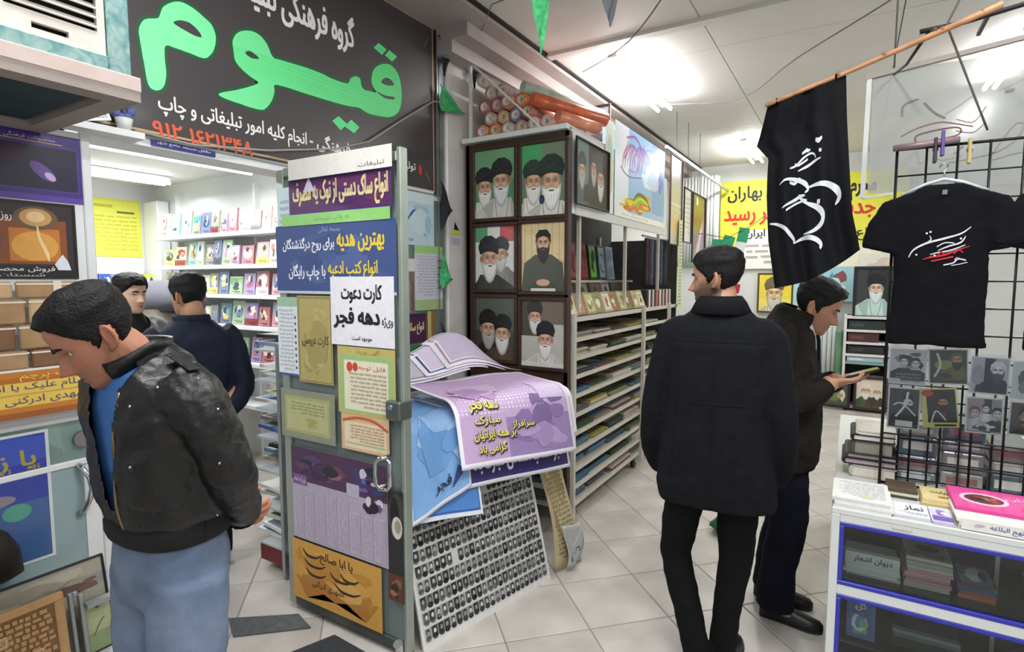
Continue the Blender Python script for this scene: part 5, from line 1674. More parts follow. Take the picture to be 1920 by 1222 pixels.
# ledge + taller frames behind
lg = thing('back_ledge', 'pale wooden ledge behind the small portraits on the top metal shelf', 'ledge', (-2.0, 4.3, 1.38))
MB().box(-2.16, -1.98, 3.3, 5.7, 1.62, 1.64).build('ledge_board', mat('pale_ledge', 'cbbfa6', rough=.6), lg)
for yy in (3.32, 4.5, 5.66):
    MB().box(-2.12, -2.02, yy, yy + .02, 1.377, 1.62).build('bracket', m_shelfw, lg)
y = 3.36
tc_ = [('35302c', 'dark brown', '9a9078'), ('1c1a1a', 'black', 'b8b090'), ('55604a', 'green', '8aa070'), ('2a2c3a', 'navy', '5a6a9a'), ('5c1f28', 'maroon', 'a04a54'), ('6a1f28', 'wine red', '8a3a40'), ('2c4a30', 'bottle green', '7ac04a'), ('4f6a72', 'grey blue', 'c4d4e0'), ('c8d0d8', 'silver', '9fb8d8')]
for k, (c, n_, c2) in enumerate(tc_):
    w, h = (.20, .34) if k < 3 else (.17, .32)
    s = Sheet(w, h, c)
    s.rect(.02, .02, w - .02, h - .02, c2)
    if k < 3 or k == 8:
        s.man(w / 2, h * .55, .10, hat='20201e', beard='c4bcb0', robe='3a3630', skin='a88468') if k != 8 else s.text('قرآن', .03, .12, .14, .22, 'eef2f6', bold=.03)
    else:
        s.blobs(.02, .03, w - .02, h - .03, 8, [c, 'e6e6e6' if k == 3 else c2, '201c1c'], k, .4)
    o = s.build('standing_frame', plane_map((-2.04, y, 1.648), (0, 1, 0), (-.12, 0, 1), (1, 0, .12)), thick=.02)
    tag(o, f'{n_} upright framed print on the back ledge above the top metal shelf', 'picture', 'upright prints on the back ledge')
    y += w + .045
# hanging scarves/prayer beads at the far end: dark strands
for k in range(9):
    c = ['3a2420', '24262c', '5a4a5c', '1c1c20', '6a3a2a', '2c3038', '404a5a', '1d1a1c', '2f3a36'][k]
    y = 5.02 + k * .075
    q = MB()
    q.loft([[Vector((-1.62 + .018 * math.cos(t) * (1 + .2 * (j % 2)), y + .03 * math.sin(t), 2.02 - j * .085)) for t in [2 * math.pi * i / 8 for i in range(8)]] for j in range(6)], sm=True)
    o = q.build('hanging_scarf', mat('scarf_%d' % k, c, rough=.85, var=.4, scale=30))
    tag(o, f'{["brown", "black", "mauve", "jet", "rust", "slate", "blue grey", "ink", "green black"][k]} scarf hanging from the rail under the poster board, {ORD[k]} along', 'scarf', 'scarves on the rail')
s = Sheet(.14, .9, 'd6d8a8'); s.lines(.02, .03, .12, .87, 24, '8fa06a', seed=4, words=3)
tag(s.build('hanging_banner', face_x(-1.53, 5.78, 1.35), thick=.002), 'narrow pale yellow banner hanging at the far end of the shelving', 'banner')
tag(MB().cyl((-1.62, 4.9, 2.035), (-1.62, 5.95, 2.035), .009, 8).build('scarf_rail', m_alu), 'thin metal rail under the far half of the poster board', 'rail')

# poster boards above the shelf (x = -1.55, z 2.07..2.83)
pb = thing('poster_board', 'long white board above the metal shelving carrying bright posters', 'board', (-1.56, 4.4, 2.07))
MB().box(-1.585, -1.562, 3.30, 5.42, 2.07, 2.60).build('board', m_wallw, pb)
MB().box(-1.565, -1.552, 3.36, 5.42, 2.062, 2.125).build('price_rail', m_white, pb, bevel=.003)
for yy in (3.5, 4.4, 5.3):
    MB().box(-1.61, -1.586, yy - .012, yy + .012, 1.42, 2.6).build('support', m_shelfw, pb)
s = Sheet(1.28, .70, '8fbdea')
s.rect(0, 0, .3, .7, 'e8eef4').rect(.9, .1, 1.28, .7, '6f9fe0')
s.blobs(.3, .25, 1.25, .68, 12, ['5a8fe0', '3f6fd0', 'a8d8f4', '7fb4ec', 'dff0fa', '4a5fd0'], 3, .35)
s.blobs(.05, .05, 1.0, .25, 18, ['e09030', 'd04a34', '6fbf4a', 'f0cc30', 'd8603a', 'e8b040'], 5, .24)
s.blobs(.72, .25, 1.2, .6, 6, ['f0e4ee', 'd8c8e8', 'c0d8f0'], 6, .35)
for k in range(9):
    a = .16 + .055 * k
    s.stroke([(a, .36 + .02 * (k % 3)), (a + .03, .48), (a + .10, .55 + .02 * (k % 2)), (a + .12, .60)], [.006, .02, .022, .005], ['c04a8a', '7a3a9a', 'd86a9a'][k % 3], 5)
s.stroke([(.2, .45), (.36, .58), (.55, .52), (.5, .40), (.3, .38)], .016, '8a4aa8').stroke([(.25, .62), (.45, .66), (.62, .60)], .014, 'b04a90').stroke([(.12, .38), (.3, .33), (.6, .36)], .012, '5a2a7a').stroke([(.60, .40), (.68, .55), (.66, .64)], .014, '6a3aa0')
s.stroke([(.42, .16), (.55, .22), (.75, .20), (.85, .12)], [.01, .03, .03, .01], '4a3a22').stroke([(.45, .14), (.6, .19), (.8, .16)], .02, 'e2d24a')
s.rect(0, 0, 1.28, .05, 'eef0f0').text('هیات رزمندگان اسلام', .15, .01, .8, .042, '8a929c')
tag(s.build('poster', face_x(-1.55, 4.02, 2.125), thick=.001, material=GLOSSP), 'bright blue white calligraphy poster above the metal shelving', 'poster')
s = Sheet(.16, .66, 'e8ece0'); s.blobs(.01, .05, .15, .6, 8, ['d4dca8', 'c8d8e0', 'e0c890', 'b8d0b0'], 2, .5)
tag(s.build('poster', face_x(-1.55, 3.84, 2.13), thick=.001), 'narrow pale poster with yellow green patches beside the blue calligraphy poster', 'poster')
s = Sheet(.62, .20, 'd4e6f4'); s.blobs(.02, .02, .6, .18, 6, ['8fc0e8', 'b8d8f0', 'c0e0b0'], 2, .4)
tag(s.build('poster', face_x(-1.60, 3.9, 2.61), thick=.001), 'light blue poster strip standing above the narrow pale poster', 'poster')
# frames and a dark leaning picture hanging past the board
for k, (y0, z0, w, h, c, lb) in enumerate([(5.50, 2.0, .42, .85, 'c4c0b4', 'tall pale framed picture past the blue poster'), (6.02, 2.05, .30, .55, 'dcdce4', 'small white framed picture hanging by the far end of the aisle'), (6.40, 1.85, .6, .75, '3a2a2c', 'dark triangular draped picture at the far end of the aisle wall')]):
    s = Sheet(w, h, c)
    if k == 0:
        s.rect(0, h * .45, w, h * .47, 'e6e2d8').blobs(.02, .02, w - .02, h * .42, 6, ['c8d0a0', 'd8b890', 'a8b8a0'], 3, .4)
    elif k == 1:
        s.lines(.04, .08, .26, .48, 8, 'b8b8c8', seed=2)
    else:
        s.poly([(.0, .0), (.6, .0), (.55, .6)], '6a5470').poly([(.1, .02), (.3, .02), (.5, .5)], 'c8a8b0').ell(.2, .68, .05, .05, 'd8d4d0')
    pf = picture('framed_picture', lb, s, face_x(-1.55, y0, z0), .012, .012, m_wood if k != 1 else m_black)
    MB().tube([(-1.552, y0 + w * .5, z0 + h + .01), (-1.56, y0 + w * .5, 3.3)], .003, 6).build('hanging_wire', m_wire, pf)
tag(MB().box(-1.60, -1.575, 5.46, 8.6, 2.9, 2.93).build('picture_rail', m_alu), 'slim metal rail holding the framed pictures past the blue poster', 'rail')

# ---- roll rack on top of the end panel
rc = thing('roll_rack', 'white metal rack on top of the end panel holding wrapped poster rolls', 'rack', (-1.95, 3.5, 2.6))
MB().box(-2.30, -1.56, 3.25, 4.25, 2.600, 2.612).build('shelf_board', m_white, rc)
MB().bar((-2.30, 3.24, 2.61), (-2.30, 3.24, 3.12), .018).build('post', m_white, rc)
MB().bar((-2.30, 3.235, 3.12), (-1.75, 3.235, 2.615), .018, .012).build('brace', m_white, rc)
MB().bar((-2.30, 3.24, 3.12), (-2.30, 4.2, 3.12), .014).build('side_rail', m_white, rc)
rcol = ['c88468', 'cf9c94', 'b0605a', 'c4a8a6', '7f86a0', 'd07844', 'b8958f', 'b0708a', 'd0b4a4', 'a86a5c', 'b9a09a', 'cc9a72']
rnm = ['salmon', 'pink', 'red', 'pale rose', 'blue grey', 'orange', 'dusty pink', 'magenta', 'cream pink', 'brick', 'blush', 'apricot']
m_card = mat('cardboard_core', 'c8b9a0', rough=.85)
grid_pos = []
zb = 2.616
for row, n in enumerate((7, 6, 5, 4, 2, 1)):
    rad_ = .0465
    for k in range(n):
        grid_pos.append((-2.24 + k * .100 + (row % 2) * .050, zb + rad_ + row * .087, rad_, row, k))
ri = 0
for (x, z, r_, row, k) in grid_pos:
    if x > -2.30 + (3.12 - z) / (3.12 - 2.615) * .66:
        continue
    c = rcol[(ri * 5) % 12]
    y0 = 3.28 + R.uniform(0, .04)
    y1 = y0 + R.uniform(.7, .85)
    t_ = thing('poster_roll', f'{rnm[(ri * 5) % 12]} wrapped poster roll, {ORD[k]} from the marble column in the {["bottom", "second", "third", "fourth", "fifth", "top"][row]} rack row', 'roll', (x, y0, z), 'poster rolls in the rack')
    q = MB()
    n = 14
    rings = []
    for yy, s_ in ((y0 + .0, .62), (y0, 1.0), (y1, 1.0), (y1, .62)):
        rings.append([Vector((x + r_ * s_ * math.cos(a) * R.uniform(.97, 1.0), yy, z + r_ * s_ * math.sin(a))) for a in [2 * math.pi * i / n for i in range(n)]])
    q.loft(rings, cap=False, sm=True)
    q.build('wrapping', mat('roll_' + rnm[(ri * 5) % 12].replace(' ', '_'), c, rough=.35, var=.35, scale=14, dist=1.5, coat=.3), t_)
    q = MB()
    q.loft([[Vector((x + rr_ * math.cos(a), yy, z + rr_ * math.sin(a))) for a in [2 * math.pi * i / n for i in range(n)]] for yy, rr_ in ((y0 - .001, r_ * .62), (y0 - .001, r_ * .34), (y0 + .1, r_ * .34))], cap=False, sm=True)
    q.build('core', m_card if ri % 2 else mat('white_core', 'e0d6d0', rough=.8), t_)
    ri += 1
for k, (x0, z0, x1, y1, z1, r_) in enumerate([(-1.92, 2.845, -1.50, 3.72, 2.735, .045), (-1.72, 2.70, -1.52, 3.62, 2.66, .042), (-1.98, 2.935, -1.62, 3.95, 2.84, .04)]):
    a_, b_ = Vector((x0, 3.235, z0)), Vector((x1, y1, z1))
    d_ = (b_ - a_).normalized()
    t_ = thing('poster_roll', ['orange poster roll in clear film sticking out towards the aisle, upper one', 'salmon poster roll in clear film sticking out towards the aisle, lower one', 'pale green film-wrapped roll lying across the rack top'][k], 'roll', tuple(a_))
    MB().tube([a_ + d_ * .10, b_], r_, 16).build('wrapping', mat(['film_orange', 'film_salmon', 'film_green'][k], ['d9683f', 'dd8a68', 'b4bfae'][k], rough=.3, var=.25, scale=12, coat=.4), t_)
    MB().tube([b_ - d_ * .004, b_ + d_ * .004], [r_ * .5, r_ * .5], 14).build('core', mat('roll_hole', '7a4a38', rough=.9), t_)
# small framed picture and box on the ledge behind the rolls
s = Sheet(.20, .26, '9aa0a4'); s.ell(.10, .13, .06, .08, '70787e').rect(.0, 0, .2, .05, '5a6268').ell(.10, .2, .04, .03, '3a4046')
tag(MB().box(-2.29, -1.60, 4.3, 5.3, 2.612, 2.75).build('box_shelf', mat('grey_carton', '8f8a84', rough=.8, var=.1)), 'long grey carton behind the poster rolls', 'carton')
picture('framed_picture', 'small grey framed portrait standing on the carton behind the poster rolls', s, lambda a, b, h: Vector((-1.92 + a, 4.32 - h, 2.765 + b)), .015, .012, m_wood)
tag(MB().box(-1.72, -1.61, 4.33, 4.55, 2.751, 2.87).build('wooden_box', mat('box_brown', '7a5a42', rough=.7, var=.15), None, bevel=.004), 'small brown box beside the grey framed portrait behind the rolls', 'box')
# ================================================================ RIGHT: GLASS SHOWCASE AND WHAT STANDS ON IT
m_blue = mat('blue_enamel', '2a2fa8', rough=.35, coat=.3)
m_wht = mat('white_aluminium', 'd9dcd9', rough=.35, var=.03)
m_sgl = glass_mat('showcase_glass', 'eef6f3', 0.0)
m_shelf_gl = glass_mat('shelf_glass', 'b0d0c6', 0.12)
sc = thing('glass_showcase', 'glass showcase with white aluminium frame and bright blue door rims', 'showcase', (.5, 2.8, 0))
SX0, SX1, SYF, SYB, SZ = -.035, 1.10, 2.5, 4.3, .745
MB().box(SX0, SX1, SYF, SYB, .72, SZ).build('top_board', m_wht, sc, bevel=.003)
MB().box(SX0, SX0 + .012, SYF + .03, SYB, .03, .72).build('side_panel', m_wht, sc)
MB().box(SX0 + .012, SX1, 3.08, 3.095, .03, .72).build('back_panel', mat('showcase_inside', '191d1c', rough=.7, var=.1), sc)
MB().box(SX0 + .012, SX1, SYF + .02, 3.08, .03, .05).build('floor_board', mat('showcase_inside', '191d1c'), sc)
for x in (SX0, SX0 + .55, SX1 - .03):
    MB().box(x, x + .03, SYF, SYF + .03, 0, .72).build('post', m_wht, sc, bevel=.002) if x != SX0 + .55 else MB().box(x, x + .014, SYF + .25, SYF + .264, .05, .72).build('post', m_alu, sc)
for z0, z1, nm in ((.69, .72, 'top_rail'), (.395, .435, 'middle_rail'), (.03, .06, 'bottom_rail')):
    MB().box(SX0 + .03, SX1 - .03, SYF + .002, SYF + .028, z0, z1).build(nm, m_wht, sc, bevel=.002)
for z0, z1 in ((.435, .69), (.06, .395)):
    q = MB()
    a, b, t_ = SX0 + .03, SX1 - .03, .016
    q.box(a, b, SYF, SYF + .022, z1 - t_, z1)
    q.box(a, b, SYF, SYF + .022, z0, z0 + t_)
    q.box(a, a + t_, SYF, SYF + .022, z0 + t_, z1 - t_)
    q.box(b - t_, b, SYF, SYF + .022, z0 + t_, z1 - t_)
    d = q.build('door_rim', m_blue, sc, bevel=.002)
    MB().box(a + t_, b - t_, SYF + .012, SYF + .016, z0 + t_, z1 - t_).build('door_pane', m_sgl, d)
MB().box(SX0 + .012, SX1, SYF + .035, 3.078, .425, .432).build('glass_shelf', m_shelf_gl, sc)
MB().box(SX0 + .012, SX1, SYF + .06, 3.078, .168, .176).build('glass_shelf', m_shelf_gl, sc)
MB().box(SX0 + .2, SX0 + .26, SYF - .002, SYF + .001, .705, .718).build('price_tab', m_white, sc)
DZ = .434


def pile(name, label, cat, x0, x1, y0, y1, z, layers, group=None, jit=.006, seed=1):
    """pile of booklets: one object, one slab per booklet edge"""
    rr_ = random.Random(seed)
    q = MB()
    zz_ = z
    for h, c in layers:
        a, b = rr_.uniform(-jit, jit), rr_.uniform(-jit, jit)
        q.box(x0 + a, x1 + a, y0 + b, y1 + b, zz_ + .0004, zz_ + h - .0006, 0, hx(c))
        zz_ += h
    o = q.build(name, PRINT)
    return tag(o, label, cat, group), zz_


def cover(parent, w, d, x0, y0, z, sheetfn, base):
    s_ = Sheet(w, d, base)
    sheetfn(s_)
    return s_.build('cover', lambda a, b, h: Vector((x0 + a, y0 + b, z + h)), parent, thick=.0006)


# inside the showcase, upper shelf
o, z = pile('booklet_pile', 'pile of white booklets on the upper showcase shelf next to its left post', 'booklets', .02, .205, 2.62, 2.85, DZ, [(.012, 'e4e6e4'), (.012, 'f0f0ee'), (.012, 'dfe2e2'), (.012, 'ececea')], seed=2)
for i in range(3):
    s = Sheet(.18, .045, 'd4d8d8'); s.text('مجموعه شعر', .03, .01, .15, .035, '4a4e54', bold=.02)
s = Sheet(.185, .05, 'd6dada'); s.text('دیوان اشعار', .03, .012, .16, .04, '3f444a', bold=.03)
s.build('spine_print', lambda a, b, h: Vector((.02 + a, 2.612 - h, DZ + .05 + b)), o, thick=.03)
o, z = pile('booklet_pile', 'tall pile of pink booklets topped by grey ones on the upper showcase shelf', 'booklets', .225, .37, 2.63, 2.86, DZ, [(.012, 'cfc8c6'), (.012, 'd8cfc8'), (.013, 'd6a8ac'), (.013, 'cf9ba4'), (.013, 'd8aab0'), (.013, 'cc9aa2'), (.012, 'c8c4be'), (.02, 'a9a69c'), (.014, 'bcb8ae')], seed=3)
cover(o, .12, .2, .24, 2.64, z, lambda s_: s_.ell(.06, .1, .04, .03, '3f3a38').lines(.01, .01, .11, .05, 2, '6a6660'), 'a8a69c')
o, z = pile('book_pile', 'small pile of books with a blue patterned cover and orange spine in the showcase', 'books', .395, .505, 2.64, 2.82, DZ, [(.018, 'c8785a'), (.012, 'b06048'), (.02, '3f6a94'), (.008, '8a4a38')], seed=4)
cover(o, .10, .16, .40, 2.65, z, lambda s_: s_.blobs(.01, .01, .09, .15, 6, ['6a9cc8', 'cfd8dc', '2a3a5a'], 3, .5), '6f8aa4')
s = Sheet(.105, .03, 'c8684a'); s.blobs(.01, .003, .09, .027, 4, ['9fc4d8', '3a5a80'], 3, .5)
o, z = pile('book_pile', 'low pile of dark books at the far right inside the showcase', 'books', .62, .9, 2.66, 2.86, DZ, [(.015, '6a7470'), (.015, '8a928c'), (.02, '5a6460'), (.012, '9aa29c')], seed=5)
s = Sheet(.10, .16, '2f57a0'); s.blobs(.01, .01, .09, .14, 7, ['4f86c8', '7ab06a', 'c8d04a', '2a3f8a', 'd8dce8'], 8, .5).text('گل', .03, .11, .07, .15, 'e8ecf4', bold=.02)
tag(s.build('book', plane_map((.035, 2.60, .179), (1, 0, 0), (0, .2, 1), (0, -1, .2)), thick=.012, material=GLOSSP), 'blue flowered book standing on the lower showcase shelf by the left post', 'book')
o, z = pile('book_pile', 'grey books lying on the lower showcase shelf', 'books', .20, .42, 2.7, 2.9, .177, [(.02, '6f7a78'), (.015, '8f9a98'), (.012, '5a6462')], seed=6)

# on the showcase top, front row
TZ = SZ + .0005
o, z = pile('magazine_pile', 'broad pile of white magazines on the left front corner of the showcase top', 'magazines', -.028, .165, 2.515, 2.76, TZ, [(.008, 'f0efec'), (.008, 'e2e4e2'), (.008, 'f4f2ee'), (.008, 'e6e6ea'), (.009, 'efeeea')], jit=.008, seed=7)
cover(o, .18, .23, -.025, 2.52, z, lambda s_: s_.lines(.01, .03, .17, .21, 9, 'c0c2c4', seed=3).rect(.09, .02, .13, .05, 'e0dcb0'), 'f0efec')
o, z = pile('magazine_pile', 'thin white leaflet pile with a dark script title mid way along the showcase front edge', 'magazines', .172, .285, 2.515, 2.66, TZ, [(.007, 'eeeef0'), (.007, 'e4e2ea')], seed=8)
cover(o, .105, .13, .176, 2.52, z, lambda s_: s_.text('نماز', .03, .05, .09, .11, '4a4e58', bold=.02).lines(.01, .01, .1, .04, 2, 'c4c6cc'), 'f2f2f4')
o, z = pile('magazine_pile', 'thin pile of violet and white leaflets beside the pink book', 'magazines', .29, .355, 2.515, 2.66, TZ, [(.007, 'c8bede'), (.007, 'e6e2ee')], seed=9)
cover(o, .062, .135, .291, 2.52, z, lambda s_: s_.rect(0, 0, .062, .05, '7a5fb8').blobs(.004, .05, .058, .13, 5, ['9a86c8', 'f0ecf6', '6a4fb0'], 4, .5), 'dcd6ea')
o, z = pile('book_pile', 'pale yellow booklets behind the violet leaflets on the showcase top', 'books', .27, .39, 2.70, 2.86, TZ, [(.01, 'd8c48a'), (.01, 'e6d49a'), (.01, 'e2cf94')], seed=10)
cover(o, .11, .15, .275, 2.705, z, lambda s_: s_.text('زیارت', .03, .08, .09, .12, '5a4a2a', bold=.02).ell(.07, .04, .02, .012, 'b8823a'), 'e6d498')
o, z = pile('book_pile', 'dark olive booklets behind the white leaflets on the showcase top', 'books', .155, .26, 2.74, 2.87, TZ, [(.012, '4a4636'), (.012, 'd8d2c0'), (.014, '5a4a3a')], seed=11)
o, z = pile('book_pile', 'thick pile of cream books with white spines under the bright pink book', 'books', .362, .62, 2.515, 2.72, TZ, [(.014, 'd4cfa8'), (.014, 'e6e4da'), (.012, 'efeee8')], seed=12)
s = Sheet(.24, .035, 'eceae4'); s.text('نهج البلاغه', .08, .006, .17, .03, '4a62a8', bold=.02).blobs(.03, .006, .07, .03, 3, ['d8b0b8', 'c8c8dc'], 3, .4)
s.build('spine_print', lambda a, b, h: Vector((.37 + a, 2.508 - h, TZ + .003 + b)), o, thick=.0006)
o, z2 = pile('book', 'bright pink book with a red flower oval on top of the cream pile', 'book', .365, .64, 2.60, 2.86, z, [(.012, 'd8408f')], seed=13)
cover(o, .275, .25, .365, 2.605, z2, lambda s_: s_.ell(.10, .13, .075, .07, 'f0d0e0').ell(.10, .13, .06, .052, '7a2028').blobs(.05, .09, .15, .17, 7, ['b8303a', 'd8504a', '3a1018', '8a9a4a'], 4, .35).stroke([(.20, .06), (.215, .10), (.24, .05)], .01, 'e04a5a').text('زنان', .17, .15, .25, .20, 'f6b8d8', bold=.02), 'e8529f')

# stack of thick books on the counter behind, left of the wire grid
zz = SZ + .001
bk = [(.055, 'c9c0b0', 'e6e0d2', .17, -.0, 'big cream-paged book lying open edge out, lowest in the pile left of the wire grid'), (.03, '2a2024', 'c4b0b4', .20, -.03, 'maroon-covered book second from below in the pile left of the wire grid'), (.022, '3c3638', 'b8a8ac', .19, -.02, 'grey-mauve book in the middle of the pile left of the wire grid'), (.06, '4f4f42', '9a978a', .15, .005, 'thick olive book with grey pages high in the pile left of the wire grid'), (.03, '16161a', 'efece2', .16, .0, 'black-bound book with white rounded pages near the top of the pile left of the grid'), (.018, 'd8d2c6', 'f2eee6', .14, .02, 'cream thin book topmost in the pile left of the wire grid')]
for k, (h, c, pg, w, dx, lb) in enumerate(bk):
    t_ = thing('book', lb, 'book', (.09 + dx, 3.05, zz), 'books piled left of the wire grid')
    x0, x1 = .03 + dx, .03 + dx + w
    q = MB()
    th = min(.005, h * .18)
    q.box(x0, x1, 2.95, 3.2, zz, zz + th)
    q.box(x0, x1, 2.95, 3.2, zz + h - th - .001, zz + h - .001)
    q.loft([[Vector((x0 + .004 - .016 * math.sin(a), y, zz + h / 2 - (h / 2 - .0005) * math.cos(a))) for a in [math.pi * i / 8 for i in range(9)]] for y in (2.95, 3.2)], cap=True)
    q.build('binding', mat('book_cloth_%d' % k, c, rough=.6, var=.08), t_)
    MB().box(x0 + .002, x1 - .006, 2.955, 3.195, zz + th, zz + h - th - .001).build('page_block', mat('pages_%d' % k, pg, rough=.85, var=.06, scale=80), t_)
    zz += h
# more wrapped goods behind the grid
gz = [('7f8582', 'grey'), ('9aa4a0', 'silver grey'), ('5f6e70', 'slate'), ('8a8e96', 'lilac grey'), ('6f7f78', 'grey green'), ('a8a8a0', 'pale stone'), ('4f6a78', 'blue grey'), ('88958a', 'sage')]
k = 0
for col, x in enumerate((.20, .36, .52, .68, .84)):
    zz = SZ + .001
    for row in range(4 if col != 2 else 3):
        c, n_ = gz[(k * 3 + col) % 8]
        h = .05 + .02 * ((k * 7) % 3)
        o = MB().box(x, x + .145, 3.0, 3.26, zz, zz + h - .002).build('wrapped_pack', mat('film_' + n_.replace(' ', '_'), c, rough=.22, var=.2, scale=12, coat=.5), None, bevel=.008, bseg=2)
        MB().box(x + .02, x + .125, 2.9985, 2.9998, zz + h * .3, zz + h * .7).build('wrap_label', mat('wrap_label_%d' % (k % 3), ['c8c8cc', '9a6a70', 'd8d8d0'][k % 3], rough=.5), o)
        tag(o, f'{n_} film-wrapped pack behind the grid, {ORD[row]} up in the {ORD[col]} pile from the books', 'pack', 'wrapped packs behind the wire grid')
        zz += h
        k += 1

# ---- wire grid with cards and shirts
gw = thing('wire_grid', 'black wire display grid standing on the showcase top', 'grid', (.6, 2.9, SZ))
m_wg = mat('black_wire', '15181b', rough=.35, metal=.3)
GX0, GX1, GZ0, GZ1, GY = .135, 1.15, SZ + .002, 2.19, 2.9
nx = 10
for i in range(nx + 1):
    x = GX0 + (GX1 - GX0) * i / nx
    MB().cyl((x, GY, GZ0), (x, GY, GZ1), .0045 if i % nx else .006, 8).build('upright_wire', m_wg, gw)
nz = 13
for j in range(nz + 1):
    z = GZ0 + .006 + (GZ1 - GZ0 - .01) * j / nz
    MB().cyl((GX0, GY + .006, z), (GX1, GY + .006, z), .0035 if 0 < j < nz else .006, 8).build('cross_wire', m_wg, gw)
gw2 = thing('wire_grid', 'second dark wire grid panel low behind the front one', 'grid', (.6, 2.97, SZ))
for i in range(9):
    x = .20 + .106 * i
    MB().cyl((x, 2.965, GZ0), (x, 2.965, 1.30), .004, 8).build('upright_wire', m_wg, gw2)
for j in range(7):
    MB().cyl((.20, 2.97, GZ0 + .02 + j * .088), (1.05, 2.97, GZ0 + .02 + j * .088), .003, 8).build('cross_wire', m_wg, gw2)
# pinkish top tube + clips
tag(MB().cyl((.118, 2.884, 2.19), (.34, 2.884, 2.20), .013, 12).build('pink_tube', mat('dull_pink_tube', '9a7f86', rough=.4, metal=.3)), 'dull pink tube tied along the top left of the wire grid', 'tube')


def clip(x, z, c, label):
    t_ = thing('clip', label, 'clip', (x, 2.885, z))
    for sx in (-1, 1):
        q = MB()
        q.box(-.006, .006, -.006, .006, -.05, .05, mtx=Matrix.Translation((x, 2.88 + sx * .008, z)) @ Matrix.Rotation(rad(5 * sx), 4, 'X'))
        q.build('jaw', mat('clip_' + c, c, rough=.4), t_, bevel=.002)
    MB().cyl((x - .01, 2.88, z + .005), (x + .01, 2.88, z + .005), .008, 10).build('spring', m_steel, t_)


clip(.262, 2.165, '1c1c20', 'black clip holding the shirt hanger on the wire grid')
clip(.372, 2.15, 'b8a468', 'tan clip on the wire grid above the shirt collar')
clip(.285, 2.19, '5a3f8a', 'violet clip on the top wire of the grid')

# photo cards in clear sleeves clipped to the grid
cards = [
    (.147, 1.197, .132, .152, 'd6d4dc', 0, 'black and white crowd photo card top left on the wire grid'),
    (.287, 1.207, .132, .147, '4f5548', -3, 'green brown photo card of a man with a hat in the upper card row'),
    (.420, 1.185, .122, .15, 'c9c6d2', 1, 'pale violet photo card of a bearded man in the upper card row'),
    (.548, 1.175, .122, .15, 'cfd2d2', 2, 'pale grey photo card at the right end of the upper card row'),
    (.150, 1.005, .115, .178, 'a7a2ae', 0, 'dark photo card with crossed white straps in the lower card row'),
    (.278, 1.02, .122, .165, 'd6cf86', -7, 'tilted yellow edged photo card of a man in black in the lower card row'),
    (.416, 1.02, .118, .148, 'c4c6cc', -1, 'grey photo card of people beside a pillar in the lower card row'),
    (.548, 1.03, .122, .135, 'b8b4b0', 1, 'dark photo card of a moustached man at the right end of the lower card row'),
]
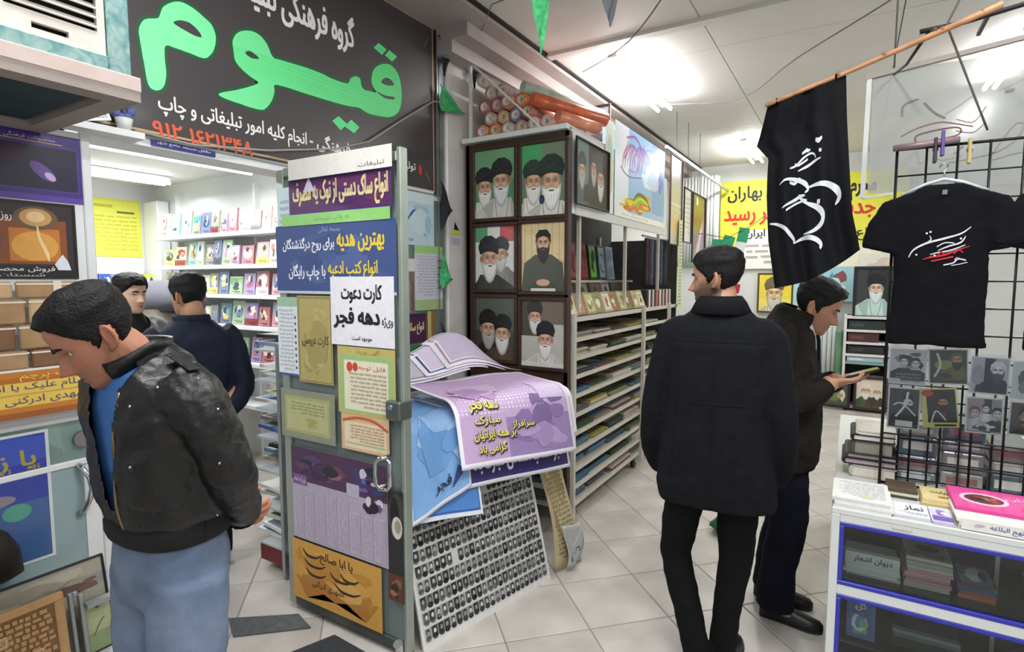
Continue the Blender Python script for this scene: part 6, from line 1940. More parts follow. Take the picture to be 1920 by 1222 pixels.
for k, (x, z, w, h, c, rot, lb) in enumerate(cards):
    s = Sheet(w, h, c)
    b = .006
    if k == 0:
        s.rect(b, b, w - b, h - b, 'c4c2cc').blobs(.01, .06, w - .01, h - .01, 12, ['2c2a34', '5a5660', 'e8e6ec', '3a3844', '8a8490'], 3, .28).man(w * .4, h * .62, .04, hat='201e26', beard=None, robe='2e2c36', head='hair', skin='cfc6c8').man(w * .7, h * .58, .04, hat='282630', beard=None, robe='44424e', head='hair', skin='c8c0c2').lines(.02, .01, w - .02, .05, 3, '7a7886', seed=4)
    elif k == 1:
        s.rect(b, b, w - b, h - b, '3c4238').ell(w * .42, h * .55, .035, .02, '8a8a4a').man(w * .72, h * .68, .045, hat='6a6a3a', beard='3a3028', robe='6f6a40', head='hair', skin='b88a6a').stroke([(.02, .03), (.04, .08), (.03, .13)], .008, 'c8ccc8').blobs(.02, .01, .1, .06, 4, ['2a302a', '7a7040', '55583a'], 4, .4)
    elif k == 2:
        s.rect(b, b, w - b, h - b, 'b8b4c4').rect(w * .36, b, w * .62, h - b, '2b2a40').man(w * .70, h * .62, .055, hat='dcdae2', beard='4a4858', robe='2a2a44', head='hair', skin='d8d4dc').ell(w * .2, h * .5, .02, .04, 'a09cae')
    elif k == 3:
        s.blobs(b, b, w - b, h - b, 8, ['5a6a62', 'e8ecea', '7f8a86', '3a4642'], 7, .4)
    elif k == 4:
        s.rect(b, b, w - b, h - b, '3a3a44').man(w * .62, h * .62, .05, hat='16161c', beard='2a2a30', robe='202026', head='hair', skin='d0ccce').stroke([(.03, .05), (.06, .1), (.07, .16)], .008, 'e6e6ea').stroke([(.02, .1), (.05, .11), (.1, .06)], .006, 'd4d4da').rect(.03, .01, .09, .035, 'dfe0e4')
    elif k == 5:
        s.rect(.02, b + .015, w - .004, h - b, '2a2422').man(w * .62, h * .62, .045, hat='120f0e', beard='201a18', robe='1c1818', head='hair', skin='c08a64', shirt='6a3a30').stroke([(.03, .02), (.05, .07), (.08, .03)], .005, 'e6e2da').ell(.025, h - .02, .02, .014, 'c83a2a').rect(.04, .004, w - .01, .014, '1a1614')
    elif k == 6:
        s.rect(b, b, w - b, h - b, '9a9aa2').rect(w * .5, b, w * .7, h - b, '3a3a44').man(w * .55, h * .68, .03, hat='2a2a30', beard=None, robe='e0e2e6', head='hair', skin='d8d4d4').man(w * .85, h * .55, .04, hat='2a2a2e', beard=None, robe='4a4a54', head='hair', skin='cac6c6').man(w * .25, h * .55, .04, hat='8a3a44', beard=None, robe='c8ccd4', head='hair', skin='c8b8b8').blobs(.01, .005, w - .01, .04, 4, ['e6e8ec', '5a5a66'], 3, .4)
    else:
        s.rect(b, b, w - b, h - b, '4a443e').man(w * .5, h * .52, .075, hat='181614', beard=None, robe='2a2826', head='hair', skin='c09078').ell(w * .5, h * .40, .03, .007, '1c1614')
    s.frame(0, 0, w, h, .005, 'dcdce2' if k != 5 else 'd8d084')
    rm = Matrix.Rotation(rad(rot), 4, 'Y')
    o_ = Vector((x, 2.889, z))
    t_ = s.build('photo_card', lambda a, bb, hh, rm=rm, o_=o_: o_ + rm @ Vector((a, -hh, bb)), thick=.002, material=GLOSSP)
    q = MB()
    q.box(-.006, w + .006, -.0045, -.0035, -.008, h + .012)
    q.v = [tuple(o_ + rm @ Vector(p)) for p in q.v]
    q.build('clear_sleeve', glass_mat('clear_sleeve', 'f2f6f6', .0, .04), t_)
    tag(t_, lb, 'card', 'photo cards on the wire grid')

# ---- T-shirts
from mathutils.bvhtree import BVHTree


def remesh(name, mb, voxel, mats, parent=None, smooth=6, disp=None, factor=.5):
    """fuse the builder's closed lofts into one skin (voxel remesh, smoothing, soft wrinkles)"""
    me = bpy.data.meshes.new(name)
    me.from_pydata([tuple(p) for p in mb.v], [], mb.f)
    o = bpy.data.objects.new(name, me)
    COL.objects.link(o)
    md = o.modifiers.new('r', 'REMESH'); md.mode = 'VOXEL'; md.voxel_size = voxel; md.use_smooth_shade = True
    if smooth:
        sm = o.modifiers.new('s', 'SMOOTH'); sm.iterations = smooth; sm.factor = factor
    for (sc_, st, kind) in (disp or []):
        tx = bpy.data.textures.new('fold', kind)
        tx.noise_scale = sc_
        if kind == 'CLOUDS':
            tx.noise_depth = 2
        dm = o.modifiers.new('d', 'DISPLACE'); dm.texture = tx; dm.strength = st; dm.mid_level = .5; dm.texture_coords = 'LOCAL'
    dg = bpy.context.evaluated_depsgraph_get()
    dg.update()
    me2 = bpy.data.meshes.new_from_object(o.evaluated_get(dg))
    me2.name = name
    bpy.data.objects.remove(o)
    bpy.data.meshes.remove(me)
    me2.materials.clear()
    for m in (mats if isinstance(mats, (list, tuple)) else [mats]):
        me2.materials.append(m)
    me2.polygons.foreach_set('use_smooth', [True] * len(me2.polygons))
    o2 = bpy.data.objects.new(name, me2)
    put(o2, parent)
    return o2


def bvh_of(o):
    me = o.data
    return BVHTree.FromPolygons([o.matrix_basis @ v.co for v in me.vertices], [tuple(p.vertices) for p in me.polygons])


m_blkcloth = mat('black_jersey', '0c0d12', rough=.9, var=.2, scale=20, spec=.2)


def ring(cx, cy, z, rx, ry, n=28, p=2.4, rot=0.0, tilt=0.0):
    out = []
    for k in range(n):
        t = 2 * math.pi * k / n
        c_, s_ = math.cos(t), math.sin(t)
        x = rx * math.copysign(abs(c_) ** (2 / p), c_)
        y = ry * math.copysign(abs(s_) ** (2 / p), s_)
        out.append(Vector((cx + x * math.cos(rot) - y * math.sin(rot), cy + x * math.sin(rot) + y * math.cos(rot), z + tilt * x)))
    return out


def tshirt(x, label, lean=0.0):
    t_ = thing('t_shirt', label, 't-shirt', (x, 2.85, 1.4), 'black shirts on the wire grid')
    q = MB()
    q.loft([ring(x, 2.845, z, rx, ry) for z, rx, ry in ((1.372, .165, .016), (1.45, .163, .017), (1.6, .158, .02), (1.75, .156, .023), (1.86, .16, .024), (1.94, .158, .022), (1.985, .13, .018), (2.012, .085, .013), (2.02, .06, .01))])
    for sx in (-1, 1):
        q.tube([(x + sx * .10, 2.845, 1.965), (x + sx * .155, 2.84, 1.925), (x + sx * .195, 2.83, 1.85), (x + sx * .215, 2.825, 1.765)], [(.035, .016), (.062, .018), (.066, .019), (.062, .018)], 16)
    o = remesh('shirt_body', q, .0075, m_blkcloth, t_, 5, [(.09, .014, 'CLOUDS')])
    # neckline band, inner label, plastic hanger
    MB().tube([Vector((x + .058 * math.cos(a), 2.832 + .008 * math.cos(a) ** 2, 2.016 - .028 * math.sin(a))) for a in [math.pi * i / 14 for i in range(15)]], .005, 8).build('neck_band', m_blkcloth, t_)
    MB().box(x - .008, x + .008, 2.812, 2.815, 1.978, 1.996).build('neck_tag', mat('tag_grey', '77787c', rough=.7), t_)
    h_ = thing('clothes_hanger', f'pale plastic hanger inside the {"first" if lean == 0 else "second"} black t-shirt on the wire grid', 'hanger', (x, 2.86, 2.02))
    MB().tube([(x - .14, 2.862, 1.99), (x - .06, 2.862, 2.028), (x, 2.862, 2.045), (x + .06, 2.862, 2.028), (x + .14, 2.862, 1.99)], .007, 8).build('hanger_bar', mat('hanger_plastic', 'c9cfd4', rough=.3), h_)
    MB().tube([(x, 2.862, 2.045), (x, 2.862, 2.075), (x + .012, 2.88, 2.10), (x, 2.9, 2.115), (x - .012, 2.912, 2.10)], .003, 8).build('hook', m_steel, h_)
    return t_, o


ts, tb_ = tshirt(.295, 'black t-shirt with white and red calligraphy hanging on the wire grid')
bv = bvh_of(tb_)
s = Sheet(.21, .17, '15161b')
s.items = []
W_ = 'd9d9dc'
s.stroke([(.005, .045), (.02, .075), (.06, .10), (.12, .118), (.17, .135), (.20, .16)], [.003, .006, .008, .008, .006, .003], W_)
s.stroke([(.06, .10), (.075, .115), (.07, .13)], [.006, .004, .002], W_).stroke([(.095, .085), (.12, .10), (.15, .098)], .004, W_).stroke([(.10, .07), (.13, .085), (.17, .10), (.185, .125)], [.003, .006, .006, .002], W_)
s.stroke([(.075, .055), (.10, .062), (.14, .07), (.185, .09)], [.003, .005, .006, .003], W_)
s.stroke([(.05, .035), (.08, .045), (.12, .052), (.16, .07), (.20, .085)], [.002, .008, .009, .007, .002], 'c02330').stroke([(.08, .028), (.11, .035), (.15, .045)], .006, 'c02330').stroke([(.10, .05), (.11, .065), (.12, .055)], .004, 'c02330').stroke([(.15, .055), (.165, .07), (.18, .06)], .004, 'c02330')
s.stroke([(.12, .012), (.15, .02), (.165, .035), (.19, .03)], .005, W_).stroke([(.145, .01), (.17, .015), (.195, .022)], .003, W_).stroke([(.155, .03), (.16, .04), (.175, .035)], .003, W_)
for a, b in ((.06, .14), (.072, .145), (.17, .115), (.09, .05), (.03, .055)):
    s.ell(a, b, .004, .004, W_, 8)


def on_shirt(a, b, h):
    p = Vector((.185 + a, 2.6, 1.688 + b))
    hit = bv.ray_cast(p, Vector((0, 1, 0)))
    y = hit[0].y if hit[0] is not None else 2.82
    return Vector((p.x, y - .0015 - h, p.z))


q = MB()
for ivs, ifs, c, lay in s.items:
    q._add([on_shirt(a, b, .0002 * lay) for a, b in ivs], ifs, 0, c)
q.build('chest_print', PRINT, ts)
tshirt(.726, 'plain black t-shirt hanging at the right edge of the wire grid', 1.0)

# ---- black flag on its pole
fv0 = Vector((-.334, 2.6, 2.369)); fv1 = Vector((-.058, 2.6, 2.441))
LB = [(-.334, 2.369), (-.352, 2.30), (-.38, 2.212), (-.328, 2.15), (-.327, 1.987), (-.315, 1.808), (-.283, 1.606)]
LV = [0, .09, .2, .29, .5, .73, 1.0]
RB = [(-.058, 2.441), (-.048, 2.273), (-.034, 2.109), (-.015, 1.901), (.017, 1.755)]
RV = [0, .25, .48, .78, 1.0]


def interp(V, P, t):
    for i in range(len(V) - 1):
        if t <= V[i + 1] or i == len(V) - 2:
            f_ = (t - V[i]) / (V[i + 1] - V[i])
            return tuple(P[i][j] * (1 - f_) + P[i + 1][j] * f_ for j in range(2))


def flag(u, v, h=0.0):
    a, b = interp(LV, LB, v), interp(RV, RB, v)
    x = a[0] * (1 - u) + b[0] * u
    z = a[1] * (1 - u) + b[1] * u - .03 * math.sin(math.pi * u) * v * (1 if v > .9 else .6)
    y = 2.6 + (.018 * math.sin(u * 15 + v * 2.2) + .012 * math.sin(u * 27 - v * 3)) * (.35 + .65 * v) + .05 * (1 - u) * math.exp(-((v - .2) / .12) ** 2) - .06 * v * u
    return Vector((x, y - h, z))


m_flag = mat('black_flag_cloth', '0d0e11', rough=.85, var=.25, scale=18, spec=.2)
fl = thing('flag', 'black flag with white calligraphy hanging from a bamboo pole', 'flag', (-.2, 2.6, 2.4))
q = MB()
q.grid(lambda u, v: flag(u, v), 44, 60)
q.grid(lambda u, v: flag(1 - u, v, -.003), 44, 60)
q.build('cloth', m_flag, fl)
# hem sleeve around the pole
s = Sheet(1, 1, '17181b')
s.items = []
Wf = 'd4d6d8'
# strokes in flag coordinates (u right, v down) -> stored as (u, v)
S_ = [([(.62, .30), (.66, .315), (.70, .305)], [.02, .03, .015]),
      ([(.45, .345), (.50, .335), (.55, .34)], [.012, .02, .01]), ([(.50, .325), (.53, .345)], .015),
      ([(.30, .40), (.38, .395), (.47, .37), (.55, .36), (.60, .375), (.62, .40)], [.008, .014, .014, .012, .012, .008]),
      ([(.36, .385), (.40, .40), (.46, .395), (.52, .385)], .012),
      ([(.40, .43), (.5, .425), (.6, .415), (.68, .415)], [.006, .016, .016, .006]), ([(.66, .37), (.69, .375)], .018),
      ([(.17, .47), (.24, .455), (.32, .46), (.42, .485), (.5, .52), (.52, .55), (.48, .56)], [.006, .012, .018, .026, .032, .02, .008]),
      ([(.30, .475), (.36, .49), (.42, .475), (.44, .50)], .016),
      ([(.5, .54), (.62, .545), (.76, .575), (.85, .625), (.87, .67), (.82, .70)], [.006, .02, .036, .05, .045, .006]),
      ([(.20, .60), (.30, .585), (.42, .57), (.48, .575)], [.006, .016, .02, .008]), ([(.25, .62), (.36, .60), (.44, .60)], .012), ([(.40, .56), (.44, .59), (.50, .61)], .018),
      ([(.44, .60), (.52, .63), (.62, .67), (.68, .72), (.66, .765), (.56, .785), (.44, .78)], [.006, .02, .036, .046, .036, .02, .006]),
      ([(.62, .64), (.655, .645)], .024),
      ([(.03, .66), (.12, .675), (.22, .71), (.28, .75), (.32, .79), (.31, .81)], [.006, .016, .024, .03, .024, .008]),
      ([(.31, .81), (.40, .80), (.5, .81), (.58, .84), (.62, .875), (.60, .895)], [.006, .018, .028, .032, .034, .016])]
for P, w in S_:
    s.stroke(P, w, Wf)
q = MB()
for ivs, ifs, c, lay in s.items:
    # subdivide by using the dense stroke rings themselves; lay just proud of the cloth
    q._add([flag(min(max(a, 0.0), 1.0), b * .98, .004) for a, b in ivs], [f[::-1] for f in ifs], 0, c)
q.build('calligraphy', CLOTHP, fl)
pl = thing('flag_pole', 'orange brown bamboo pole carrying the black flag', 'pole', (.15, 2.6, 2.5))
MB().tube([(-.345, 2.60, 2.363), (-.2, 2.60, 2.405), (-.057, 2.6, 2.444), (.08, 2.6, 2.487), (.22, 2.6, 2.531), (.40, 2.6, 2.588)], [.008, .009, .009, .010, .011, .012], 10).build('shaft', mat('bamboo', 'b5835a', rough=.55, var=.2, scale=20), pl)
for t in (.35, .55, .78, .93):
    p = Vector((-.345, 2.6, 2.363)).lerp(Vector((.40, 2.6, 2.588)), t)
    MB().sphere(p, (.013, .012, .012), 10, 6).build('node', mat('bamboo_node', '8f6040', rough=.6), pl)
for u in (.12, .5, .88):
    p = flag(u, 0)
    MB().tube([p + Vector((0, -.012, -.012)), p + Vector((0, -.014, .006)), p + Vector((0, .012, .008)), p + Vector((0, .012, -.012))], .004, 6).build('tie', m_flag, fl)
rd = thing('metal_rod', 'black metal rod under the ceiling that the flag pole is tied to', 'rod', (.4, 2.66, 2.6))
MB().tube([(.17, 2.625, 2.555), (.30, 2.64, 2.565), (.62, 2.68, 2.625), (.95, 2.7, 2.68)], .009, 8).build('bar', m_black, rd)
MB().bar((.375, 2.66, 2.59), (.378, 2.9, 2.60), .012).build('stub', m_black, rd)
MB().tube([(.20, 2.64, 2.555), (.15, 2.9, 2.53), (.12, 3.18, 2.58)], .006, 6).build('stay', m_black, rd)
MB().tube([(.21, 2.60, 2.545), (.215, 2.625, 2.56), (.23, 2.61, 2.53), (.22, 2.59, 2.54), (.205, 2.62, 2.55)], .004, 6).build('lashing', mat('brown_cord', '6a5040', rough=.8), rd)

# ---- hanging clear panel with handwriting
hp_ = thing('acrylic_panel', 'milky clear panel with handwriting hanging from the ceiling above the shirts', 'panel', (.6, 3.2, 2.0))
m_acr = glass_mat('milky_acrylic', 'd6d9d6', .42, .12)
PX0, PX1, PZ0, PZ1 = .02, 1.35, 2.0, 2.60
tiltz = .118
MB().box(PX0 + .02, PX1, 3.198, 3.204, PZ0 + .05, PZ1).build('sheet', m_acr, hp_)
q = MB()
q.bar((PX0, 3.2, PZ0 + .03), (PX0 + .005, 3.2, PZ1), .022, .02)
q.build('left_bar', m_wht, hp_)
MB().bar((PX0 - .01, 3.2, 2.588), (PX1, 3.2, 2.588 + .118 * 1.33), .026, .02).build('top_bar', mat('grey_top_bar', 'a8a098', rough=.5, var=.1), hp_)
MB().bar((PX0, 3.2, 2.03), (PX0 + .13, 3.2, 2.045), .014, .012).build('bottom_bar', m_wht, hp_)
for x in (.12, .9):
    MB().tube([(x, 3.2, 2.6 + x * .12), (x, 3.2, 3.3)], .004, 6).build('hanger_wire', m_wire, hp_)
s = Sheet(1.0, .62, 'd6d9d6')
s.items = []
for P, w, c in [([(.10, .36), (.105, .41), (.16, .43)], .008, '7d7874'), ([(.18, .41), (.22, .36), (.26, .33)], .008, '76706c'), ([(.26, .35), (.31, .38), (.36, .42)], .005, 'a8a49e'), ([(.30, .32), (.36, .30), (.40, .36)], .005, '9a958f'), ([(.44, .42), (.52, .46), (.60, .52)], .004, 'b4b0aa'), ([(.46, .41), (.49, .415)], .012, '8a8580'),
                ([(.10, .27), (.16, .30), (.24, .315), (.30, .30), (.36, .28)], .005, '8a5a54'), ([(.16, .23), (.165, .27), (.30, .285), (.305, .25), (.17, .232)], .006, '7a4a46'), ([(.30, .27), (.36, .255), (.40, .29)], .004, '9a7a76'),
                ([(.12, .14), (.16, .20), (.18, .14), (.22, .20), (.25, .15), (.33, .16)], .004, 'a8a4a4'), ([(.25, .13), (.34, .14), (.44, .16), (.5, .2), (.53, .26), (.5, .27), (.44, .17), (.43, .13), (.52, .15), (.62, .14)], .004, '8f8a86'), ([(.3, .17), (.33, .2)], .006, '7a7672')]:
    s.stroke(P, w, c)
q = MB()
for ivs, ifs, c, lay in s.items:
    q._add([Vector((.06 + a, 3.196, 2.03 + b)) for a, b in ivs], ifs, 0, c)
q.build('handwriting', PRINT, hp_)

# ---- ceiling wires
for k, (P, lb) in enumerate([([(.9, 2.3, 3.29), (.35, 3.0, 3.0), (-.35, 3.9, 2.98), (-.8, 4.6, 3.0), (-1.5, 5.1, 3.2)], 'thin electric wire looping under the aisle ceiling towards the lit lamp'), ([(-.3, 2.2, 3.29), (-.75, 2.9, 3.22), (-1.3, 3.6, 3.18), (-1.85, 4.1, 3.24)], 'thin wire along the ceiling panels above the poster rolls'), ([(.55, 2.62, 3.29), (.25, 2.62, 2.56), (.42, 2.86, 2.22)], 'thin cord from the ceiling past the pole down to the wire grid')]):
    Q = []
    for i in range(len(P) - 1):
        p0, p1, p2, p3 = [Vector(P[max(0, min(len(P) - 1, i + d))]) for d in (-1, 0, 1, 2)]
        for t in (0, .2, .4, .6, .8):
            if k == 2:
                Q.append(p1.lerp(p2, t))
            else:
                Q.append(.5 * (2 * p1 + (p2 - p0) * t + (2 * p0 - 5 * p1 + 4 * p2 - p3) * t * t + (3 * p1 - p0 - 3 * p2 + p3) * t ** 3))
    Q.append(Vector(P[-1]))
    tag(MB().tube(Q, .004, 6).build('wire', m_wire), lb, 'wire')
tag(MB().box(-2.0, 2.3, 3.78, 3.86, 3.275, 3.30).build('trim_4', m_ceil), kind='structure')
# ================================================================ FAR END OF THE AISLE
YB = 8.66
s = Sheet(2.25, 1.25, 'e2df48')
s.rect(.28, .0, 1.25, .55, 'eceae0').rect(1.5, 0, 2.25, .3, 'f0ead4')
s.text('بهاران', .10, .95, .55, 1.17, '1c1c1c', bold=.03).text('ویژه', .75, .95, 1.1, 1.12, '1c1c1c', bold=.03).text('محرم', 1.62, .88, 1.9, 1.1, '1c1c1c', bold=.03)
s.text('سر رسید', .06, .62, .78, .84, 'd02a2e', bold=.03).text('جدید رسید', 1.0, .64, 1.9, .84, 'd02a2e', bold=.03)
s.text('تقویم ایران', .36, .40, .95, .56, '2a2a2a', bold=.03).text('انواع کتاب', 1.3, .36, 2.0, .52, '2a2a2a', bold=.03)
s.lines(.34, .05, 1.2, .36, 4, 'a8a49c', seed=4, words=5)
tag(s.build('banner', lambda a, b, h: Vector((-1.70 + a, YB - h, 1.80 + b)), thick=.01), 'large yellow banner with black and red script on the far wall of the aisle', 'banner')
# pale corrugated screen left of the banner
sc2 = thing('corrugated_screen', 'pale corrugated screen at the far left corner behind the framed pictures', 'screen', (-1.85, 8.3, 0))
q = MB()
for k in range(12):
    x = -2.2 + k * .045
    q.cyl((x, 8.3, 1.9), (x, 8.3, 3.1), .022, 10)
q.build('ribs', m_wall, sc2)
MB().box(-2.25, -1.66, 8.33, 8.36, 0, 3.1).build('backing', m_wall, sc2)
MB().box(-2.25, -1.62, 8.26, 8.37, 1.84, 1.9).build('ledge', mat('green_ledge', '6f8a72', rough=.6), sc2)


def back_poster(x0, z0, w, h, c, label, fn, y=8.62, frame=None, cat='poster', name='poster'):
    s_ = Sheet(w, h, c)
    fn(s_)
    if frame:
        return picture(name, label, s_, lambda a, b, hh: Vector((x0 + a, y - hh, z0 + b)), .03, .02, frame)
    return tag(s_.build(name, lambda a, b, hh: Vector((x0 + a, y - hh, z0 + b)), thick=.008), label, cat)


back_poster(-1.16, 1.18, .46, .56, 'e2cf3e', 'yellow portrait poster in a dark border behind the two standing men', lambda s: s.rect(0, 0, .46, .2, 'e6d86a').man(.22, .26, .26, hat='6a5a44', beard='cfc8b4', robe='d8cfae', skin='d8b48a').frame(0, 0, .46, .56, .025, '4a3a20'))
back_poster(-.70, 1.22, .36, .42, 'a8d0d8', 'pale teal poster with dark figures behind the man in the brown coat', lambda s: s.blobs(.02, .03, .34, .4, 10, ['5a9aa8', 'e6eef0', '2a3a44', '7ac0c8', 'c8dce0'], 3, .35))
back_poster(-.34, 1.36, .34, .46, '9cc8d0', 'turquoise patterned poster beside the cleric portrait on the far wall', lambda s: s.blobs(.02, .03, .32, .44, 10, ['3f9aa0', 'dff0f0', '2a6a78', '8a4a50', 'c0e0e0'], 8, .3))
back_poster(.035, 1.20, .36, .58, '2a2c2c', 'dark framed portrait of a white bearded cleric standing on the shelf unit', lambda s: s.rect(0, .1, .12, .58, '3a3f3e').man(.21, .33, .20, hat='16181a', beard='dfeeea', robe='c0dcd6', skin='d8b498'), y=8.25, frame=m_black, name='framed_portrait')
back_poster(.05, 1.62, .5, .36, 'e6e4d4', 'pale printed poster just above the cleric portrait', lambda s: s.rect(0, .0, .5, .06, 'e2df6a').blobs(.02, .08, .48, .34, 8, ['d8c8c0', 'c0d8d8', 'e8d8a0', 'f0eeea'], 5, .35), y=8.63)
back_poster(-.95, 1.64, .5, .2, 'd8e4e6', 'thin pale blue strip poster under the black flag on the far wall', lambda s: s.blobs(.02, .02, .48, .18, 6, ['9cc8d4', 'e8f0f0', '7a9aa8'], 3, .4))
# shelf unit
su2 = thing('shelf_unit', 'white shelf unit with dark boxes at the far end under the cleric portrait', 'shelf unit', (.2, 8.3, 0))
for x in (-.06, .42):
    MB().box(x - .015, x + .015, 8.2, 8.5, 0, 1.2).build('upright', m_white, su2)
zl = (.06, .42, .62, .72, .87, 1.025, 1.19)
for z in zl:
    MB().box(-.045, .405, 8.18, 8.5, z - .03, z).build('shelf_board', m_white if z != .62 else mat('teal_board', '7fa09a', rough=.5), su2)
MB().box(-.06, .42, 8.5, 8.52, 0, 1.2).build('back_panel', m_dark, su2)
for k, (z, h, c, n_) in enumerate([(1.027, .11, '1f2e2a', 'black green'), (.872, .11, '4a2a2c', 'dark maroon'), (.722, .10, '201d1e', 'black'), (.622, .06, 'a8c4d0', 'pale blue')]):
    o = MB().box(-.03, .36 if k != 1 else .30, 8.2, 8.45, z, z + h).build('document_box', mat('box_%d' % k, c, rough=.55), None, bevel=.005)
    MB().box(.0, .14, 8.1985, 8.2, z + h * .3, z + h * .7).build('label_strip', mat('strip_%d' % k, ['3a4a44', '6a4044', '3a3636', 'e0e8ec'][k], rough=.6), o)
    tag(o, f'{n_} document box in the far shelf unit, {ORD[k]} shelf from the top', 'box', 'boxes in the far shelf unit')
back_poster(.09, .06, .30, .36, 'e0d8c4', 'cream framed portrait of two bearded men leaning at the foot of the far shelf unit', lambda s: s.man(.10, .21, .12, hat='e6dcc8', beard='f0ece2', robe='3f5a3c', skin='d8b090').man(.22, .20, .10, hat='e0d4c0', beard='ece6dc', robe='4a3a30', skin='d0a888'), y=8.14, frame=m_wood, name='framed_portrait')
back_poster(-.30, .06, .30, .32, '4a4c3c', 'dark green framed print leaning left of the cream portrait on the floor', lambda s: s.blobs(.02, .02, .28, .3, 9, ['6a7a4a', 'd8d4c4', '2a2c22', 'a89a6a'], 3, .4), y=8.14, frame=m_black, name='framed_print')
q = MB()
for k in range(9):
    q.cyl((-.62 + k * .055, 8.45, .0), (-.62 + k * .055, 8.45, 1.28), .026, 10)
tag(q.build('paper_roll_bundle', mat('pale_roll', 'c4c8c4', rough=.7, var=.06)), 'upright bundle of pale rolled paper behind the man in the brown coat', 'bundle')
o = MB().box(-.16, -.082, 8.30, 8.42, .0, 1.0).build('green_bag', mat('green_bag', '5f8a6a', rough=.6, var=.3, scale=6), None, bevel=.02)
tag(o, 'green and white bag hanging beside the far shelf unit', 'bag')
# tricolour flags, hung on a line in front of the banner
m_fg = mat('flag_green', '2f9a6a', rough=.8)
m_fw = mat('flag_white', 'e6e6e2', rough=.8)
m_fr = mat('flag_red', 'c02a3a', rough=.8)
tag(MB().tube([(-1.5, 6.5, 2.16), (-1.2, 6.5, 2.10), (-.95, 6.5, 2.22), (-.6, 6.5, 2.5), (-.3, 6.5, 3.3)], .004, 6).build('flag_line', m_wire), 'cord the tricolour flags hang on at the far end', 'cord')
for k, (x0, z0, w, h, rot) in enumerate([(-1.02, 2.20, .11, .46, 12), (-1.17, 2.12, .12, .40, 18), (-1.30, 2.09, .12, .30, 4), (-1.08, 1.80, .13, .30, 10)]):
    t_ = thing('tricolour_flag', f'small green white red flag on the far cord, {["first", "second", "third", "lowest"][k]} counting from the black flag', 'flag', (x0, 6.5, z0), 'tricolour flags')
    mr = Matrix.Rotation(rad(rot), 4, 'Y')
    for j, m_ in enumerate((m_fg, m_fw, m_fr)):
        q = MB()

        def fn(u, v, j=j):
            aa = (j + v) / 3
            p = Vector((w * (u - .5), .012 * math.sin(aa * 7 + u * 5 + k), -h * aa))
            p = mr @ p
            return Vector((x0, 6.5 + .01 * k, z0)) + p
        q.grid(fn, 4, 5)
        q.grid(lambda u, v, j=j: fn(1 - u, v, j) + Vector((0, .002, 0)), 4, 5)
        q.build(['green_band', 'white_band', 'red_band'][j], m_, t_)
# crumpled green bag on the floor beyond the man in black
q = MB()
rr = random.Random(2)
q.sphere((-.62, 3.75, .05), (.12, .09, .05), 14, 8)
q.v = [(x + rr.uniform(-.015, .015), y + rr.uniform(-.015, .015), max(.001, z + rr.uniform(-.012, .012))) for x, y, z in q.v]
tag(q.build('plastic_bag', mat('green_film', '2f6a44', rough=.35, var=.4, scale=16)), 'crumpled green plastic bag on the tile floor beyond the man in black', 'bag')
q = MB()
q.sphere((-.10, 2.56, .02), (.05, .04, .02), 12, 6)
q.v = [(x + rr.uniform(-.012, .012), y + rr.uniform(-.012, .012), max(.001, z + rr.uniform(-.006, .006))) for x, y, z in q.v]
tag(q.build('crumpled_paper', mat('white_paper', 'ecebe6')), 'crumpled white paper on the floor at the foot of the showcase', 'paper')
# ================================================================ PEOPLE
# head profile: z (0 = eye level), front y, back y, half width
HP = np.array([(-.122, -.058, -.030, .016), (-.115, -.076, -.005, .032), (-.100, -.086, .012, .045), (-.072, -.089, .030, .055), (-.045, -.090, .052, .062), (-.015, -.088, .080, .069), (.010, -.086, .096, .0725),
               (.035, -.089, .103, .0745), (.060, -.087, .103, .0755), (.085, -.073, .094, .068), (.103, -.050, .074, .052), (.114, -.022, .044, .032), (.118, .004, .014, .008)])


def head_pt(z, a):
    """point of the bare head at height z and angle a (0 = face, +90 deg = left side)"""
    yf, yb, w = [float(np.interp(z, HP[:, 0], HP[:, i])) for i in (1, 2, 3)]
    cy, ry = (yf + yb) / 2, (yb - yf) / 2
    s_, c_ = math.sin(a), math.cos(a)
    x = w * math.copysign(abs(s_) ** .88, s_)
    y = cy - ry * math.copysign(abs(c_) ** .88, c_)
    if c_ > 0:
        g = lambda u, s: math.exp(-(u / s) ** 2)
        ax = abs(x)
        d = 0
        if -.052 < z < .012:
            k = (z - .012) / -.050
            d += (.005 + .030 * min(1, max(0, k)) ** 1.2) * g(x, .0085 + .006 * k) * (1 if z > -.040 else max(0, (z + .052) / .012))
        d += .009 * g(ax - .014, .008) * g(z + .040, .009)
        d -= .011 * g(ax - .032, .016) * g(z, .011)
        d += .006 * g(ax - .028, .026) * g(z - .021, .009)
        d += .006 * g(x, .02) * g(z + .063, .005) + .007 * g(x, .018) * g(z + .078, .006) - .004 * g(x, .024) * g(z + .0705, .003)
        d += .008 * g(x, .018) * g(z + .106, .013) + .004 * g(ax - .046, .018) * g(z + .028, .02)
        y -= d
    return Vector((x, y, z))


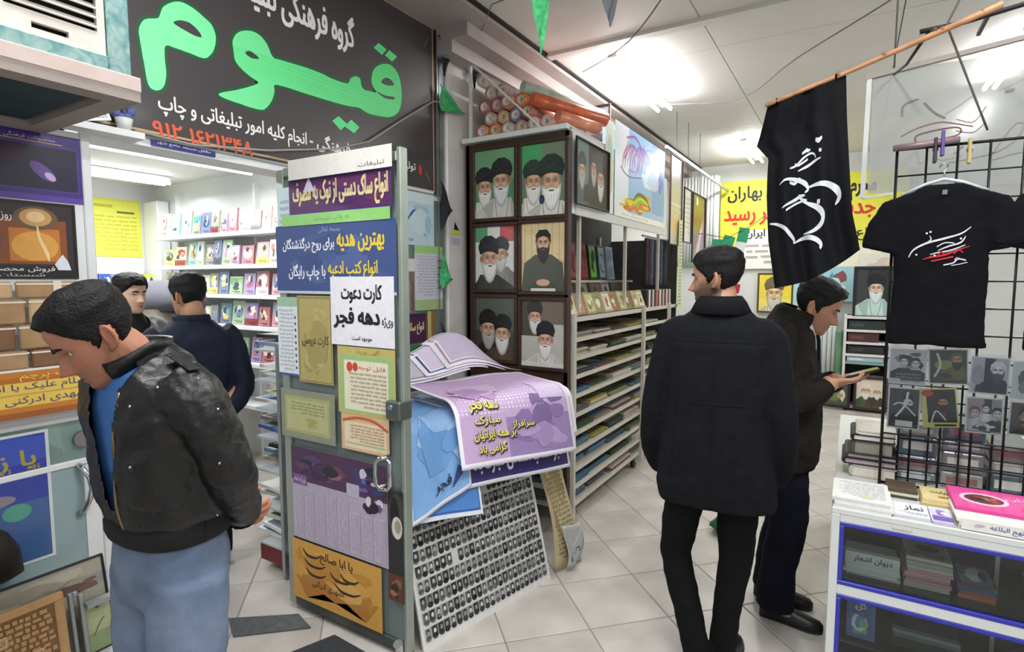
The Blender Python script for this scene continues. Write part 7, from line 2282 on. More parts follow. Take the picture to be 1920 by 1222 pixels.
def head_mb(q, M_):
    nz_, na = 64, 72
    zs_ = [-.121 + (.1175 + .121) * (.5 - .5 * math.cos(math.pi * i / nz_)) * .5 + (.2385) * .5 * i / nz_ for i in range(nz_ + 1)]
    q.loft([[M_ @ head_pt(z, 2 * math.pi * k / na) for k in range(na)] for z in zs_])
    for s_ in (-1, 1):
        # ear: bowl with rim and lobe
        e = Matrix.Translation((s_ * .073, .014, -.010)) @ Matrix.Rotation(rad(-22 * s_), 4, 'Z') @ Matrix.Rotation(rad(-12), 4, 'X')
        q.tube([M_ @ e @ Vector((s_ * (.006 + .006 * math.sin(t)), .015 * math.sin(t) * (1 if t < 3.3 else .7) + .002, .029 * math.cos(t))) for t in [-.5 + 6.0 * i / 14 for i in range(15)]], .0048, 8)
        q.tube([M_ @ e @ Vector((s_ * .003, .002, z)) for z in (-.027, -.018, 0, .018, .026)], [(.004, .006), (.006, .009), (.004, .013), (.004, .013), (.003, .007)], 10)
        q.sphere(M_ @ e @ Vector((s_ * .004, -.004, -.029)), .0075, 10, 6)
        q.sphere(M_ @ (head_pt(0, s_ * .42) + Vector((0, .0075, .0075))), (.015, .012, .0085), 12, 8)     # upper lid


def hand_mb(q, W, d, n, side, curl=.5, sc=1.0, spread=.06):
    """palm, four unequal bent fingers and a thumb leaving the side of the palm"""
    W, d, n = Vector(W), Vector(d).normalized(), Vector(n)
    n = (n - d * n.dot(d)).normalized()
    t_ = d.cross(n) * side                                # towards the thumb
    rings = []
    for f_, wd, th in ((-.02, .026, .019), (.0, .028, .018), (.03, .038, .016), (.065, .042, .014), (.092, .040, .011)):
        rings.append([W + d * (f_ * sc) + t_ * (wd * sc * math.cos(a)) + n * (th * sc * math.sin(a)) for a in [2 * math.pi * i / 14 for i in range(14)]])
    q.loft(rings)
    for off, ln in ((.030, .072), (.0105, .082), (-.0105, .077), (-.030, .060)):
        p = W + d * (.085 * sc) + t_ * (off * sc)
        dd = (d + t_ * (off * spread * 30)).normalized()
        pts, r_ = [p], [.0095 * sc]
        ang = 0
        for seg, cr in ((.46, curl * .8), (.32, curl * 1.2), (.22, curl * .8)):
            ang += cr
            v = dd * math.cos(ang) + n * math.sin(ang)
            p = p + v * (ln * seg * sc)
            pts.append(p)
            r_.append((.0088 if seg > .4 else .008 if seg > .3 else .0062) * sc)
        q.tube(pts, r_, 9)
    p = W + d * (.022 * sc) + t_ * (.026 * sc)
    v1 = (d * .62 + t_ * .7 + n * .35).normalized()
    v2 = (d * .85 + t_ * .15 + n * .5).normalized()
    q.tube([p, p + v1 * (.042 * sc), p + v1 * (.042 * sc) + v2 * (.03 * sc), p + v1 * (.042 * sc) + v2 * (.052 * sc)], [.0135 * sc, .0115 * sc, .0098 * sc, .0075 * sc], 10)


def paint(o, M_, skin, stub=0.0, beard=0.0, flush=0.0, hands=None):
    me = o.data
    n = len(me.vertices)
    co = np.empty(n * 3)
    me.vertices.foreach_get('co', co)
    co = co.reshape(n, 3)
    I = np.array(M_.inverted())
    h = co @ I[:3, :3].T + I[:3, 3]
    x, y, z = h[:, 0], h[:, 1], h[:, 2]
    ax = np.abs(x)
    g = lambda u, s: np.exp(-(u / s) ** 2)
    base = np.array(lin(hx(skin)))
    col = np.tile(base, (n, 1))
    face = (y < .03) & (np.abs(z) < .15) & (ax < .09)
    f = face.astype(float)
    red = f * (g(ax - .042, .022) * g(z + .03, .022) * .5 + g(x, .012) * g(z + .036, .014) * .6) + ((ax > .068) & (np.abs(z) < .06) & (np.abs(y) < .05)) * .45
    col *= 1 - (red * (1 + flush))[:, None] * np.array([.02, .18, .20])
    lips = f * (y < -.075) * g(x, .021) * np.clip(g(z + .070, .012) * 1.4 - .25, 0, 1)
    col = col * (1 - lips[:, None] * .75) + lips[:, None] * .75 * np.array(lin(hx('9a5a50')))
    ml = f * g(x, .022) * g(z + .0705, .0022) * (y < -.07)
    col *= 1 - .6 * ml[:, None]
    jaw = f * np.clip((-.035 - z) / .02 - .4 * (ax < .022) * (z > -.056), 0, 1) * (1 - lips * .9)
    side_ = .85 * np.clip((.006 - z) / .03, 0, 1) * np.clip((y + .085) / .035, 0, 1) * np.clip((.022 - y) / .03, 0, 1) * np.clip((ax - .035) / .02, 0, 1) * np.clip((z + .15) / .03, 0, 1)
    must = f * (y < -.07) * g(x, .026) * g(z + .055, .006)
    b_ = np.clip(jaw + must + side_, 0, 1)[:, None]
    neck = np.array((.030, .026, .024))
    col = col * (1 - b_ * max(stub, beard)) + b_ * max(stub, beard) * (neck if beard else base * np.array([.42, .42, .45]))
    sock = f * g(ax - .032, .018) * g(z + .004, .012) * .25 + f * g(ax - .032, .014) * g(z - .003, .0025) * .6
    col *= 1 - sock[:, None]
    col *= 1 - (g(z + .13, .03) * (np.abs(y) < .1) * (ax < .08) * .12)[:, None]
    at = me.color_attributes.new('Col', 'FLOAT_COLOR', 'POINT')
    at.data.foreach_set('color', np.concatenate([np.clip(col, 0, 1), np.ones((n, 1))], 1).ravel())


def hairline(a, st):
    """lower edge of the hair at angle a (rad, 0 = face)"""
    d = math.degrees(abs(a))
    return float(np.interp(d, [0, 28, 48, 62, 74, 84, 92, 104, 122, 150, 180], [st['front'], st['front'] + .002, st['front'] - .022, .022, .004, st['burn'], -.012, .012, -.045, -.072, -.078]))


def hair(name, M_, st, m_, parent):
    nz_, na = 46, 72
    q = MB()
    rr_ = random.Random(9)
    rings = []
    for i in range(nz_ + 1):
        z = -.085 + (.1178 + .085) * (i / nz_) ** .85
        ring_ = []
        for k in range(na):
            a = 2 * math.pi * k / na
            a = a if a < math.pi else a - 2 * math.pi
            p = head_pt(z, a)
            zl = hairline(a, st) + .004 * noise.noise(Vector((a * 9, z * 60, 1)))
            m = min(1, max(0, (z - zl) / .012))
            th = st['side'] + (st['top'] - st['side']) * min(1, max(0, (z - .045) / .05))
            if abs(a) < 1.0 and z > .05:
                th += st.get('quiff', 0) * (1 - abs(a)) * max(0, 1 - abs(z - .085) / .04)
            th *= 1 + .35 * noise.noise(Vector((p.x * 34, p.y * 34, p.z * 40))) + .16 * noise.noise(Vector((p.x * 150, p.y * 60, p.z * 60)))
            c = Vector((0, .005, min(z, .03)))
            d_ = (p - c).normalized()
            ring_.append(M_ @ (p + d_ * (m * (th + .004) - .004)))
        rings.append(ring_)
    q.loft(rings, sm=True)
    o = q.build(name, m_, parent)
    for s_ in (-1, 1):
        pts = [head_pt(.019 + .005 * math.sin(t * 3.0), s_ * (.14 + t * .50)) + Vector((0, -.0015, 0)) for t in [i / 6 for i in range(7)]]
        MB().tube([M_ @ p for p in pts], [(.0032, .0022), (.0048, .003), (.005, .003), (.0048, .003), (.004, .0026), (.003, .002), (.0015, .0015)], 8).build('eyebrow', m_, parent)
        e = head_pt(0, s_ * .42) + Vector((0, .0085, -.001))
        q = MB()
        q.sphere((0, 0, 0), .0118, 16, 12, 0, hx('e4e0d8'))
        # iris faces the gaze, a little downwards
        gz = Vector((0, -1, st.get('gaze', -.3))).normalized()
        for fi, f in enumerate(q.f):
            c = sum((Vector(q.v[i]) for i in f), Vector()) / len(f)
            dt = c.normalized().dot(gz)
            q.c[fi] = hx('0c0a09') if dt > .965 else hx('3a2416') if dt > .86 else hx('dcd8d0')
        q.v = [tuple(M_ @ (Vector(v) + e)) for v in q.v]
        q.build('eye', GLOSSP, parent)
    return o


def hm(pos, turn, nod, tilt=0, sc=1.0):
    return Matrix.Translation(Vector(pos)) @ Matrix.Rotation(rad(turn), 4, 'Z') @ Matrix.Rotation(rad(nod), 4, 'X') @ Matrix.Rotation(rad(tilt), 4, 'Y') @ Matrix.Scale(sc, 4)


def orings(spec, n=36, p=2.5):
    """rings from (x, y, z, rx, ry, rot, pitch) rows"""
    out = []
    for r_ in spec:
        x, y, z, rx, ry = r_[:5]
        ro = rad(r_[5]) if len(r_) > 5 else 0
        pt = rad(r_[6]) if len(r_) > 6 else 0
        mt = Matrix.Translation((x, y, z)) @ Matrix.Rotation(ro, 4, 'Z') @ Matrix.Rotation(pt, 4, 'X')
        out.append([mt @ v for v in ring(0, 0, 0, rx, ry, n, p)])
    return out


def smooth_path(P, n=5):
    P = [Vector(p) for p in P]
    out = []
    for i in range(len(P) - 1):
        p0, p1, p2, p3 = [P[max(0, min(len(P) - 1, i + d))] for d in (-1, 0, 1, 2)]
        for k in range(n):
            t = k / n
            out.append(.5 * (2 * p1 + (p2 - p0) * t + (2 * p0 - 5 * p1 + 4 * p2 - p3) * t * t + (3 * p1 - p0 - 3 * p2 + p3) * t ** 3))
    return out + [P[-1]]


def limb(q, P, Rr, n=18, m=5):
    """tapering limb through joints; radii interpolate between them"""
    pts = smooth_path(P, m)
    k = len(P) - 1
    rs = []
    for i in range(len(pts)):
        t = i / (len(pts) - 1) * k
        j = min(int(t), k - 1)
        f = t - j
        a, b = Rr[j], Rr[j + 1]
        a = a if isinstance(a, tuple) else (a, a)
        b = b if isinstance(b, tuple) else (b, b)
        rs.append((a[0] * (1 - f) + b[0] * f, a[1] * (1 - f) + b[1] * f))
    q.tube(pts, rs, n)


def shoe(M_, m_, parent, L=.275):
    q = MB()
    prof = [(-.07, .018, .03, .045), (-.06, .032, .04, .075), (-.02, .036, .045, .085), (.04, .036, .04, .075), (.10, .043, .03, .055), (.15, .046, .026, .045), (.19, .036, .02, .036), (.205, .016, .012, .022)]
    q.loft([[M_ @ Vector((w * math.cos(a), -y, .012 + hgt * max(0, math.sin(a)) + .01 * min(0, math.sin(a)))) for a in [2 * math.pi * i / 16 for i in range(16)]] for y, w, b, hgt in prof], sm=True)
    o = q.build('shoe', m_, parent)
    q = MB()
    q.loft([[M_ @ Vector(((w + .003) * math.cos(a), -y, .007 + .007 * math.sin(a))) for a in [2 * math.pi * i / 12 for i in range(12)]] for y, w, b, hgt in prof])
    q.build('sole', m_black, o)
    return o


def trunk_core(q, spec, neck0, M_):
    q.loft(orings(spec))
    base = M_ @ Vector((0, .018, -.075))
    limb(q, [neck0, tuple((Vector(neck0) + base) / 2 + Vector((0, .004, 0))), tuple(base), tuple(M_ @ Vector((0, .012, -.03)))], [.064, .057, .056, .05])


def cut_faces(o, test):
    bm = bmesh.new()
    bm.from_mesh(o.data)
    bmesh.ops.delete(bm, geom=[f for f in bm.faces if test(f.calc_center_median())], context='FACES')
    bm.to_mesh(o.data)
    bm.free()


def band(spec, name, m_, parent, r_, n=40, a0=0.0, a1=360.0, pw=2.5):
    """rolled strip following a ring (collar, waistband, cuff)"""
    x, y, z, rx, ry = spec[:5]
    pt = rad(spec[5]) if len(spec) > 5 else 0
    mt = Matrix.Translation((x, y, z)) @ Matrix.Rotation(pt, 4, 'X')
    P = []
    for i in range(n + 1):
        t = rad(a0 + (a1 - a0) * i / n)
        c_, s_ = math.cos(t), math.sin(t)
        P.append(mt @ Vector((rx * math.copysign(abs(c_) ** (2 / pw), c_), ry * math.copysign(abs(s_) ** (2 / pw), s_), 0)))
    q = MB()
    if a1 - a0 < 360:
        q.tube(P, [r_] * len(P), 10)
    else:
        q.tube(P, [r_] * len(P), 10, cap=False)
    return q.build(name, m_, parent)


m_hair = mat('black_hair', '0c0a09', spec=.3, rough=.6, var=.35, scale=90, bump=.5, bscale=160)
FOLD = [(.16, .020, 'CLOUDS'), (.06, .008, 'CLOUDS')]


def person(label, loc, rot, M_, core, neck0, arms, hands, legs, skin, st, paintk, voxel=.0045):
    P = thing('person', label, 'person', loc)
    q = MB()
    head_mb(q, M_)
    trunk_core(q, core, neck0, M_)
    for A_ in arms:
        limb(q, A_, [.052, .046, .042, .036, .028][:len(A_)] if len(A_) > 3 else [.05, .042, .029])
    for H_ in hands:
        hand_mb(q, *H_)
    for L_ in legs:
        limb(q, L_, [.078, .056, .05, .042][:len(L_)] if len(L_) > 3 else [.078, .052, .042])
        a = Vector(L_[-1])
        q.tube([a + Vector((0, .02, -.01)), a + Vector((0, -.05, -.045)), a + Vector((0, -.12, -.06))], [(.035, .035), (.03, .036), (.018, .036)], 10)
    b = remesh('body', q, voxel, SKIN, P, 2, None, .35)
    paint(b, M_, skin, **paintk)
    hair('hair', M_, st, m_hair, P)
    return P


def place(P, loc, rot):
    """children were modelled around the figure's own origin: move the whole figure into place"""
    for ch in P.children:
        ch.matrix_parent_inverse = Matrix.Identity(4)
    P.location = loc
    P.rotation_euler = (0, 0, rad(rot))


def garment(name, P, m_, rings, limbs, voxel=.008, disp=FOLD, sm=4, n=36, pw=2.5):
    q = MB()
    if rings:
        q.loft(orings(rings, n, pw))
    for Pp, Rr in limbs:
        limb(q, Pp, Rr)
    return remesh(name, q, voxel, m_, P, sm, disp)


# ---------------------------------------------------------------- stooping man in the black jacket, left foreground
m_jack = mat('black_leather_jacket', '131211', rough=.42, var=.3, scale=14, bump=.25, bscale=60, spec=.5)
m_denim = mat('blue_denim', '53657f', rough=.85, var=.16, scale=7, col2='7c8ba3', bump=.25, bscale=260)
m_shoe = mat('black_shoe_leather', '121212', rough=.4)
H1 = hm((0, -.142, 1.515), -16, 36, 0, .9)
ar = [[(.135, -.03, 1.36), (.195, .02, 1.24), (.195, .05, 1.15), (.05, .165, .99)], [(-.135, -.03, 1.36), (-.195, .02, 1.24), (-.195, .05, 1.15), (-.06, .175, 1.0)]]
lg = [[(.09, -.01, .90), (.10, -.03, .50), (.10, .01, .09)], [(-.09, -.01, .90), (-.10, -.03, .50), (-.10, .01, .09)]]
p1 = person('stooping man in a black leather jacket and blue jeans looking down at the stall', (0, 0, 0), 0, H1,
            [(0, .0, .86, .13, .09), (0, 0, .96, .13, .09), (0, -.01, 1.10, .12, .085), (0, -.03, 1.28, .14, .095), (0, -.045, 1.36, .14, .085), (0, -.06, 1.42, .09, .068)], (0, -.07, 1.40),
            ar, [((.05, .165, .99), (-1, .25, -.45), (.1, 1, .1), -1, .5), ((-.06, .175, 1.0), (1, .3, -.35), (-.1, 1, .1), 1, .7)], lg, 'b07a60',
            dict(front=.070, burn=-.03, side=.006, top=.015, quiff=.006, gaze=-1.3), dict(stub=.32, flush=.5), voxel=.0036)
jr = [(0, .0, 1.03, .150, .108), (0, -.005, 1.06, .166, .124), (0, -.015, 1.13, .170, .13), (0, -.025, 1.22, .170, .128), (0, -.035, 1.32, .182, .125), (0, -.04, 1.395, .178, .112), (0, -.05, 1.44, .13, .092, 0, 12), (0, -.065, 1.47, .080, .078, 0, 16)]
jk = garment('jacket', p1, m_jack, jr, [([(.13, -.03, 1.39), (.168, -.02, 1.36), (.205, .015, 1.25), (.205, .045, 1.165), (.14, .10, 1.07), (.085, .145, 1.015)], [.066, .072, .060, .060, .050, .042]),
                                        ([(-.13, -.03, 1.39), (-.168, -.02, 1.36), (-.205, .015, 1.25), (-.205, .045, 1.165), (-.14, .11, 1.07), (-.085, .155, 1.02)], [.066, .072, .060, .060, .050, .042])], .0065,
             [(.13, .022, 'CLOUDS'), (.045, .012, 'CLOUDS'), (.02, .003, 'CLOUDS')])
cut_faces(jk, lambda c: c.y < -.10 and c.z > 1.10 and abs(c.x - .03) < .012 + (c.z - 1.10) * .16)
garment('shirt', p1, mat('blue_white_shirt', '3f74b8', rough=.8, var=.15, scale=12), [(0, -.01, 1.05, .14, .10), (0, -.025, 1.2, .15, .108), (0, -.035, 1.34, .155, .105), (0, -.05, 1.42, .10, .085), (0, -.065, 1.465, .066, .064, 0, 16)], [], .008, None, 3)
band((0, -.003, 1.03, .152, .112), 'waistband', mat('ribbed_knit', '141312', rough=.9, bump=.6, bscale=150), p1, (.030, .014))
q = MB()
rings = []
for k, (dz, gr_) in enumerate(((0, 0), (.02, .010), (.038, .014), (.034, .004), (.005, -.004))):
    rings.append([Vector((.03 * math.exp(-(t - 4.71) ** 2) + (.076 + gr_) * math.cos(t), -.062 + (.074 + gr_) * math.sin(t) - dz * .22, 1.462 + dz - .05 * max(0, -math.sin(t)))) for t in [rad(285 + 330 * i / 30) for i in range(31)]])
q.grid(lambda u, v: rings[min(4, int(v * 4 + .5))][min(30, int(u * 30 + .5))], 30, 4)
cl = q.build('collar', m_jack, p1)
sd = cl.modifiers.new('thick', 'SOLIDIFY'); sd.thickness = .006
for (w, d_) in (((.072, .152, 1.0), (-.8, .6, -.5)), ((-.072, .162, 1.01), (.8, .6, -.5))):
    q = MB()
    d_ = Vector(d_).normalized()
    q.tube([Vector(w) - d_ * .02, Vector(w) + d_ * .025], [.044, .040], 16)
    q.build('cuff', mat('ribbed_knit', '141312'), p1)
jb = bvh_of(jk)


def on_body(bv_, p, d):
    h_ = bv_.ray_cast(Vector(p), Vector(d))
    return h_[0] if h_[0] is not None else None


for s_, pts in ((1, [(.24, -.06, 1.415), (.24, -.0, 1.345), (.24, .0, 1.22), (.24, -.05, 1.06), (.16, -.06, 1.40), (.12, -.08, 1.36), (.11, -.08, 1.22), (.12, -.08, 1.02)]),):
    for p in pts:
        hh = on_body(jb, Vector(p) + Vector((.3, -.3, 0)), (-.3, .3, 0)) if p[0] > .2 else on_body(jb, (p[0], -.5, p[2]), (0, 1, 0))
        if hh is not None:
            MB().sphere(hh, .0036, 10, 6).build('snap_stud', m_steel, p1)
zp = [on_body(jb, (.03 + .012 + (z - 1.10) * .17, -.5, z), (0, 1, 0)) for z in [1.0 + .03 * i for i in range(14)]]
zp = [z for z in zp if z is not None]
if len(zp) > 3:
    MB().tube(zp, .004, 6).build('zip', mat('tarnished_brass', '8a7a62', rough=.35, metal=.8), p1)
hp0 = [on_body(jb, (.5, y, 1.405 - .05 * i), (-1, 0, 0)) for i, y in enumerate((-.06, -.03, -.01, 0))]
MB().bar((.12, -.04, 1.468), (.20, -.03, 1.435), .03, .008).build('epaulette', m_jack, p1, bevel=.003)
tr = garment('jeans', p1, m_denim, [(0, .0, .84, .150, .11), (0, .0, .93, .155, .118), (0, .0, 1.05, .142, .105)],
             [([(.08, -.005, .90), (.09, -.02, .72), (.10, -.025, .50), (.10, .0, .28), (.10, .01, .07)], [(.098, .098), .09, .072, .064, .066]),
              ([(-.08, -.005, .90), (-.09, -.02, .72), (-.10, -.025, .50), (-.10, .0, .28), (-.10, .01, .07)], [(.098, .098), .09, .072, .064, .066])], .008, [(.12, .014, 'CLOUDS'), (.05, .006, 'CLOUDS')])
for s_ in (-1, 1):
    shoe(Matrix.Translation((s_ * .10, .0, 0)) @ Matrix.Rotation(rad(8 * s_), 4, 'Z'), m_shoe, p1)
place(p1, (-1.484, .741, 0), 0)

# ---------------------------------------------------------------- man in the long black coat seen from behind
m_coat = mat('black_wool_coat', '16171b', rough=.95, var=.15, scale=30, spec=.15)
m_black_tr = mat('black_trousers', '0d0d0f', rough=.9, var=.1, scale=20, spec=.2)
H2 = hm((.022, -.045, 1.648), 82, 5)
lg = [[(.10, 0, .86), (.155, -.03, .47), (.04, .05, .09)], [(-.085, 0, .86), (-.085, -.02, .47), (-.045, -.02, .09)]]
p2 = person('man in a long black coat and trousers seen from behind, head turned left', (0, 0, 0), 0, H2,
            [(0, 0, .80, .14, .10), (0, 0, .95, .15, .105), (0, 0, 1.10, .14, .10), (0, 0, 1.32, .16, .10), (0, 0, 1.41, .14, .08), (0, -.01, 1.49, .075, .06)], (0, -.01, 1.49),
            [[(.155, 0, 1.40), (.215, .02, 1.20), (.235, .01, 1.08), (.225, -.05, .90)], [(-.155, 0, 1.40), (-.21, .02, 1.20), (-.225, .01, 1.08), (-.215, -.05, .90)]],
            [((.225, -.05, .90), (-.25, -.2, -1), (-1, 0, 0), 1, .4), ((-.215, -.05, .90), (.25, -.2, -1), (1, 0, 0), -1, .4)], lg, 'b98a6e',
            dict(front=.060, burn=-.028, side=.007, top=.016, quiff=.004), dict(beard=.8), voxel=.0045)
coat_o = garment('coat', p2, m_coat, [(-.01, 0, .735, .228, .155), (0, 0, .80, .232, .162), (0, 0, .95, .222, .16), (0, 0, 1.10, .206, .15), (0, 0, 1.25, .20, .148), (0, 0, 1.38, .205, .135), (0, 0, 1.45, .185, .105), (0, -.01, 1.505, .125, .085), (0, -.018, 1.555, .078, .075)],
        [([(.13, 0, 1.43), (.182, .0, 1.40), (.226, .02, 1.22), (.246, .01, 1.03), (.25, -.03, .91), (.228, -.06, .82)], [.064, .070, .064, .062, .060, .044]),
         ([(-.13, 0, 1.43), (-.182, .0, 1.40), (-.222, .02, 1.22), (-.236, .01, 1.03), (-.238, -.03, .91), (-.215, -.06, .82)], [.064, .070, .064, .062, .058, .044])], .008,
        [(.22, .02, 'CLOUDS'), (.08, .007, 'CLOUDS')])
cbv = bvh_of(coat_o)
q = MB()
for pts in ([(x, 1.16) for x in [-.18 + .03 * i for i in range(13)]], [(x, 1.40 - .0) for x in [-.18 + .03 * i for i in range(13)]], [(.0, z) for z in [.78 + .06 * i for i in range(11)]], [(.155 - .02 * math.sin((z - .9) * 3), z) for z in [.85 + .05 * i for i in range(12)]]):
    Q = [on_body(cbv, (x, .6, z), (0, -1, 0)) for x, z in pts]
    Q = [v for v in Q if v is not None]
    if len(Q) > 3:
        q.tube(Q, .0022, 6)
q.build('seam', m_coat, p2)
q = MB()
rr_ = [[Vector(((.080 + g_) * math.cos(t), -.016 + (.077 + g_) * math.sin(t), 1.53 + dz)) for t in [rad(-60 + 300 * i / 30) for i in range(31)]] for dz, g_ in ((0, .002), (.03, -.004), (.042, .0), (.02, .014), (-.025, .036))]
q.grid(lambda u, v: rr_[min(4, int(v * 4 + .5))][min(30, int(u * 30 + .5))], 30, 4)
sd = q.build('collar', m_coat, p2).modifiers.new('thick', 'SOLIDIFY'); sd.thickness = .005
garment('trousers', p2, m_black_tr, [(0, 0, .78, .15, .105), (0, 0, .92, .155, .11)],
        [([(.095, 0, .86), (.125, -.01, .68), (.155, -.03, .47), (.10, .02, .28), (.04, .05, .06)], [.09, .082, .066, .058, .055]), ([(-.085, 0, .86), (-.09, -.01, .68), (-.085, -.02, .47), (-.065, -.02, .28), (-.045, -.02, .06)], [.09, .08, .064, .057, .054])], .008)
shoe(Matrix.Translation((.04, .06, 0)) @ Matrix.Rotation(rad(6), 4, 'Z'), m_shoe, p2)
shoe(Matrix.Translation((-.055, -.03, 0)) @ Matrix.Rotation(rad(-8), 4, 'Z'), m_shoe, p2)
place(p2, (-.455, 2.37, 0), 184)

# ---------------------------------------------------------------- man in the brown coat reading a phone, by the showcase
m_bcoat = mat('dark_brown_coat', '1d1915', rough=.88, var=.25, scale=12, spec=.2)
m_navy = mat('navy_trousers', '0f111e', spec=.2, rough=.9, var=.12, scale=16)
H3 = hm((0, -.075, 1.520), 4, 27)
p3 = person('man in a dark brown coat looking down at the phone in his hand', (0, 0, 0), 0, H3,
            [(0, .02, .82, .14, .10), (0, .02, .95, .15, .105), (0, .03, 1.10, .14, .10), (0, .045, 1.28, .165, .11), (0, .04, 1.40, .16, .09), (0, .0, 1.455, .08, .065)], (0, .0, 1.43),
            [[(.18, .04, 1.40), (.21, .03, 1.12), (.17, -.06, 1.10), (.08, -.17, 1.17)], [(-.18, .04, 1.40), (-.225, .03, 1.12), (-.19, -.06, 1.10), (-.10, -.16, 1.185)]],
            [((.08, -.17, 1.17), (-.35, -1, .15), (-.2, .1, 1), 1, .35, .92), ((-.10, -.16, 1.185), (.25, -1, .12), (.3, .1, 1), -1, .45, .92)],
            [[(.085, .02, .88), (.09, .03, .48), (.09, .10, .09)], [(-.085, .02, .88), (-.09, -.01, .48), (-.09, .04, .09)]], 'b4866a',
            dict(front=.068, burn=-.03, side=.008, top=.018, quiff=.006, gaze=-.7), dict(stub=.35), voxel=.0045)
coat3 = garment('coat', p3, m_bcoat, [(0, .02, .755, .20, .125), (0, .02, .85, .20, .135), (0, .025, 1.0, .195, .14), (0, .035, 1.15, .195, .14), (0, .05, 1.30, .21, .14), (0, .05, 1.40, .20, .125), (0, .03, 1.45, .14, .10, 0, 12), (0, .01, 1.495, .085, .085, 0, 18)],
        [([(.16, .05, 1.405), (.205, .05, 1.36), (.235, .045, 1.20), (.225, .02, 1.10), (.15, -.10, 1.125), (.095, -.145, 1.16)], [.075, .08, .068, .066, .056, .05]),
         ([(-.16, .05, 1.405), (-.205, .05, 1.36), (-.24, .045, 1.20), (-.235, .02, 1.09), (-.17, -.09, 1.13), (-.115, -.135, 1.175)], [.075, .08, .068, .066, .056, .05])], .0075,
        [(.13, .024, 'CLOUDS'), (.05, .009, 'CLOUDS')])
cut_faces(coat3, lambda c: c.y < -.06 and c.z > 1.18 and abs(c.x) < (c.z - 1.18) * .26)
garment('shirt', p3, mat('white_shirt', 'c9ccd2', rough=.8), [(0, .02, 1.0, .16, .115), (0, .03, 1.2, .165, .122), (0, .035, 1.34, .17, .118), (0, .01, 1.43, .10, .085), (0, .0, 1.485, .066, .066, 0, 18)], [], .008, None, 3)
q = MB()
q.loft(orings([(0, -.092, 1.10, .026, .006), (0, -.095, 1.25, .022, .006), (0, -.090, 1.36, .016, .007), (0, -.078, 1.405, .014, .009)], 12))
q.build('tie', m_navy, p3)
band((0, .004, 1.478, .086, .088, 20), 'collar', m_bcoat, p3, (.03, .010), 30, -50, 230)
garment('trousers', p3, m_navy, [(0, .02, .76, .155, .115), (0, .02, .92, .16, .12)],
        [([(.085, .02, .86), (.09, .03, .66), (.09, .04, .46), (.09, .08, .26), (.09, .10, .06)], [.098, .092, .085, .082, .085]), ([(-.085, .02, .86), (-.09, .0, .66), (-.09, -.0, .46), (-.09, .03, .26), (-.09, .04, .06)], [.098, .092, .086, .082, .085])], .008)
shoe(Matrix.Translation((.09, .10, 0)), m_shoe, p3)
shoe(Matrix.Translation((-.09, .035, 0)), m_shoe, p3)
place(p3, (-.215, 2.98, 0), 86)
ph = thing('phone', 'small dark phone held by the man in the brown coat', 'phone', (.035, 2.94, 1.21))
MB().box(-.036, .036, -.07, .07, -.005, .005, mtx=Matrix.Translation((.05, 2.965, 1.222)) @ Matrix.Rotation(rad(-86), 4, 'Z') @ Matrix.Rotation(rad(20), 4, 'X')).build('case', m_black, ph, bevel=.003)
MB().box(-.031, .031, -.062, .062, .0052, .0058, mtx=Matrix.Translation((.05, 2.965, 1.222)) @ Matrix.Rotation(rad(-86), 4, 'Z') @ Matrix.Rotation(rad(20), 4, 'X')).build('screen', mat('phone_screen', '2a3038', rough=.1), ph)

# ---------------------------------------------------------------- customer in the navy jacket, hands clasped behind his back
m_njack = mat('navy_jacket', '141b2c', rough=.8, var=.2, scale=14, spec=.3)
H4 = hm((.01, -.03, 1.553), 28, 8, 0, .98)
p4 = person('man in a navy jacket inside the shop with his hands clasped behind his back', (0, 0, 0), 0, H4,
            [(0, 0, .76, .13, .10), (0, 0, .9, .14, .10), (0, 0, 1.05, .13, .095), (0, 0, 1.24, .16, .105), (0, 0, 1.34, .155, .088), (0, -.01, 1.41, .08, .065)], (0, -.01, 1.39),
            [[(.15, 0, 1.32), (.22, .05, 1.10), (.215, .09, 1.02), (.06, .20, .90)], [(-.15, 0, 1.32), (-.22, .05, 1.10), (-.215, .09, 1.02), (-.05, .195, .905)]],
            [((.06, .20, .90), (-1, .15, -.1), (0, 1, .1), -1, .5, .92), ((-.05, .195, .905), (1, .35, -.05), (0, 1, .1), 1, .7, .92)],
            [[(.085, 0, .82), (.09, -.02, .44), (.09, .02, .09)], [(-.085, 0, .82), (-.09, -.02, .44), (-.09, .02, .09)]], 'b98c70',
            dict(front=.064, burn=-.03, side=.008, top=.017), dict(stub=.4), voxel=.005)
garment('jacket', p4, m_njack, [(0, 0, .78, .19, .13), (0, 0, .90, .19, .135), (0, 0, 1.05, .185, .13), (0, 0, 1.22, .2, .135), (0, 0, 1.33, .2, .12), (0, -.005, 1.39, .13, .095), (0, -.015, 1.435, .08, .078)],
        [([(.15, 0, 1.35), (.19, .0, 1.30), (.232, .05, 1.12), (.228, .09, 1.02), (.15, .15, .94), (.085, .19, .905)], [.066, .070, .062, .060, .052, .044]),
         ([(-.15, 0, 1.35), (-.19, .0, 1.30), (-.232, .05, 1.12), (-.228, .09, 1.02), (-.15, .15, .94), (-.08, .185, .91)], [.066, .070, .062, .060, .052, .044])], .009)
band((0, -.012, 1.425, .084, .082), 'collar', m_njack, p4, (.026, .009), 30, -50, 230)
garment('trousers', p4, m_black_tr, [(0, 0, .74, .15, .105), (0, 0, .88, .15, .11)],
        [([(.085, 0, .82), (.09, -.02, .44), (.09, .02, .06)], [.09, .07, .06]), ([(-.085, 0, .82), (-.09, -.02, .44), (-.09, .02, .06)], [.09, .07, .06])], .009)
for s_ in (-1, 1):
    shoe(Matrix.Translation((s_ * .09, .02, 0)), m_shoe, p4)
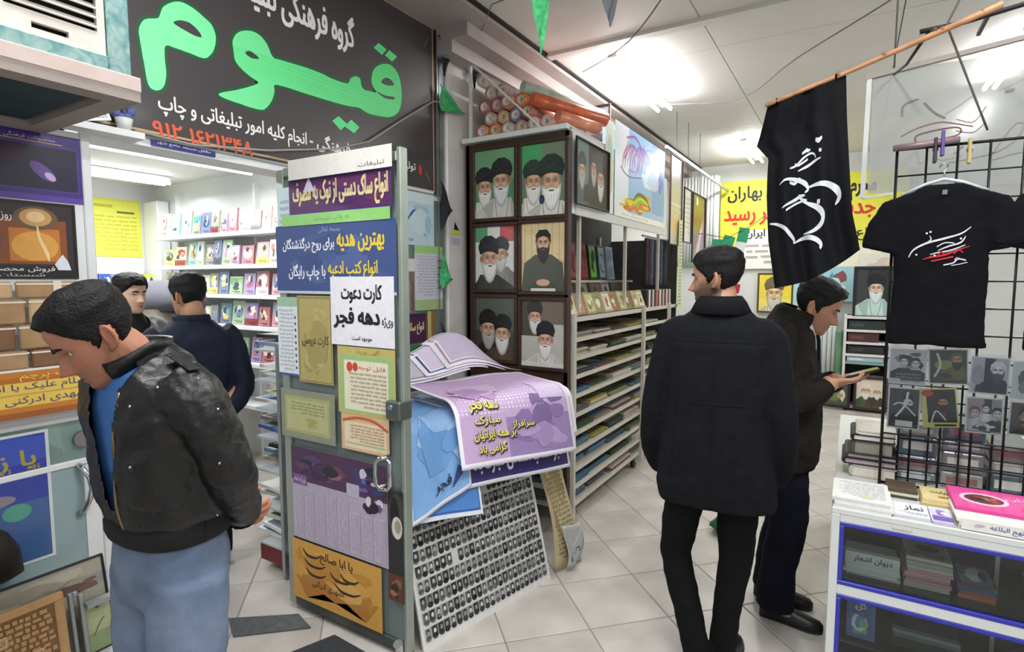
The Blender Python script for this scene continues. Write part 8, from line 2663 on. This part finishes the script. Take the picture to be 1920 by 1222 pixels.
place(p4, (-3.13, 1.73, 0), 250)

# ---------------------------------------------------------------- young shopkeeper facing the customer
H5 = hm((0, -.05, 1.555), 0, 4, 0, .96)
p5 = person('young person in a grey jacket and black sweater facing the navy-jacketed customer', (0, 0, 0), 0, H5,
            [(0, 0, .76, .13, .10), (0, 0, .9, .14, .10), (0, 0, 1.05, .13, .095), (0, 0, 1.24, .16, .105), (0, 0, 1.34, .155, .088), (0, -.01, 1.41, .08, .065)], (0, -.015, 1.39),
            [[(.175, 0, 1.345), (.22, .03, 1.08), (.21, -.03, .86)], [(-.175, 0, 1.345), (-.22, .03, 1.08), (-.21, -.03, .86)]],
            [((.21, -.03, .86), (0, -.2, -1), (-1, 0, 0), 1, .3, .92), ((-.21, -.03, .86), (0, -.2, -1), (1, 0, 0), -1, .3, .92)],
            [[(.085, 0, .82), (.09, -.02, .44), (.09, .02, .09)], [(-.085, 0, .82), (-.09, -.02, .44), (-.09, .02, .09)]], 'd2ab92',
            dict(front=.058, burn=-.02, side=.009, top=.020, quiff=.010, gaze=0), dict(stub=.18), voxel=.005)
jk5 = garment('jacket', p5, mat('grey_jacket', '8a8a84', rough=.85, var=.12, scale=14), [(0, 0, .80, .18, .125), (0, 0, 1.05, .18, .128), (0, 0, 1.22, .195, .13), (0, 0, 1.33, .195, .115), (0, -.005, 1.39, .13, .09), (0, -.012, 1.425, .085, .08)],
        [([(.15, 0, 1.35), (.2, .0, 1.31), (.235, .03, 1.08), (.22, -.03, .88)], [.07, .078, .062, .045]), ([(-.15, 0, 1.35), (-.2, .0, 1.31), (-.235, .03, 1.08), (-.22, -.03, .88)], [.07, .078, .062, .045])], .009)
cut_faces(jk5, lambda c: c.y < -.06 and c.z > 1.05 and abs(c.x) < .02 + (c.z - 1.05) * .2)
garment('sweater', p5, mat('black_sweater', '17181c', rough=.9), [(0, 0, .85, .15, .105), (0, 0, 1.2, .168, .115), (0, 0, 1.34, .17, .105), (0, -.01, 1.40, .10, .08), (0, -.02, 1.452, .066, .066)], [], .009, None, 3)
garment('trousers', p5, m_black_tr, [(0, 0, .74, .15, .105), (0, 0, .88, .15, .11)],
        [([(.085, 0, .82), (.09, -.02, .44), (.09, .02, .06)], [.09, .07, .06]), ([(-.085, 0, .82), (-.09, -.02, .44), (-.09, .02, .06)], [.09, .07, .06])], .009)
for s_ in (-1, 1):
    shoe(Matrix.Translation((s_ * .09, .02, 0)), m_shoe, p5)
place(p5, (-3.80, 1.70, 0), 101)
